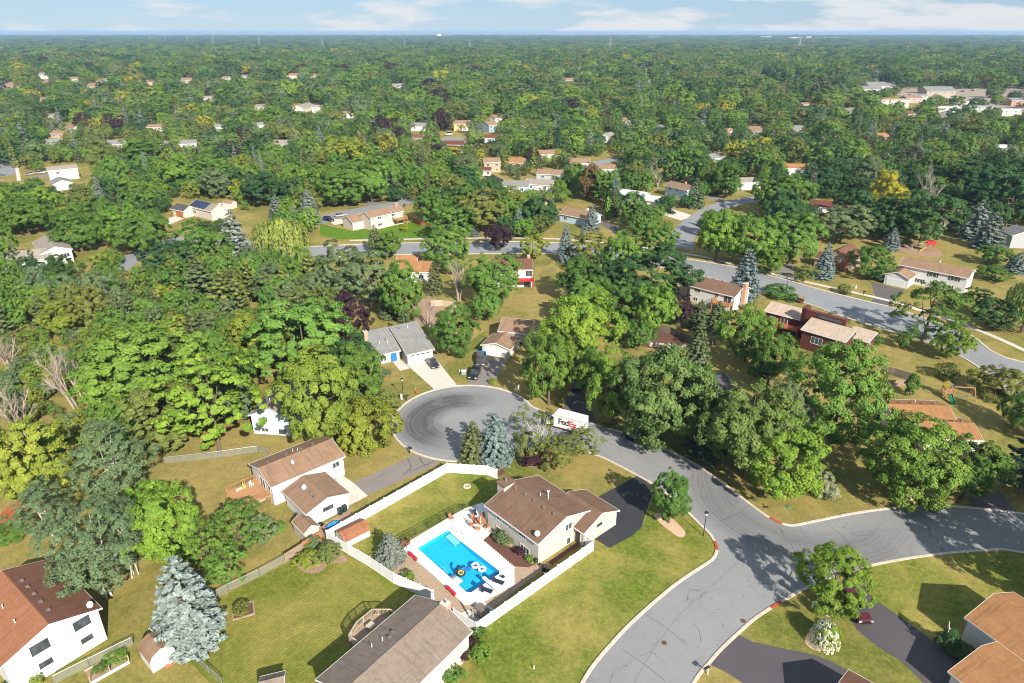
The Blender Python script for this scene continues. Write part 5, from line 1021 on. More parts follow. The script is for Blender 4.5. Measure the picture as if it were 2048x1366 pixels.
pot = thing('fire_pit', 'round stone fire pit on the fenced lawn', 'fire pit', at_px(934,974,0)); MB().torus(.5,.14,14,6,(0,0,.12)).obj('stone_ring', M['rock'], pot); MB().lathe([(.38,.0),(.38,.06)],12).obj('ash', M['soil'], pot)
# edging stones of the bed by the house
rk = {}
def rock_mesh(seed):
    bm_ = bmesh.new(); bmesh.ops.create_icosphere(bm_, subdivisions=2, radius=1.0); rs = random.Random(seed); ph = [rs.uniform(0,6) for _ in range(6)]
    for v in bm_.verts: d = 1+.22*math.sin(2.3*v.co.x+ph[0])*math.sin(2.1*v.co.y+ph[1])+.16*math.sin(4*v.co.z+ph[2]+2*v.co.x)+rs.uniform(-.05,.05); v.co *= d; v.co.z *= .7
    me = bpy.data.meshes.new('rock'); bm_.to_mesh(me); bm_.free(); me.materials.append(M['rock']); return me
RK = [rock_mesh(i) for i in range(5)]
def rock(label, px, py, s, grp=None, z=0.0, name='boulder', cat='boulder'):
    g = G(px,py); o = put(name, RK[rt.randrange(5)], None, (g.x,g.y,z+s*.25), rt.uniform(0,6)); o.scale = (s,s*rt.uniform(.75,1),s*rt.uniform(.8,1)); return tag(o, label, cat, grp)
ORD = ('first','second','third','fourth','fifth','sixth','seventh','eighth','ninth','tenth','eleventh','twelfth','thirteenth','fourteenth','fifteenth','sixteenth')
for k in range(16): f = k/15; rock('%s small pale edging stone along the planting bed, counted from the patio' % ORD[k], 967+f*61, 1083+f*52, .17, 'edging stones along the planting bed', .03, 'edging_stone', 'stone')
for k, (x, y, s) in enumerate(((1302,690,.9),(1314,692,1.0),(1326,693,.85),(1338,695,1.0),(1350,694,.8),(1358,697,.9),(1366,694,.7),(1293,684,.8),(1290,676,.6),(1296,668,.6))): rock('pale boulder of the retaining row below the dark board fence, %s from the left' % ORD[sorted((1302,1314,1326,1338,1350,1358,1366,1293,1290,1296)).index(x)], x, y, s, 'boulders of the rock garden')
rock('pale boulder under the tree beside the parked maroon car, nearer the driveway', 1673, 1222, .85); rock('rounded pale boulder left of the tree trunk beside the driveway', 1657, 1229, .6); rock('white boulder in the pink rock bed under the small tree', 1327, 1031, .6)
# ---------------------------------------------------------------- vehicles
def paint(name, c, rough=.3, metal=.3):
    m, t, b = newmat(name); f = noise(t, 2.0, 3, .6, wpos(t)); t.links.new(mixc(t, ramp(t, f, .3,.7), tuple(x*.85 for x in c), c), b.inputs['Base Color']); b.inputs['Roughness'].default_value = rough; b.inputs['Metallic'].default_value = metal; b.inputs['Coat Weight'].default_value = .6; return m
WHEEL = {}
def wheel(parent, x, y, r, w=.22):
    k = (r,w)
    if k not in WHEEL:
        a = MB(); a.tube((0,-w/2,0),(0,w/2,0),r,r,18); c = MB(); c.tube((0,-w/2-.012,0),(0,w/2+.012,0),r*.62,r*.62,14); WHEEL[k] = (a.mesh('wheel', M['tyre']), c.mesh('rim', M['rim']))
    o = put('wheel', WHEEL[k][0], parent, (x,y,r)); put('rim', WHEEL[k][1], o)
def loft(sections, mi=None):
    """closed body from rings of points"""
    b = MB(); n = len(sections[0])
    for s_ in sections: b.v += [tuple(p) for p in s_]
    for i in range(len(sections)-1):
        for j in range(n): b.f.append([i*n+j, i*n+(j+1)%n, (i+1)*n+(j+1)%n, (i+1)*n+j]); b.m.append(0)
    b.f.append(list(range(n-1,-1,-1))); b.m.append(0); b.f.append([(len(sections)-1)*n+j for j in range(n)]); b.m.append(0); return b
def car(label, px, py, ang, c, suv=True, name='parked_car', cat='car', grp=None, L=4.7, pos=None):
    g = pos or G(px,py); r_ = thing(name, label, cat, (g[0],g[1],.03), ang, grp); pm = paint('car_paint_'+str(len(bpy.data.materials)), c); w = .92; H_ = 1.72 if suv else 1.46; z0 = .28; bl = .98 if suv else .88
    xs = [(-L/2,.62,.86),(-L/2+.12,.5,bl-.02),(-L/2+.9,.34,bl+.02),(0,.28,bl+.02),(L*.18,.28,bl),(L*.28,.3,bl-.04),(L/2-.25,.36,bl-.16),(L/2-.03,.45,bl-.3)]
    def ring(x, zb, zt, hw): return [(x,-hw*.94,zb),(x,hw*.94,zb),(x,hw,zb+.18),(x,hw*.985,zt-.1),(x,hw*.9,zt),(x,-hw*.9,zt),(x,-hw*.985,zt-.1),(x,-hw,zb+.18)]
    loft([ring(x,zb,zt,w*(1 if abs(x) < L*.4 else .94)) for x,zb,zt in xs]).obj('body', pm, r_, smooth=False)
    if suv: cab = [(-L/2+.08,.86,bl),(-L/2+.35,.76,H_-.06),(-L*.1,.74,H_),(L*.06,.74,H_-.02),(L*.24,.84,bl-.02)]
    else: cab = [(-L*.40,.82,bl),(-L*.22,.70,H_-.04),(-L*.05,.68,H_),(L*.06,.68,H_-.03),(L*.26,.82,bl-.02)]
    b = MB(); n = len(cab)
    pr = [(x,z) for x,_,z in cab]; q = [(x,-hw,z) for x,hw,z in cab]+[(x,hw,z) for x,hw,z in cab]
    b.add(q, [tuple(range(n)), tuple(range(2*n-1,n-1,-1))]+[(i,n+i,n+i+1,i+1) for i in range(n-1)]+[(n-1,2*n-1,n,0)]); b.obj('glasshouse', M['cargl'], r_)
    b = MB(); i0, i1 = (1,3); x0, x1 = cab[1][0], cab[3][0]; b.add([(x0,-.70,cab[1][2]+.012),(cab[2][0],-.70,H_+.014),(x1,-.70,cab[3][2]+.012),(x1,.70,cab[3][2]+.012),(cab[2][0],.70,H_+.014),(x0,.70,cab[1][2]+.012)], [(0,1,4,5),(1,2,3,4)]); b.obj('roof', pm, r_)
    for x in (-L*.3,L*.31):
        for y in (-.82,.82): wheel(r_, x, y, .35)
    for y in (-.66,.66): b = MB(); b.box(L/2-.12,L/2-.02,y-.2,y+.2,bl-.36,bl-.22); b.obj('headlight', M['lightglass'], r_); b = MB(); b.box(-L/2-.02,-L/2+.1,y-.18,y+.18,.68,.84); b.obj('tail_light', M['redlight'], r_); b = MB(); b.box(L*.17,L*.2,y*1.36-.08,y*1.36+.08,bl+.02,bl+.16); b.obj('mirror', pm, r_)
    b = MB(); b.box(L/2-.06,L/2+.0,-.5,.5,.42,.6); b.obj('grille', M['black'], r_); return r_
def adir(a, b): p, q = G(*a), G(*b); return math.atan2(q.y-p.y, q.x-p.x)
car('dark grey saloon parked on the pale driveway of the grey house', 866, 731, adir((858,718),(874,737)), (.05,.055,.06), False, L=4.6)
car('black estate car at the street end of the two on the driveway', 950, 752, adir((958,738),(946,763)), (.012,.013,.015)); car('brown grey car parked nearer the garage of the orange roofed house', 960.5, 726, adir((960,716),(960,735)), (.10,.08,.07))
car('black off road vehicle parked at the kerb under the maples', 1267, 880, adir((1285,886),(1248,870)), (.008,.008,.010), L=4.5); car('white car beside the garage of the white house at the right', 1758, 559, adir((1752,553),(1766,563)), (.7,.7,.7), False)
pc = car('maroon vehicle with push bar parked on the driveway under the tree', 1711, 1222, adir((1697,1200),(1724,1243)), (.12,.012,.02), L=4.9)
b = MB(); b.bar((2.5,-.5,.35),(2.5,-.5,.85),.06,.06); b.bar((2.5,.5,.35),(2.5,.5,.85),.06,.06); b.bar((2.5,-.6,.8),(2.5,.6,.8),.06,.06); b.bar((2.5,-.6,.5),(2.5,.6,.5),.06,.06); b.obj('push_bar', M['black'], pc)
car('black car on the pale driveway of the pale roofed house', 1341, 427, adir((1332,424),(1352,429)), (.012,.013,.015), False); car('dark blue van parked beside the pinkish garage', 658, 442, adir((650,440),(668,443)), (.02,.03,.05)); car('silver car parked on the street by the pinkish house', 681, 433, adir((670,434),(692,431)), (.5,.5,.52), False)
car('silver car beside the white house at the left edge', 61, 350, adir((52,351),(72,348)), (.5,.5,.52), False); car('white car next to the silver car at the left edge', 84, 347, adir((75,348),(95,345)), (.65,.65,.66)); car('dark car in the shaded driveway beside the maple', 1153, 775, 1.4, (.02,.02,.025)); car('dark car parked in the shade beside the dark roofed house', 1412, 833, .5, (.03,.03,.035))
vn = car('white van on the far street above the maroon roof', 897, 271, adir((905,270),(885,272)), (.75,.75,.75), True, 'white_van', 'van', L=5.6); vn.scale = (1.05,1.1,1.45)
# delivery truck
fx = thing('delivery_truck', 'white delivery truck with large two colour lettering stopped below the maples', 'truck', (6.874,106.928,.03), -.489); M['truck'] = paint('truck_white', (.74,.73,.70), .35, 0)
Lt, Wt, Ht = 6.5, 2.45, 3.1
fb_ = MB(); fb_.box(.7,Lt,0,Wt,.62,Ht); fb_.extrude_y([(.7,.62),(.7,Ht-.02),(.42,Ht-.2),(.05,1.75),(-.12,1.6),(-.75,1.35),(-.8,.55),(.7,.55)], .06, Wt-.06); fb_.obj('body', M['truck'], fx)
b = MB(); b.box(.15,.72,-.012,.05,.72,2.55); b.obj('open_doorway', M['black'], fx); b = MB(); b.box(.78,1.35,-.05,-.005,.7,2.6); b.obj('sliding_door', M['truck'], fx)
b = MB(); b.add([(.40,.2,Ht-.28),(.40,Wt-.2,Ht-.28),(.045,Wt-.2,1.8),(.045,.2,1.8)], [(0,3,2,1)]); ws = b.obj('windscreen', M['cargl'], fx, (-.02,0,.015))
b = MB(); b.box(Lt+.001,Lt+.03,.12,Wt-.12,.75,Ht-.2); b.obj('rear_door', M['truck'], fx); b = MB(); b.box(Lt,Lt+.2,.1,Wt-.1,.45,.58); b.obj('rear_bumper', M['black'], fx); b = MB(); b.box(-.95,-.8,.1,Wt-.1,.45,.68); b.obj('front_bumper', M['black'], fx)
b = MB(); b.box(.75,Lt-.05,.08,Wt-.08,Ht+.002,Ht+.04); b.obj('roof_panel', M['truck'], fx)
for y in (.3,Wt-.3): b = MB(); b.box(-.83,-.79,y-.16,y+.16,.85,1.05); b.obj('headlight', M['lightglass'], fx); b = MB(); b.box(Lt+.03,Lt+.05,y-.1,y+.1,.85,1.1); b.obj('tail_light', M['redlight'], fx)
b = MB(); b.box(.1,.3,-.32,-.1,1.75,2.2); b.obj('mirror', M['black'], fx)
for x in (-.1,4.7):
    for y in (.12,Wt-.12): wheel(fx, x, y, .42, .26)
for x in (4.7,): b = MB(); b.tube((x,-.008,.46),(x,.02,.46),.56,.56,16); b.obj('wheel_arch', M['black'], fx)
b = MB(); b.box(1.4,Lt-.05,-.012,-.002,.66,.72); b.box(1.4,Lt-.05,-.012,-.002,Ht-.14,Ht-.08); b.obj('rub_rail', M['metal'], fx); [MB().box(x-.012,x+.012,-.01,-.002,.74,Ht-.15).obj('panel_seam', M['metal'], fx) for x in (1.42,5.9)]
M['fxp'] = simple('purple_black_print', (.018,.012,.03), .5); M['fxr'] = simple('red_print', (.62,.012,.012), .5)
def lettering(txt, size, mat, parent, loc, rot, name='lettering', bold=.016):
    cu = bpy.data.curves.new(name, 'FONT'); cu.body = txt; cu.size = size; cu.offset = bold*size; cu.extrude = .004; cu.space_character = .88 if len(txt) > 1 else 1.0; cu.fill_mode = 'BOTH'
    to = bpy.data.objects.new(name, cu); COL.objects.link(to); bpy.context.view_layer.update()
    me = bpy.data.meshes.new_from_object(to.evaluated_get(bpy.context.evaluated_depsgraph_get())); bpy.data.objects.remove(to); me.materials.clear(); me.materials.append(mat)
    o = put(name, me, parent, loc); o.rotation_euler = rot; return o, me
l1, me1 = lettering('Fed', 1.62, M['fxp'], fx, (1.62,-.02,1.42), (R(90),0,0)); wx = max(v.co.x for v in me1.vertices)
lettering('Ex', 1.62, M['fxr'], fx, (1.62+wx+.04,-.02,1.42), (R(90),0,0))
l2, me2 = lettering('Fed', .5, M['fxp'], fx, (Lt+.04,.45,2.0), (R(90),0,R(90))); lettering('Ex', .5, M['fxr'], fx, (Lt+.04,.45+max(v.co.x for v in me2.vertices)+.02,2.0), (R(90),0,R(90)))
# ---------------------------------------------------------------- street furniture
def lamp(label, px, py, h=4.2):
    g = G(px,py); r_ = thing('street_lamp', label, 'street lamp', (g.x,g.y,0)); MB().tube((0,0,-.1),(0,0,h-.45),.07,.05,8).obj('pole', M['black'], r_); MB().lathe([(.05,h-.45),(.16,h-.42),(.17,h-.12),(.12,h-.1)],10).obj('lamp_glass', M['lightglass'], r_); MB().lathe([(.26,h-.12),(.30,h-.06),(.22,h+.06),(.05,h+.12)],12).obj('lamp_hood', M['black'], r_)
lamp('black lamp post on the corner lawn by the junction', 1406.5, 1072, 4.2); lamp('black lamp post at the upper left of the turning circle', 806.5, 797, 4.4); lamp('black lamp post beside the wide street near the red house', 1569.5, 597, 6.2)
def mailbox(label, px, py, ang=0, white=True, h=1.05):
    g = G(px,py); r_ = thing('mailbox', label, 'mailbox', (g.x,g.y,0), ang); m_ = M['vinyl'] if white else M['black']; b = MB(); b.box(-.07,.07,-.07,.07,-.1,h); b.bar((0,.0,h*.65),(0,-.35,h*.95),.06,.06); b.obj('post', m_, r_); b = MB(); b.extrude_y([(-.13,h),(.13,h),(.13,h+.16),(.08,h+.25),(-.08,h+.25),(-.13,h+.16)], -.55, .1); b.obj('box', M['black'], r_)
mailbox('black mailbox on a white post at the near kerb', 1414.5, 1348, adir((1414,1348),(1440,1375))); mailbox('dark mailbox at the lower left of the turning circle', 819, 906, 1.0, False); mailbox('dark mailbox standing right of the lamp post by the turning circle', 813, 801, 2.0, False); mailbox('dark mailbox beside the upper street at the right', 1916, 1006, 0, False); mailbox('dark mailbox by the sidewalk near the timber fronted house', 1726, 590, .4, False)
def pedestal(label, px, py, h=.95, w=.2): g = G(px,py); r_ = thing('utility_pedestal', label, 'utility box', (g.x,g.y,0)); MB().box(-w/2,w/2,-w/2,w/2,0,h*.8).obj('case', M['trim'], r_); MB().box(-w*.58,w*.58,-w*.58,w*.58,h*.801,h).obj('cap', M['cream'], r_)
pedestal('white utility pedestal in front of the lamp post by the turning circle', 803.5, 799, 1.3, .32); pedestal('pale utility pedestal left of the boulders, nearer the kerb', 1626, 1215, .95, .3); pedestal('shorter tan utility pedestal behind the pale one', 1634, 1207, .7, .2); pedestal('thin pale marker post right of the boulders', 1682, 1233, .9, .12); pedestal('pale utility pedestal under the maple by the upper street, left one', 1806, 1003, 1.0, .3); pedestal('pale utility pedestal under the maple by the upper street, right one', 1822, 999, 1.1, .32); pedestal('grey pedestal in the shade right of the turning circle, left one', 1031, 779, .8); pedestal('grey pedestal in the shade right of the turning circle, right one', 1037, 778, 1.0); pedestal('white pedestal by the sidewalk left of the white house', 1702, 576, .9, .3); pedestal('second white pedestal by the sidewalk left of the white house', 1711, 577, 1.0, .3); pedestal('white marker post standing on the corner lawn at the bottom', 1068, 1338, .5, .1)
tbx = thing('transformer_box', 'green grey transformer box on the lawn between the two upper driveways', 'utility box', at_px(928,748,0)); MB().box(-.5,.5,-.45,.45,.0,.75).obj('case', simple('grey_green_paint', (.25,.31,.26), .5), tbx); MB().box(-.53,.53,-.48,.48,.751,.8).obj('lid', M['trim'], tbx); pedestal('small white post left of the transformer box', 919, 745, .7, .15)
hy = thing('fire_hydrant', 'red fire hydrant with a marker flag beside the turning circle', 'hydrant', at_px(832,787,0)); MB().lathe([(.16,0),(.16,.06),(.11,.08),(.11,.5),(.14,.52),(.12,.62),(.04,.7)],10).obj('barrel', M['red'], hy); MB().tube((-.2,0,.4),(.2,0,.4),.06,.06,8).obj('outlets', M['red'], hy); MB().tube((-.05,.12,0),(-.05,.12,1.6),.012,.012,5).obj('marker_rod', M['vinyl'], hy)
sg = thing('street_sign', 'green street name sign on the grass at the junction', 'street sign', at_px(1569,1042,0)); MB().tube((0,0,-.1),(0,0,2.55),.03,.03,6).obj('post', M['metal'], sg); b = MB(); b.box(-.5,.5,-.015,.015,2.3,2.5); pl_ = b.obj('name_plate', M['sign'], sg); pl_.rotation_euler = (0,0,.1); b = MB(); b.box(-.015,.015,-.5,.5,2.51,2.7); b.obj('name_plate', M['sign'], sg)
def bin_(label, px, py, mat, ang=0, grp=None): g = G(px,py); r_ = thing('wheeled_bin', label, 'bin', (g.x,g.y,.03), ang, grp); b = MB(); b.add([(-.26,-.28,.08),(.26,-.28,.08),(.26,.28,.08),(-.26,.28,.08),(-.32,-.36,1.0),(.32,-.36,1.0),(.32,.36,1.0),(-.32,.36,1.0)], [(3,2,1,0),(4,5,6,7),(0,1,5,4),(1,2,6,5),(2,3,7,6),(3,0,4,7)]); b.obj('bin_body', mat, r_); b = MB(); b.box(-.35,.35,-.4,.38,1.002,1.08); b.obj('lid', mat, r_); [put('wheel', MB().tube((x,-.04,0),(x,.04,0),.1,.1,8).mesh('wheel', M['tyre']), r_, (0,.3,.1)) for x in (-.25,.25)]
bin_('dark green wheeled bin against the white garage wall, left one', 681, 1029, M['bin'], .7); bin_('dark green wheeled bin against the white garage wall, right one', 689.5, 1023, M['bin'], .7)
for k, nm in enumerate(('left', 'middle', 'right')): bin_('blue recycling bin by the orange roofed garage, %s of three' % nm, 956+k*6.5, 712, M['bluep'], .2)
bin_('black bin at the kerb beyond the pinkish house', 809, 413, M['bin'])
b = MB(); bm_ = bmesh.new(); bmesh.ops.create_icosphere(bm_, subdivisions=3, radius=1.0)
for v in bm_.verts: v.co.x *= 1.25; v.co.y *= .7; v.co.z = max(-.1, v.co.z*.75+.08*math.sin(7*v.co.x+3*v.co.y)+.05*math.sin(13*v.co.y)); v.co.x += .05*math.sin(9*v.co.z+4*v.co.y)
me = bpy.data.meshes.new('tarp'); bm_.to_mesh(me); bm_.free(); me.materials.append(M['tarp']); g = G(668,1054); tag(put('covered_pile', me, None, (g.x,g.y,.1), .7), 'pile under a crumpled blue tarp beside the white fence', 'tarp')
wbw = thing('wheelbarrow', 'dark wheelbarrow tipped against the white garage wall', 'wheelbarrow', at_px(640,1056,0), .7); b = MB(); b.add([(-.3,-.25,.3),(.3,-.25,.3),(.3,.25,.3),(-.3,.25,.3),(-.45,-.35,.7),(.5,-.35,.65),(.5,.35,.65),(-.45,.35,.7)], [(3,2,1,0),(0,1,5,4),(1,2,6,5),(2,3,7,6),(3,0,4,7)]); b.obj('tray', M['black'], wbw); wheel(wbw, .6, 0, .2, .1); b = MB(); b.bar((.6,-.2,.25),(-1.0,-.3,.6),.04,.04); b.bar((.6,.2,.25),(-1.0,.3,.6),.04,.04); b.obj('handles', M['wood'], wbw)
kg = thing('grill', 'small black grill at the foot of the deck steps', 'grill', at_px(444,1016,0)); MB().lathe([(.05,.4),(.25,.5),(.28,.68),(.22,.85),(.05,.92)],12).obj('kettle', M['black'], kg, smooth=True); [MB().tube((0,0,.5),(.28*math.cos(k*2.1),.28*math.sin(k*2.1),0),.02,.02,5).obj('leg', M['metal'], kg) for k in range(3)]
def manhole(label, px, py): g = G(px,py); o = MB().lathe([(.34,0),(.34,.012),(.30,.012),(.29,.006)],18).obj('manhole_cover', simple('iron_cover', (.12,.06,.05), .7), None, (g.x,g.y,.033)); tag(o, label, 'manhole')
manhole('round iron manhole cover in the street at the bottom', 1328, 1286); manhole('round iron manhole cover in the street near the parked off road vehicle', 1282, 907); manhole('round iron cover in the cracked lane at the corner', 1486, 1242)
hp = thing('basketball_hoop', 'basketball hoop on a white pole beside the shaded driveway', 'basketball hoop', at_px(1897,1300,0), R(150)); MB().tube((0,0,0),(0,0,3.0),.06,.06,8).obj('pole', M['trim'], hp); MB().tube((0,0,2.9),(.7,0,3.2),.04,.04,6).obj('arm', M['trim'], hp); b = MB(); b.box(.7,.74,-.6,.6,2.8,3.6); b.obj('backboard', M['lightglass'], hp); MB().torus(.23,.015,14,5,(1.0,0,3.0)).obj('rim', M['red'], hp)
ps = thing('play_set', 'wooden play set with green slide and swing beam right of the orange roof', 'play set', at_px(1893,795,0), -.15)
b = MB(); [b.box(x-.06,x+.06,y-.06,y+.06,0,2.6) for x in (-.8,.8) for y in (-.8,.8)]; b.obj('tower_posts', M['wood'], ps); MB().box(-.9,.9,-.9,.9,1.2,1.3).obj('platform', M['wood'], ps)
b = MB(); b.add([(-1,-1,2.55),(0,-1,3.3),(0,1,3.3),(-1,1,2.55)], [(0,1,2,3)]); b.obj('canopy_half', M['yellowp'], ps); b = MB(); b.add([(1,-1,2.55),(1,1,2.55),(0.01,1,3.3),(0.01,-1,3.3)], [(0,1,2,3)]); b.obj('canopy_half', M['bluep'], ps)
b = MB(); b.add([(-.3,-.9,1.3),(.3,-.9,1.3),(.3,-3.0,.15),(-.3,-3.0,.15),(-.3,-.9,1.2),(.3,-.9,1.2),(.3,-3.0,.05),(-.3,-3.0,.05)], [(0,3,2,1),(4,5,6,7),(0,1,5,4),(2,3,7,6)]); b.bar((-.33,-.9,1.38),(-.33,-3,.23),.06,.2); b.bar((.33,-.9,1.38),(.33,-3,.23),.06,.2); b.obj('slide', M['green'], ps)
b = MB(); b.bar((.8,0,2.5),(4.6,0,2.5),.12,.16); b.bar((4.6,0,2.55),(4.9,-1.1,0),.1,.1); b.bar((4.6,0,2.55),(4.9,1.1,0),.1,.1); b.obj('swing_beam', M['wood'], ps)
for x in (2.0,3.4): b = MB(); b.box(x-.25,x+.25,-.12,.12,.5,.55); sw_ = b.obj('swing_seat', M['bluep'], ps); b = MB(); b.bar((x-.23,0,.55),(x-.23,0,2.43),.02,.02); b.bar((x+.23,0,.55),(x+.23,0,2.43),.02,.02); b.obj('ropes', M['black'], sw_)
[railing_o for railing_o in [railing(MB(), (-.85,.85,1.3), (.85,.85,1.3), .7).obj('railing', M['wood'], ps)]]
rp_ = thing('play_set', 'red roofed swing and slide frame on bare soil at the upper right', 'play set', at_px(1858,502,0), -.3); b = MB(); [b.bar((x,y,0),(x*.6,y*.3,2.6),.12,.12) for x in (-1,1) for y in (-1,1)]; b.obj('frame', M['redfence'], rp_); b = MB(); b.extrude_x([(-1.2,2.4),(0,3.6),(1.2,2.4),(1.15,2.35),(0,3.5),(-1.15,2.35)], -1.3, 1.3); b.obj('roof', M['red'], rp_); b = MB(); b.bar((-1,0,2.3),(-5,0,2.3),.12,.14); b.bar((-5,0,2.3),(-5.4,-1.2,0),.1,.1); b.bar((-5,0,2.3),(-5.4,1.2,0),.1,.1); b.obj('swing_beam', M['palewood'], rp_); b = MB(); b.bar((-1.2,-.6,1.4),(-3.4,-2.0,.1),.6,.06); b.obj('slide', M['yellowp'], rp_)
ks = thing('bird_house_kiosk', 'small red roofed kiosk by the wide street', 'kiosk', (76.9,169.5,0), -.6); MB().box(-.55,.55,-.4,.4,.5,1.6).obj('box', M['redwood'], ks); b = MB(); b.extrude_x([(-.6,1.6),(0,2.1),(.6,1.6)], -.7, .7); b.obj('roof', M['r_tan'], ks); b = MB(); [b.box(x-.06,x+.06,-.06,.06,0,.5) for x in (-.4,.4)]; b.obj('posts', M['redwood'], ks)
vg = thing('raised_bed', 'long vegetable bed framed with pale timber beside the small barn shaped shed', 'garden bed', at_px(215,1335,0), adir((200,1354),(275,1312))); Lb = (G(275,1312)-G(200,1354)).length; MB().box(-Lb/2,Lb/2,-1.2,-1.05,0,.3).obj('edge_board', M['trim'], vg); MB().box(-Lb/2,Lb/2,1.05,1.2,0,.3).obj('edge_board', M['palewood'], vg); MB().box(-Lb/2,Lb/2,-1.049,1.049,0,.15).obj('soil', M['soil'], vg); b = MB(); [b.box(x-.04,x+.04,-1.1,-1.02,.3,1.1) for x in (-2,0,2)]; b.obj('stakes', M['palewood'], vg)
rm = MB(); rm.box(-1.0,1.0,-.7,.7,0,.12); g = G(337,1321); tag(rm.obj('shed_ramp', M['cush'], None, (g.x,g.y,.01), -.72), 'red brown wooden ramp in front of the small barn shaped shed', 'ramp')
bb = thing('raised_bed', 'square timber edged bed with dry stalks on the striped lawn', 'garden bed', at_px(487,1222,0), .4); [MB().box(-1.3,1.3,y-.08,y+.08,0,.2).obj('edge_board', M['oldwood'], bb) for y in (-1.1,1.1)]; [MB().box(x-.08,x+.08,-1.019,1.019,0,.2).obj('edge_board', M['oldwood'], bb) for x in (-1.22,1.22)]; MB().box(-1.13,1.13,-1.01,1.01,0,.1).obj('soil', M['mulch'], bb)
tr_ = thing('trampoline', 'dark blue round trampoline in the shade right of the dark roofed house', 'trampoline', at_px(1578,785,0)); MB().lathe([(1.7,.8),(1.7,.84)],20).obj('mat', M['navy'], tr_); MB().torus(1.8,.09,24,6,(0,0,.82)).obj('pad', M['bluep'], tr_); [MB().tube((1.8*math.cos(k*1.05),1.8*math.sin(k*1.05),0),(1.8*math.cos(k*1.05),1.8*math.sin(k*1.05),.8),.03,.03,5).obj('leg', M['metal'], tr_) for k in range(6)]

dm = h2.Mw
def on_deck(o, x, y, z=1.502, rz=0): o.matrix_world = dm @ Matrix.Translation((x,y,z)) @ Matrix.Rotation(rz,4,'Z')
o_ = thing('wading_pool', 'small blue wading pool on the cedar deck', 'wading pool'); MB().lathe([(.62,0),(.66,.22),(.60,.22),(.56,.05)],16).obj('basin', M['bluep'], o_); on_deck(o_, -3.9, 2.4)
o_ = thing('planter_box', 'long wooden planter on the cedar deck railing side', 'planter'); MB().box(-.8,.8,-.3,.3,0,.45).obj('box', M['palewood'], o_); MB().box(-.74,.74,-.24,.24,.451,.5).obj('soil', M['soil'], o_); on_deck(o_, -2.6, 5.9)
o_ = thing('patio_chair', 'white plastic chair on the cedar deck near the house', 'chair'); MB().box(-.25,.25,-.25,.25,.38,.43).obj('seat', M['vinyl'], o_); MB().box(-.25,.25,.2,.25,.431,.95).obj('backrest', M['vinyl'], o_); [MB().box(x-.03,x+.03,y-.03,y+.03,0,.379).obj('leg', M['vinyl'], o_) for x in (-.22,.22) for y in (-.22,.22)]; on_deck(o_, -1.0, 5.4, rz=.5)
o_ = thing('parasol', 'closed yellow parasol pole on the cedar deck', 'parasol'); MB().tube((0,0,0),(0,0,2.3),.03,.03,6).obj('pole', M['wood'], o_); MB().lathe([(.04,.9),(.12,1.1),(.08,2.1),(.02,2.3)],8).obj('canopy', M['yellowp'], o_); on_deck(o_, -2.6, 4.2)
# ---------------------------------------------------------------- trees one can pick out in the photograph
T = tree_px
T('spruce','bp',395,1312,1103,150,'huge pale blue spruce beside the small barn shaped shed', idx=0)
T('spruce','bs',784,1136,1060,64,'small blue spruce inside the white fence beside the pool deck'); T('spruce','bs',990,938,822,80,'blue spruce at the near edge of the turning circle'); T('spruce','gs',947,933,838,62,'olive green spruce left of the blue one at the turning circle')
T('aspen','as_',213,1198,1005,170,'tall grey green aspen with white stems behind the orange brown roof'); T('aspen','as_',270,1152,985,100,'slender leaning aspen right of the tallest aspen'); T('aspen','as_',235,1010,850,145,'dark aspen with forked white stems left of the dry backyard'); T('aspen','as_',112,1088,962,105,'thin aspen with bare lower branches near the red fence')
T('maple','lim',345,1135,972,150,'bright yellow green tree between the aspens and the fruit trees'); T('maple','lim',305,1052,962,90,'bright yellow green tree behind the slender aspen'); T('loose','g1',482,1098,998,112,'fruit tree below the cedar deck'); T('loose','g1',428,1150,1030,95,'fruit tree above the huge blue spruce'); T('loose','bg',462,1172,1085,80,'low green tree beside the chain link fence'); T('loose','g4',524,1092,1022,66,'grey green small tree left of the lean to shed')
T('oak','yo',82,1003,825,172,'large yellow tree at the left edge'); T('locust','lim',440,905,690,235,'broad bright green tree shading the light blue house'); T('oak','bg',300,815,632,245,'very broad green tree in the middle of the left woods'); T('oak','ol',330,905,765,165,'olive tree at the lower edge of the left woods'); T('oak','bg',617,758,586,205,'big round pale green tree above the light blue house', idx=1)
T('upright','yo',517,748,622,92,'tall yellow green tree beside the big round tree'); T('maple','og',652,888,702,165,'tree turning orange beside the light blue house'); T('maple','g1',722,818,690,112,'green tree between the orange tinged tree and the grey house'); T('maple','g3',705,770,668,100,'dark green tree left of the grey roofed house'); T('bush','yo',742,912,805,118,'large yellow green shrub mass left of the turning circle', name='shrub'); T('bush','yo',695,898,818,90,'yellow green shrub right behind the tan roof',name='shrub'); T('loose','ol',772,818,770,60,'sparse olive bush at the left rim of the turning circle')
T('maple','pu',703,692,583,82,'dark purple tree left of the grey roofed house'); T('willow','wil',567,525,433,118,'weeping willow with yellow green curtains'); T('spruce','bp',476,526,417,68,'tall silvery spruce left of the willow'); T('spruce','bs',622,452,378,50,'silvery spruce by the upper left street, right one'); T('spruce','bs',557,446,388,42,'silvery spruce by the upper left street, left one'); T('spruce','bs',590,446,405,26,'small silvery spruce between the two larger ones')
T('pine','ol',455,648,538,84,'olive pine with bare lower trunk in the left woods'); T('pine','ol',485,655,552,66,'slim olive pine right of the first in the left woods'); T('pine','gs',418,625,515,92,'dark pine at the back of the left woods'); T('oak','g1',395,525,438,86,'green tree left of the tall silvery spruce'); T('oak','g3',345,548,478,104,'dark spreading tree by the lane at the upper left')
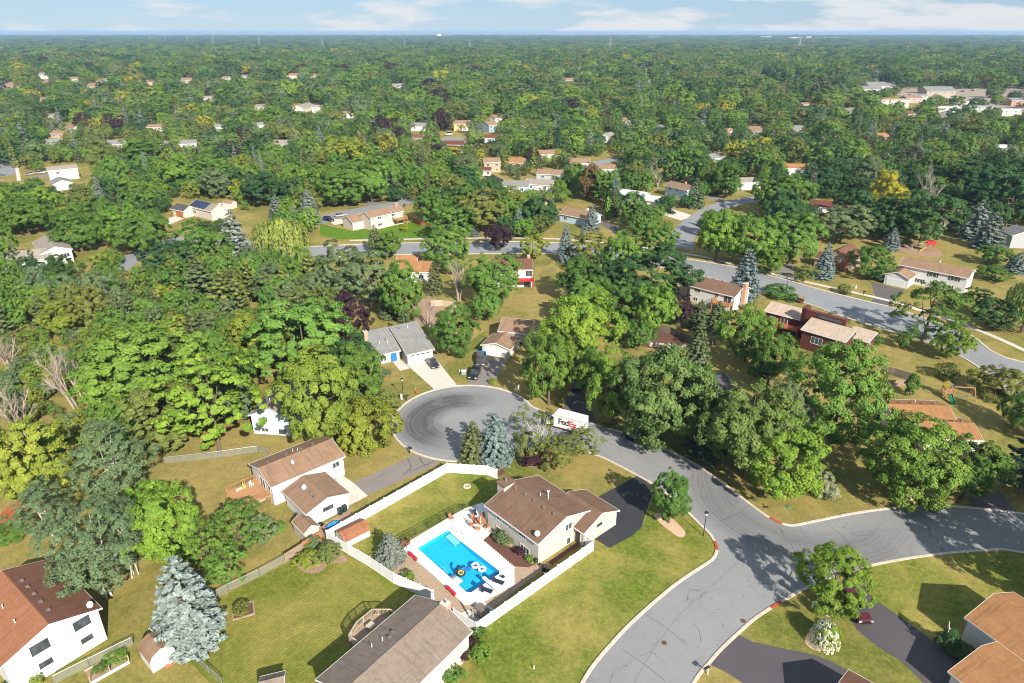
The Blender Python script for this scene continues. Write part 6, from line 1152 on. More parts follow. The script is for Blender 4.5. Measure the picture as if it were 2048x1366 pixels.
T('oak','g4',742,614,498,116,'grey green tree with pale trunk above the purple tree'); T('oak','g4',690,592,478,96,'grey green tree right of the willow'); T('maple','g1',808,645,528,86,'green tree left of the orange roofed white house'); T('spruce','gs',780,642,572,44,'olive spruce behind the grey roofed house'); T('spruce','gs',752,508,448,38,'olive spruce in front of the bright lawn'); T('upright','bg',782,515,460,48,'light green tree beside the olive spruce at the bright lawn'); T('spruce','gs',812,690,615,40,'dark spruce just behind the grey roof')
T('dead','g1',918,602,488,76,'large bare dead tree in front of the wide street', idx=1); T('dead','g1',857,657,568,54,'bare dead tree behind the grey roofed house', idx=0); T('spruce','gs',870,592,520,40,'greyish spruce right of the orange roofed white house'); T('maple','g1',990,608,500,108,'dense maple left of the red deck'); T('upright','g1',912,712,608,76,'dense oval tree right of the grey roofed house'); T('maple','bg',972,642,577,58,'small round tree on the tan back lawn'); T('maple','pu',1000,502,443,52,'dark purple tree at the wide street'); T('oak','yo',1066,522,463,58,'pale olive tree by the wide street'); T('spruce','bs',1130,527,448,36,'slim blue spruce by the wide street')
T('oak','ol',1176,527,460,78,'olive tree right of the slim blue spruce'); T('oak','g1',905,482,408,112,'green tree right of the orange stained fence'); T('oak','ol',960,466,374,112,'large olive tree beyond the wide street'); T('oak','bg',1006,462,380,74,'light green tree beyond the wide street'); T('maple','g3',1076,461,394,78,'dark round tree beyond the wide street'); T('maple','g1',872,452,375,78,'dense green tree at the end of the upper left street'); T('maple','bg',895,545,455,96,'light green tree behind the bare dead tree'); T('spruce','bs',949,475,450,20,'tiny blue spruce by the sidewalk'); T('upright','y',809,463,448,14,'small yellow sapling on the bright lawn')
T('maple','lim',1155,735,583,152,'bright lime green maple above the right end of the turning circle',idx=1); T('maple','bg',1097,808,652,112,'dense bright green maple at the right rim of the turning circle',idx=0); T('maple','bg',1225,848,690,122,'dense bright green maple behind the delivery truck',idx=2); T('maple','mo',1312,888,698,190,'large olive green maple above the parked off road vehicle',idx=3)
T('oak','g3',1302,605,488,176,'large dark green tree in front of the wide street',idx=0); T('upright','g1',1165,605,513,90,'tall green tree on the left of the dark tree'); T('upright','bg',1165,655,560,86,'light green tree above the lime maple'); T('maple','lim',1310,668,560,84,'lime green tree in front of the dark tree'); T('maple','bg',1240,585,468,84,'light green tree left behind the dark tree'); T('oak','bg',1310,520,440,80,'light green tree at the side street corner')
T('maple','pu',1356,652,580,62,'dark purple tree in front of the white house with the brick chimney'); T('spruce','gs',1397,664,598,48,'olive spruce below the white house with the brick chimney, left one'); T('spruce','gs',1432,668,600,54,'olive spruce below the white house with the brick chimney, right one'); T('spruce','gs',1391,748,643,58,'pointed spruce beside the pale blue grey shed'); T('maple','bg',1490,722,615,118,'green tree left of the long red house'); T('maple','g1',1535,770,655,100,'green tree in front of the long red house'); T('spruce','gs',1530,760,690,50,'dark spruce in the shaded yard left of the red house')
T('maple','mo',1482,945,752,182,'wide light green tree above the junction, left one',idx=2); T('pine','dk',1412,938,828,98,'dark pine at the street edge under the maples'); T('maple','lim',1552,985,822,190,'lime green tree with pale trunk above the junction',idx=0); T('bush','pale',1640,998,948,62,'silvery shrub at the foot of the lime tree by the junction'); T('maple','bg',1662,885,684,178,'big green maple left of the orange roof',idx=1); T('maple','bg',1802,1005,838,190,'big green maple in front of the orange roof',idx=3); T('maple','g1',1926,992,872,112,'dense green tree right of the maple by the upper street'); T('pine','dk',2032,995,845,108,'dark blue green fir at the right edge'); T('spruce','bs',1614,858,800,26,'small blue spruce half hidden between the maples')
T('upright','g1',1337,1045,938,68,'small green tree in the pink rock bed'); T('maple','lim',1656,1218,1093,136,'multi stemmed green tree beside the maroon vehicle',idx=1)
T('birch','ol',1066,918,812,108,'multi stemmed birch between the blue spruce and the truck'); T('loose','ol',1166,908,858,82,'small olive tree on the lawn in front of the truck'); T('loose','ol',1110,940,868,70,'sparse olive tree between the birch and the small olive tree'); T('bush','pu',1062,934,898,44,'dark purple bush under the birch')
T('loose','g1',1846,682,553,134,'tall open tree on the near side of the wide street at the right'); T('maple','lim',1894,718,648,68,'lime green small tree beside the tall open tree'); T('maple','g1',1802,697,660,27,'tiny round tree beside the red house'); T('bush','ol',1987,806,738,90,'large round olive shrub right of the play set'); T('bush','ol',1889,762,728,42,'small round olive shrub above the play set'); T('maple','g1',2026,855,783,64,'small green tree at the right below the olive shrub'); T('upright','g1',1818,792,745,27,'sapling with white trunk above the orange roof'); T('maple','g1',2060,880,800,70,'green tree cut by the right edge')
T('willow','wil',2042,665,556,92,'weeping willow at the right edge'); T('spruce','bs',1486,603,495,68,'large blue spruce on the near side of the wide street'); T('spruce','bs',1645,562,484,44,'blue spruce in front of the timber fronted house'); T('maple','lim',1430,522,414,94,'bright green tree by the side street, left of three'); T('maple','bg',1500,533,424,104,'bright green tree by the side street, middle of three'); T('maple','bg',1578,528,420,112,'bright green tree by the side street, right of three'); T('upright','bg',1540,548,495,52,'small bright green tree at the sidewalk'); T('loose','ol',1606,563,525,46,'olive shrubby tree at the gravel driveway'); T('oak','g4',1680,484,404,112,'grey green tree behind the timber fronted house'); T('maple','g1',1738,556,492,78,'tree with leaning trunk left of the white house')
T('oak','g3',1838,492,378,134,'large dark tree behind the red roofed play frame'); T('spruce','bs',1945,482,398,62,'tall blue spruce at the upper right, left one'); T('spruce','bs',1972,503,424,64,'tall blue spruce at the upper right, right one'); T('spruce','bs',1780,502,454,37,'small blue spruce by the bare play yard'); T('spruce','bs',2032,548,502,50,'blue spruce at the right edge behind the white house'); T('upright','y',1766,445,340,64,'tall yellow tree in the right hand woods'); T('dead','g1',1850,432,318,76,'bare dead tree standing out of the right hand woods',idx=1); T('dead','g1',1880,470,385,60,'leaning bare dead tree beside the dark woods',idx=0); T('dead','g1',1318,385,308,48,'bare dead tree beside the house with pale grey roof',idx=2)
T('maple','g1',1848,640,562,0.1+128,'large open tree in front of the white house at the right') if False else None
T('oak','g3',2010,455,330,124,'large dark tree at the upper right edge'); T('oak','g3',1935,395,310,110,'dark tree behind the two tall blue spruces'); T('spruce','gs',833,385,320,36,'tan tinged spruce at the end of the upper left street'); T('spruce','gs',1388,418,355,44,'dark spruce beside the pale blue house with brown roof'); T('spruce','bs',1183,462,410,36,'pale blue spruce in front of the brown roofed rambler'); T('cedar','lim',1215,440,393,13,'bright columnar arborvitae beside the rambler, right one'); T('cedar','lim',1100,408,385,14,'columnar arborvitae left of the rambler'); T('maple','g1',1262,452,385,62,'round tree left of the pale driveway'); T('maple','g3',1330,422,392,36,'small dark round tree at the pale driveway'); T('upright','rs',1180,402,325,40,'upright tree turning red in the middle distance'); T('maple','g1',1450,395,318,66,'light green tree over the shaded lane')
T('maple','bg',745,405,308,92,'bright green tree left of the upper left street, right one'); T('maple','bg',690,412,335,105,'bright green tree left of the upper left street, left one'); T('oak','yo',690,345,268,96,'large yellow olive oak in the middle distance'); T('spruce','gs',578,278,245,34,'grey spruce in the left middle distance'); T('maple','pu',885,262,216,34,'dark purple tree beside the yellow wood house'); T('upright','ol',222,355,280,66,'cone shaped olive tree above the white house at the left'); T('oak','g1',290,342,272,96,'broad green tree in front of the brick fronted house'); T('cedar','lim',128,272,250,16,'columnar lime tree at the far left'); T('cedar','lim',325,255,225,17,'columnar yellow tree left of centre'); T('cedar','lim',374,296,250,16,'columnar lime tree right of the broad green tree'); T('maple','pu',55,298,268,24,'dark purple tree near the left edge street')
T('oak','y',180,228,196,62,'yellow oak in the left middle distance'); T('oak','y',505,152,128,48,'bright yellow tree far away left of centre'); T('upright','y',655,345,300,36,'yellow green tree beside the yellow olive oak'); T('oak','y',490,402,356,50,'yellow tree right of the solar panel house'); T('maple','g3',540,412,345,90,'dark green tree right of the yellow tree'); T('maple','g3',103,580,508,112,'dark spreading tree below the white gabled house'); T('maple','g1',298,508,418,96,'green tree at the lane left of the solar panel house'); T('maple','lim',262,500,398,92,'lime tree at the lane in the upper left'); T('upright','g1',208,480,392,76,'green tree left of the lime tree at the lane'); T('oak','g1',430,548,455,84,'green tree just left of the silvery spruce by the lane'); T('oak','g3',372,562,488,92,'dark tree over the lane'); T('maple','g3',1225,428,378,44,'dark tree left of the house with pale grey roof'); T('maple','g1',1262,388,338,42,'green tree behind the house with pale grey roof'); T('maple','bg',1290,388,340,38,'light green tree behind the house with pale grey roof'); T('oak','g1',1345,364,300,62,'green tree behind the pale blue house, left one'); T('oak','bg',1372,366,290,64,'green tree behind the pale blue house, right one'); T('maple','g1',1545,428,345,96,'broad round tree over the shaded lane end'); T('maple','g3',145,592,552,60,'dark round tree below the lane end'); T('upright','g1',165,505,420,80,'sparse tall tree right of the white gabled house'); T('maple','g1',60,470,385,100,'green tree above the white gabled house'); T('maple','lim',20,455,375,80,'lime green tree at the left edge'); T('oak','g1',10,540,440,70,'green tree left of the white gabled house')
T('maple','g1',1245,648,558,92,'green tree left of the lime green tree before the dark tree'); T('oak','g3',1200,600,505,80,'dark green tree between the light green trees at the wide street'); T('maple','g1',1275,700,640,60,'green tree at the left end of the rock garden'); T('oak','g3',1985,660,592,96,'dark tree in the shade right of the white house with shutters'); T('oak','g3',1950,625,575,60,'dark low tree at the corner of the white house with shutters'); T('maple','g1',1985,560,530,60,'bright tree behind the right end of the white house'); T('maple','bg',1990,530,488,60,'green tree above the right end of the white house'); T('oak','g3',1700,455,375,100,'dark tree above the timber fronted house'); T('oak','g3',1760,480,395,90,'dark tree left of the bare play yard'); T('maple','g4',1440,880,770,84,'green maple in front of the dark roofed house'); T('maple','g1',1370,850,715,100,'green maple right of the large olive maple'); T('maple','g4',1556,890,760,105,'light green maple between the two junction trees and the orange roof'); T('maple','g1',1180,790,690,70,'green maple between the two bright maples')
plant('maple','g1',71.5,62.5,15,6.3,'tall maple just outside the right edge that shades the street'); plant('maple','g1',78.5,69.0,16,6.5,'tall maple further outside the right edge'); plant('oak','g3',78.0,57.0,13,6.5,'broad tree outside the right edge that shades the side lawn'); plant('maple','g1',86,75,15,6,'farthest of the maples outside the right edge')
for i_, (x_, y_, c_) in enumerate(((1845,186,'g1'),(1862,192,'g3'),(1910,214,'g1'),(1950,218,'g3'),(1990,212,'bg'),(1935,232,'g1'),(1870,214,'bg'),(1985,196,'g1'),(2025,205,'g3'),(1905,240,'g3'),(1980,236,'g1'),(1855,222,'bg'))): T('maple', c_, x_, y_, y_-24, 26+3*(i_ % 4), '%s tree planted around the far shopping area, %s from the left' % ({'g1':'green','g3':'dark','bg':'bright'}[c_], ('first','fourth','sixth','eighth','eleventh','seventh','third','tenth','last','fifth','ninth','second')[i_]))
# shrubs
B = lambda col, bx, by, ty, w, label, name='shrub': T('bush', col, bx, by, ty, w, label, name=name)
B('ol',487,1232,1206,34,'dry stalks growing in the square bed on the striped lawn'); B('lim',818,1168,1143,22,'small bright green shrub on the gravel inside the white fence'); B('g1',905,1366,1328,46,'clipped green shrub at the front of the cream house'); B('pu',930,1320,1275,50,'greyish purple bare shrub beside the cream house'); B('bg',960,1330,1290,46,'light green hedge shrub beside the purple shrub'); B('g1',955,1278,1255,30,'low green shrub at the fence corner'); B('lim',1062,1128,1112,22,'bright green plant at the pool house corner'); B('g4',1010,1092,1064,34,'tall grassy plants in the bed along the pool house'); B('pu',1040,1112,1095,26,'dark weeping shrub in the bed along the pool house'); B('g4',1000,1082,1060,26,'pale ornamental grass by the lower window')
B('g4',628,1098,1072,34,'round blue green cabbage like shrub behind the reddish fence'); B('bg',615,1106,1088,26,'leafy plant left of the round blue green shrub'); B('yo',620,1140,1105,52,'flowering mound in the garden bed, left half'); B('ol',658,1132,1090,52,'flowering mound in the garden bed, right half'); B('lim',560,1066,1046,30,'vine covered corner beside the lean to shed'); B('g3',1888,1310,1262,40,'dark shrub at the corner of the orange roofed house'); B('g3',1925,1330,1295,50,'dark low shrub beside the shaded driveway'); B('yo',80,1370,1345,28,'yellow shrub at the bottom left'); B('g3',40,1372,1345,50,'dark blue green shrub at the bottom left corner'); B('g4',765,755,735,30,'blue green juniper in front of the grey house'); B('bg',733,735,712,26,'green shrub at the chimney corner of the grey house'); B('g1',1560,598,572,60,'green shrub row by the wide street'); B('g1',1581,605,588,30,'round green shrub beside the lamp post at the wide street'); B('ol',1690,590,570,28,'pale shrub by the sidewalk'); B('g1',1745,690,672,34,'shrub at the end of the red house'); B('g1',20,1085,1058,70,'leafy hedge below the red fence'); B('lim',235,1325,1303,42,'leafy vegetables in the long bed, upper end'); B('g1',205,1345,1328,30,'leafy vegetables in the long bed, lower end'); B('lim',268,1062,1040,40,'bright low shrub under the aspens'); B('yo',205,545,505,46,'yellow green shrub at the lane'); B('g1',228,535,500,40,'dark shrub beside the yellow green one'); B('g1',1228,680,655,34,'shrub at the top of the rock garden'); B('ol',1262,695,660,30,'spiky shrub in the rock garden'); B('lim',1255,660,630,26,'lime shrub left of the board fence'); B('gs',1310,678,650,16,'little conifer in the rock garden'); B('yo',985,770,758,18,'dry ornamental grass at the driveway mouth'); B('ol',1208,856,846,16,'ornamental grass at the kerb behind the truck'); B('g3',990,612,588,30,'dark shrub behind the dense oval tree')
hy_ = B('g2',1644,1298,1244,50,'white flowering hydrangea bush on the lawn between the driveways','flowering_shrub')
rg = np.random.default_rng(9); n_ = 1100; d_ = unit(rg, n_); d_[:,2] = np.abs(d_[:,2]); cs = d_*np.array([1.2,1.2,1.08])*rg.uniform(.95,1.05,(n_,1)) + np.array([0,0,.02])
rad_h = hy_.scale; fm = cards_mesh('blossoms', cs*np.array([1.8,1.8,1.8]), d_+rg.normal(size=(n_,3))*.25, rg.normal(size=(n_,3)), .085, .10, rg.uniform(.3,1,n_), simple('white_blossom', (.62,.62,.44), .7))
co = np.empty(len(fm.vertices)*3, np.float32); fm.vertices.foreach_get('co', co); co /= 1.8; fm.vertices.foreach_set('co', co); fm.update(); tag(put('blossoms', fm, hy_), kind='stuff')

# ---------------------------------------------------------------- woods at the left: each tree still a thing of its own
def in_poly(x, y, P_):
    c = False; n = len(P_)
    for i in range(n):
        x1, y1 = P_[i]; x2, y2 = P_[(i+1) % n]
        if (y1 > y) != (y2 > y) and x < (x2-x1)*(y-y1)/(y2-y1)+x1: c = not c
    return c
LM = [(G(x,y).to_2d(), n) for x, y, n in ((95,520,'the left gabled house'),(400,430,'the solar panel house'),(745,450,'the pinkish tan house'),(565,520,'the weeping willow'),(700,690,'the purple tree'),(60,990,'the large yellow tree'),(550,860,'the light blue house'),(300,815,'the very broad green tree'),(140,370,'the left edge street'),(1155,440,'the brown roofed rambler'),(1285,415,'the pale roofed house'),(1355,390,'the pale blue house'),(905,300,'the dark red house'),(925,262,'the yellow wood house'),(1680,530,'the timber fronted house'),(1860,570,'the white house with shutters'),(1890,200,'the parking lot'),(232,305,'the brick fronted house'),(690,345,'the yellow olive oak'),(585,160,'the peach house'),(1582,358,'the cream house'),(1212,352,'the house with red flowers'),(1228,285,'the lawn side white house'),(985,345,'the tan two storey house'),(1590,268,'the white grey gabled house'),(1940,480,'the two tall blue spruces'),(1766,440,'the tall yellow tree'),(312,268,'the columnar tree house'),(1430,510,'the three bright trees'),(1050,395,'the grey blue gabled house'),(150,168,'the far left tan houses'),(444,268,'the white gabled house'),(1500,385,'the bare tree house'),(1820,242,'the building before the shops'),(620,222,'the long grey roofed building'))]
CN = dict(g1='green', g2='green', g3='dark green', g4='grey green', y='yellow', yo='yellow green', ol='olive', bs='blue', bp='silvery', gs='olive', as_='grey green', lim='lime green', bg='bright green', dk='dark', pale='pale', pu='purple')
KW = dict(maple='round leafy tree', oak='broad leafy tree', upright='tall oval tree', locust='spreading tree', aspen='pale stemmed tree', loose='open crowned tree', spruce='spruce', pine='pine', dead='bare dead tree')
USED = {}
def auto_label(x, y, kind, col):
    p = Vector((x,y)); d, n, q = min(((p-l).length, n, l) for l, n in LM); v = p-q
    rel = ('just ' if d < 16 else '') + ('behind' if abs(v.y) > abs(v.x)*1.2 and v.y > 0 else 'in front of' if abs(v.y) > abs(v.x)*1.2 else 'right of' if v.x > 0 else 'left of')
    lb = '%s %s %s %s' % (CN.get(col, 'green'), KW[kind], rel, n); return lb, n
ra = random.Random(21)
def free(x, y, r, k=.62): return all((x-a)**2+(y-b)**2 > (k*(r+c))**2 for a, b, c in TREES)
LW = [(0,565),(60,560),(175,590),(330,595),(420,560),(520,545),(640,560),(690,600),(680,690),(640,740),(560,750),(470,880),(300,915),(170,925),(0,900)]
for bx, by, ty, w, ix in ((45,875,720,125,1),(152,818,652,115,0),(165,795,648,92,2),(20,735,648,95,1)):
    T('dead','g1',bx,by,ty,w,{0:'leaning bare dead tree in the left woods',2:'upright bare dead tree in the left woods'}.get(ix,'bare grey dead tree at the left edge, %s one' % ('lower' if by > 800 else 'upper')), idx=ix)

for it in range(2600):
    px = ra.uniform(-60,700); py = ra.uniform(556,1000)
    if not in_poly(max(px,1), py, LW): continue
    g = G(px,py); kind = ra.choice(('oak','oak','maple','loose','upright','pine')); col = ra.choice(('bg','g1','ol','g4','yo','g1','bg') if kind != 'pine' else ('ol','gs')); r = ra.uniform(2.6,4.6)*(1 if kind != 'pine' else .7); h_ = ra.uniform(7.5,11.5)*(1.15 if kind == 'pine' else 1)
    if px < 205 and py > 680: r *= .55; h_ *= .42; kind = ra.choice(('loose','oak','maple')); col = ra.choice(('bg','g1','ol','g4','yo'))
    if free(g.x, g.y, r, .66): lb, gn = auto_label(g.x, g.y, kind, col); plant(kind, col, g.x, g.y, h_, r, lb, 'woodland trees near '+gn)
# ---------------------------------------------------------------- canopy of the town beyond
ZONES = [(786,503,868,562),(1034,506,1070,580),(676,404,808,468),(660,440,882,480),(796,474,872,512),(1030,474,1120,510),(345,396,468,438),(325,430,372,448),(20,468,148,530),(90,326,186,372),(50,340,96,354),(0,330,40,362),(1116,406,1205,446),(1200,442,1240,470),(1248,382,1322,404),(1330,416,1398,442),(1346,432,1396,472),(1328,362,1384,388),(1412,392,1510,415),(648,420,700,438),(700,402,846,424),(880,264,934,284),(1164,314,1232,330),(1800,505,1955,600),(1614,484,1726,545),(1645,412,1678,432),(1800,485,1885,512),(965,338,1010,364),(1880,205,2048,228),(1800,176,2048,204),(505,410,545,440),(1430,395,1510,420),(1180,440,1240,470),(1420,400,1515,415)]
HB = []
for o in [o for o in COL.objects if o.get('category') in ('house','building','shed') and o.location.y > 150]:
    ch = [c for c in o.children if c.name.split('.')[0].endswith('roof')]
    qs = [proj(o.matrix_basis @ c.matrix_local @ Vector(v)) for c in ch for v in c.bound_box]
    if qs: xs = [q[0] for q in qs]; ys = [q[1] for q in qs]; hb = proj(o.location)[1]; fr_ = .12 if hb > 400 else .26; wx_ = (max(xs)-min(xs))*fr_; ZONES.append((min(xs)+wx_, min(ys)+1, max(xs)-wx_, max(ys)+(hb-max(ys))*(.25 if hb > 400 else .05)))
    for c in ch: q = o.matrix_basis @ c.matrix_local @ (sum((Vector(v) for v in c.bound_box), Vector())/8); HB.append((q.x, q.y, 5.5))
def hidden(px, ty, by, w):
    """would the crown stand in front of something the photograph shows?"""
    x0, x1 = px-w*.40, px+w*.40; y1 = by-(by-ty)*.10; y0 = ty+(by-ty)*.10
    return any(x0 < b[2] and x1 > b[0] and y0 < b[3] and y1 > b[1] for b in ZONES)
SUN2 = SH
cand = []
rgn = np.random.default_rng(77)
Y = 175.0
while Y < 2700:
    step = 6.8 + max(0, min(Y-420, 500))*.0105 + max(0, Y-920)*.004
    half = Y*.78+60; nx = int(2*half/step)
    xs = -half + step*np.arange(nx) + rgn.uniform(-.5,.5,nx)*step; ys = Y + rgn.uniform(-.5,.5,nx)*step
    for x, y in zip(xs, ys): cand.append((float(x), float(y)))
    Y += step*.95
NEAR, FARP = [], []
from collections import defaultdict
GRID = defaultdict(list)
def gkey(x, y): return (int(x//12), int(y//12))
for a, b_, c in TREES + HB: GRID[gkey(a,b_)].append((a,b_,c))
def roomy(x, y, r, k=.62):
    i, j = gkey(x,y)
    return all((x-a)**2+(y-b_)**2 > (k*(r+c))**2 for di in (-1,0,1) for dj in (-1,0,1) for a, b_, c in GRID[(i+di,j+dj)])
GAPS = np.random.default_rng(3).uniform(0, 1, (64,64))
for x, y in cand:
    con = ra.random() < (.17 if y < 1000 else .08)
    r = 3.0+4.2*ra.random()**1.6 if not con else ra.uniform(1.9,3.0); h_ = r*ra.uniform(1.7,2.5) if not con else ra.uniform(9,15)
    fsz = 1+.85*min(1, max(0, (y-420)/450)); r *= fsz; h_ *= fsz**.62
    b = proj((x,y,0)); t = proj((x,y,h_))
    if b[1] > 478 or b[0] < -120 or b[0] > 2170: continue
    if 395 < b[1] and 420 < b[0] < 1120: 
        pass
    w = 2*r*FPX/b[2]
    if y < 1500 and hidden(b[0], t[1], b[1], w):
        if y > 520: continue
        r *= .55; h_ *= .6; w *= .55; t = proj((x,y,h_))
        if hidden(b[0], t[1], b[1], w): continue
    if y < 1100 and not roomy(x, y, r, .56): continue
    if y < 1100: GRID[gkey(x,y)].append((x,y,r))
    if con: kind = 'spruce' if ra.random() < .75 else 'pine'; col = ra.choice(('bs','gs','gs','gs','gs','ol'))
    else:
        kind = ra.choice(('maple','maple','oak','oak','upright')); col = ra.choice(('g1','bg','g1','g3','bg','ol','g4','lim','g3','yo' if ra.random() < .4 else 'g1'))
        if b[0] > 1350 and ra.random() < .4: col = 'g3'
    (NEAR if len(NEAR) < 620 else FARP).append((x,y,h_,r,kind,col))
for x, y, h_, r, kind, col in NEAR:
    lb, gn = auto_label(x, y, kind, col); plant(kind, col, x, y, h_, r, lb, 'town trees near '+gn)
NTH = ('leftmost','second from left','third from left','fourth from left','fifth from left','sixth from left','seventh from left','eighth from left','ninth from left','tenth from left','eleventh from left','twelfth from left','thirteenth from left')
by_l = defaultdict(list)
for o in COL.objects:
    if o.get('group','').split(' ')[0] in ('woodland','town'): by_l[o['label']].append(o)
for l_, os_ in by_l.items():
    os_.sort(key=lambda o: proj(o.location)[0]); n = len(os_)
    if n == 1 or n > 25: continue
    for i, o in enumerate(os_): o['label'] = (NTH[i] if i < (n+1)//2 else NTH[n-1-i].replace('left','right')) + ' ' + l_ if n > 1 else l_
# everything further: one canopy object, instances of low detail crowns
PAL = [(.17,(.105,.195,.036)),(.15,(.135,.235,.04)),(.17,(.05,.112,.036)),(.11,(.155,.18,.046)),(.11,(.13,.185,.08)),(.10,(.09,.165,.034)),(.07,(.185,.285,.036)),(.075,(.066,.12,.034)),(.022,(.33,.31,.03)),(.013,TC['pu'])]
M['leaf_far'] = leafmat('leaf_far', .15, True, PAL); M['needle_far'] = leafmat('needle_far', .05, True, [(.7,TC['gs']),(.12,TC['bs']),(.18,TC['ol'])])
lib = bpy.data.collections.new('canopy_library')
def lib_add(nm, me): o = bpy.data.objects.new(nm, me); lib.objects.link(o)
LOD = []
for i in range(4): LOD.append(blob_tree('distant_crown', 201+i, h=10, r=4.4, z0=.12, lobes=20, lr=(.22,.38), sub=9, leaves=24, ls=.25, mat='leaf_far', limbs=1, lf=1.0)[0])
for i in range(2): LOD.append(conifer('distant_conifer', 211+i, tiers=10, per=8, ls=.5, n=900, mat='needle_far')[0])
for i, me in enumerate(LOD): lib_add('distant_tree_%d' % i, me)
gr_ = [(random.Random(i).uniform(-1,1), random.Random(i+50).uniform(-1,1)) for i in range(9)]
# far groves out to the haze
GROVE = []
Yg = 2550.0
while Yg < 9000:
    st = 26 + (Yg-2500)*.012; half = Yg*.80; nx = int(2*half/st)
    for k in range(nx):
        x = -half+st*k+ra.uniform(-.5,.5)*st
        if ra.random() < .86: GROVE.append((x, Yg+ra.uniform(-.5,.5)*st, ra.uniform(11,17)*(1+(Yg-2500)/9000), st*.62, 0))
    Yg += st*1.7
pts_ = [(x,y,h_,r,(4+ra.randrange(2)) if kind in ('spruce','pine') else ra.randrange(4)) for x,y,h_,r,kind,col in FARP] + [(x,y,h_,r,ra.randrange(4)) for x,y,h_,r,_ in GROVE]
def canopy(name, label, P_):
    me = bpy.data.meshes.new(name); n = len(P_); A = np.array(P_, np.float32); me.vertices.add(n); co = np.zeros((n,3), np.float32); co[:,:2] = A[:,:2]; me.vertices.foreach_set('co', co.ravel())
    sc = np.stack([A[:,3],A[:,3],A[:,2]],1); a = me.attributes.new('sc','FLOAT_VECTOR','POINT'); a.data.foreach_set('vector', sc.ravel())
    a = me.attributes.new('ix','INT','POINT'); a.data.foreach_set('value', A[:,4].astype(np.int32)); ro = np.zeros((n,3), np.float32); ro[:,2] = rgn.uniform(0,6.28,n); a = me.attributes.new('ro','FLOAT_VECTOR','POINT'); a.data.foreach_set('vector', ro.ravel())
    o = put(name, me); tag(o, label, 'trees', kind='stuff')
    ng = bpy.data.node_groups.new(name+'_nodes', 'GeometryNodeTree'); ng.interface.new_socket('Geometry', in_out='INPUT', socket_type='NodeSocketGeometry'); ng.interface.new_socket('Geometry', in_out='OUTPUT', socket_type='NodeSocketGeometry')
    N_ = ng.nodes; gi = N_.new('NodeGroupInput'); go = N_.new('NodeGroupOutput'); ip = N_.new('GeometryNodeInstanceOnPoints'); ci = N_.new('GeometryNodeCollectionInfo'); ci.inputs['Collection'].default_value = lib; ci.inputs['Separate Children'].default_value = True; ci.inputs['Reset Children'].default_value = True
    ip.inputs['Pick Instance'].default_value = True
    def attr(nm, dt): q = N_.new('GeometryNodeInputNamedAttribute'); q.data_type = dt; q.inputs[0].default_value = nm; return q.outputs[0]
    lk = ng.links.new; lk(gi.outputs[0], ip.inputs['Points']); lk(ci.outputs[0], ip.inputs['Instance']); lk(attr('ix','INT'), ip.inputs['Instance Index']); lk(attr('sc','FLOAT_VECTOR'), ip.inputs['Scale']); lk(attr('ro','FLOAT_VECTOR'), ip.inputs['Rotation']); lk(ip.outputs[0], go.inputs[0])
    md = o.modifiers.new('scatter', 'NODES'); md.node_group = ng; return o
canopy('distant_woods', 'continuous green canopy of far trees reaching to the hazy horizon', pts_)
# ---------------------------------------------------------------- far skyline
def far_box(label, px, py, w, h_, d=20, mat='white', name='building', top=None):
    g = G(px,py); r_ = thing(name, label, 'building', (g.x,g.y,0)); MB().box(-w/2,w/2,0,d,0,h_).obj('wall', M[mat], r_); MB().box(-w/2-.4,w/2+.4,-.4,d+.4,h_+.01,h_+.6).obj('roof', M['r_white'], r_)
    k = max(2, int(w/9)); fl = max(1, int(h_/4)); wm = MB().box(-2.2,2.2,-.08,-.005,0,1.8).mesh('window', M['glass'])
    for i in range(k):
        for j in range(fl): put('window', wm, r_, (-w/2+w*(i+.5)/k, 0, 1.3+j*(h_/fl)))
SKY = [('long white warehouse on the far left skyline',28,99,120,16,'white'),('white apartment row on the far left hill',58,82,90,14,'white'),('white block right of the far left apartment row',20,84,60,12,'white'),('far white building below the left apartment row',48,106,70,12,'white'),('low white store beside the brick store on the far left',112,103,70,12,'white'),('tan brick store on the far left',190,100,110,12,'stone'),('white store right of the tan brick store',222,101,40,11,'white'),('small white far block left of the brick store',118,95,36,9,'white'),('small white house like block on the far left hill',143,83,18,9,'white'),
       ('pale far building left of the second pylon',295,88,34,8,'white'),('long white far building below the left pylons',335,88,70,9,'white'),('white far building right of the left pylons',372,90,50,8,'white'),('pale far apartment row beside the middle pylon',640,90,80,12,'cream'),('white far block right of the middle apartment row',695,91,60,12,'white'),
       ('white hospital like block on the far right of centre skyline',1310,79,170,34,'white'),('low white far block left of the hospital like block',1275,79,190,20,'white'),('long low white building right of the hospital like block',1340,80,220,16,'white'),('white far hall on the right of centre skyline',1455,79,160,22,'white'),('dark office block on the far skyline',1532,79,150,40,'greyblue'),('white far block beside the dark office block',1590,80,200,32,'white'),('brown tower block on the far right skyline',1617,80,70,44,'stone'),('long tan building row on the far right skyline',1660,79,240,30,'cream'),('white long far terminal building on the right skyline',1740,77,420,18,'white'),('second white terminal building further right on the skyline',1850,77,380,14,'white'),('pale far warehouse before the right end of the skyline',1930,79,240,16,'white'),('white dome like hall at the far right edge',2040,88,70,26,'white')]
for l_, x, y, w_, h_, m_ in SKY: far_box(l_, x, y, w_*(.62 if y < 81 else .8), h_*.62, 30, m_)
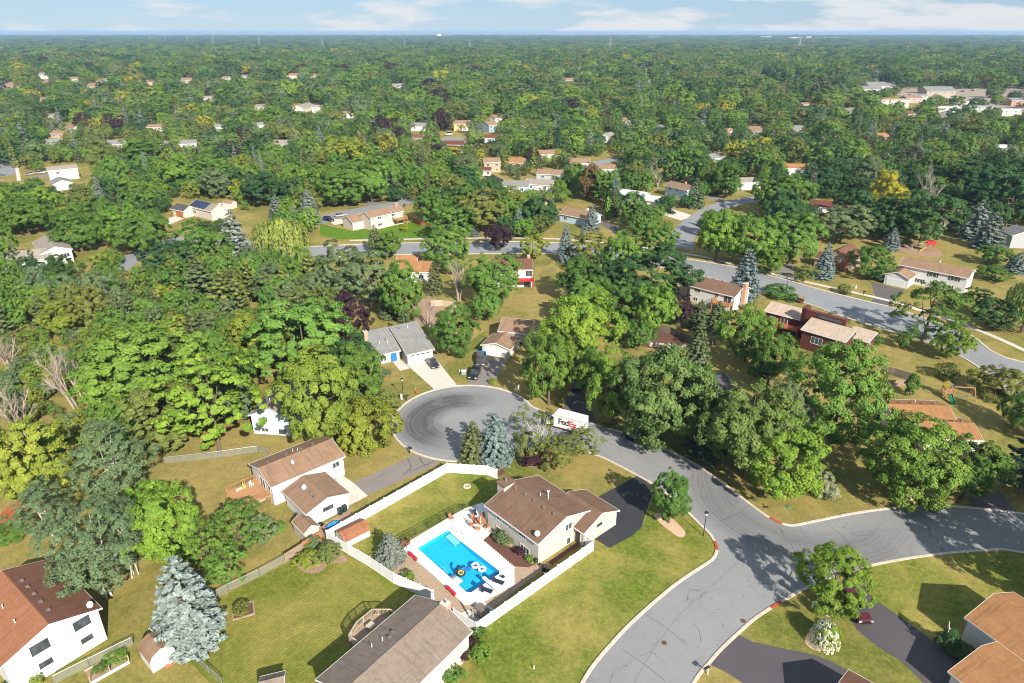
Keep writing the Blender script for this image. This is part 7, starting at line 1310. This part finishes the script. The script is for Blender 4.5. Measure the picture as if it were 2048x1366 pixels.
wt = thing('water_tower', 'white water tower on the distant skyline', 'water tower', (*G(878,78).to_2d(),0)); MB().lathe([(16,22),(22,27),(23,33),(18,40),(6,43)],16).obj('tank', M['trim'], wt, smooth=True); [MB().tube((14*math.cos(k*1.047),14*math.sin(k*1.047),0),(13*math.cos(k*1.047),13*math.sin(k*1.047),26),1.6,1.6,6).obj('leg', M['trim'], wt) for k in range(6)]; MB().tube((0,0,0),(0,0,24),2.5,2.5,8).obj('riser', M['trim'], wt)
def pylon(label, px, py, h_=42):
    g = G(px,py); r_ = thing('power_pylon', label, 'pylon', (g.x,g.y,0)); b = MB()
    for sx in (-1,1):
        for sy in (-1,1): b.bar((sx*4,sy*4,0),(sx*.8,sy*.8,h_*.62),.5,.5); b.bar((sx*.8,sy*.8,h_*.62),(0,0,h_),.4,.4)
    for k in range(6):
        z0, z1 = h_*.62*k/6, h_*.62*(k+1)/6; w0, w1 = 4-3.2*k/6, 4-3.2*(k+1)/6; b.bar((-w0,-w0,z0),(w1,-w1,z1),.3,.3); b.bar((w0,-w0,z0),(-w1,-w1,z1),.3,.3)
    b.obj('lattice_tower', M['metal'], r_)
    for z in (.64,.76,.88): MB().bar((-6,0,h_*z),(6,0,h_*z),.4,.5).obj('cross_arm', M['metal'], r_)
for i, (x, y, h_) in enumerate(((301,84,55),(376,87,55),(332,86,50),(428,93,50),(520,100,46),(646,100,46),(810,98,42),(940,104,42),(1220,108,46),(1597,104,44))): pylon('steel lattice power pylon on the skyline, number %s from the left' % ('one','two','three','four','five','six','seven','eight','nine','ten')[sorted((301,376,332,428,520,646,810,940,1220,1597)).index(x)], x, y, h_)
for i, (x, y) in enumerate(((797,119),(865,133),(965,137),(1038,158),(1157,168),(1290,172))):
    g = G(x,y); r_ = thing('utility_pole', 'pale utility pole rising from the far canopy, %s from the left' % ('first','second','third','fourth','fifth','sixth')[i], 'utility pole', (g.x,g.y,0)); MB().tube((0,0,0),(0,0,22),.3,.2,6).obj('pole', M['paleb'], r_); MB().bar((-1.6,0,20),(1.6,0,20),.2,.2).obj('cross_arm', M['paleb'], r_)
# parking lot with rows of cars
area('parking_lot', [(1800,176),(1960,168),(2060,176),(2060,222),(1990,222),(1900,205),(1850,196),(1790,190)], 'lot', .03); area('service_road', [(1800,236),(1850,228),(1925,222),(1935,228),(1860,236),(1810,246)], 'drive_old', .035)
for i, (x, y, c, nm) in enumerate(((1765,187,(.02,.02,.02),'black'),(1786,176,(.03,.03,.03),'dark'),(1925,184,(.03,.05,.12),'dark blue'),(1975,188,(.04,.05,.10),'navy'),(2020,190,(.03,.03,.03),'black'),(2005,186,(.5,.5,.5),'silver'),(1840,178,(.1,.02,.02),'maroon'),(1945,182,(.02,.02,.02),'black'))):
    car('%s car in the far parking lot, %s from the left' % (nm, ('first','second','fifth','seventh','last but one','eighth','third','sixth')[i]), x, y, .1*i, c, i % 2 == 0, grp='cars in the far parking lot')
# ---------------------------------------------------------------- air
hz = MB(); hz.box(-26000,26000,-3000,27000,-2.0,70.0); ho = hz.obj('haze', [], None); tag(ho, kind='stuff')
hm = bpy.data.materials.new('haze_air'); hm.use_nodes = True; ht = hm.node_tree; ht.nodes.clear(); pv = ht.nodes.new('ShaderNodeVolumePrincipled'); pv.inputs['Color'].default_value = (.44,.67,1.0,1); pv.inputs['Density'].default_value = 8e-5; pv.inputs['Anisotropy'].default_value = 0.0
oo = ht.nodes.new('ShaderNodeOutputMaterial'); ht.links.new(pv.outputs[0], oo.inputs['Volume']); ho.data.materials.append(hm); ho['label'] = 'thin pale blue haze over the distant land'
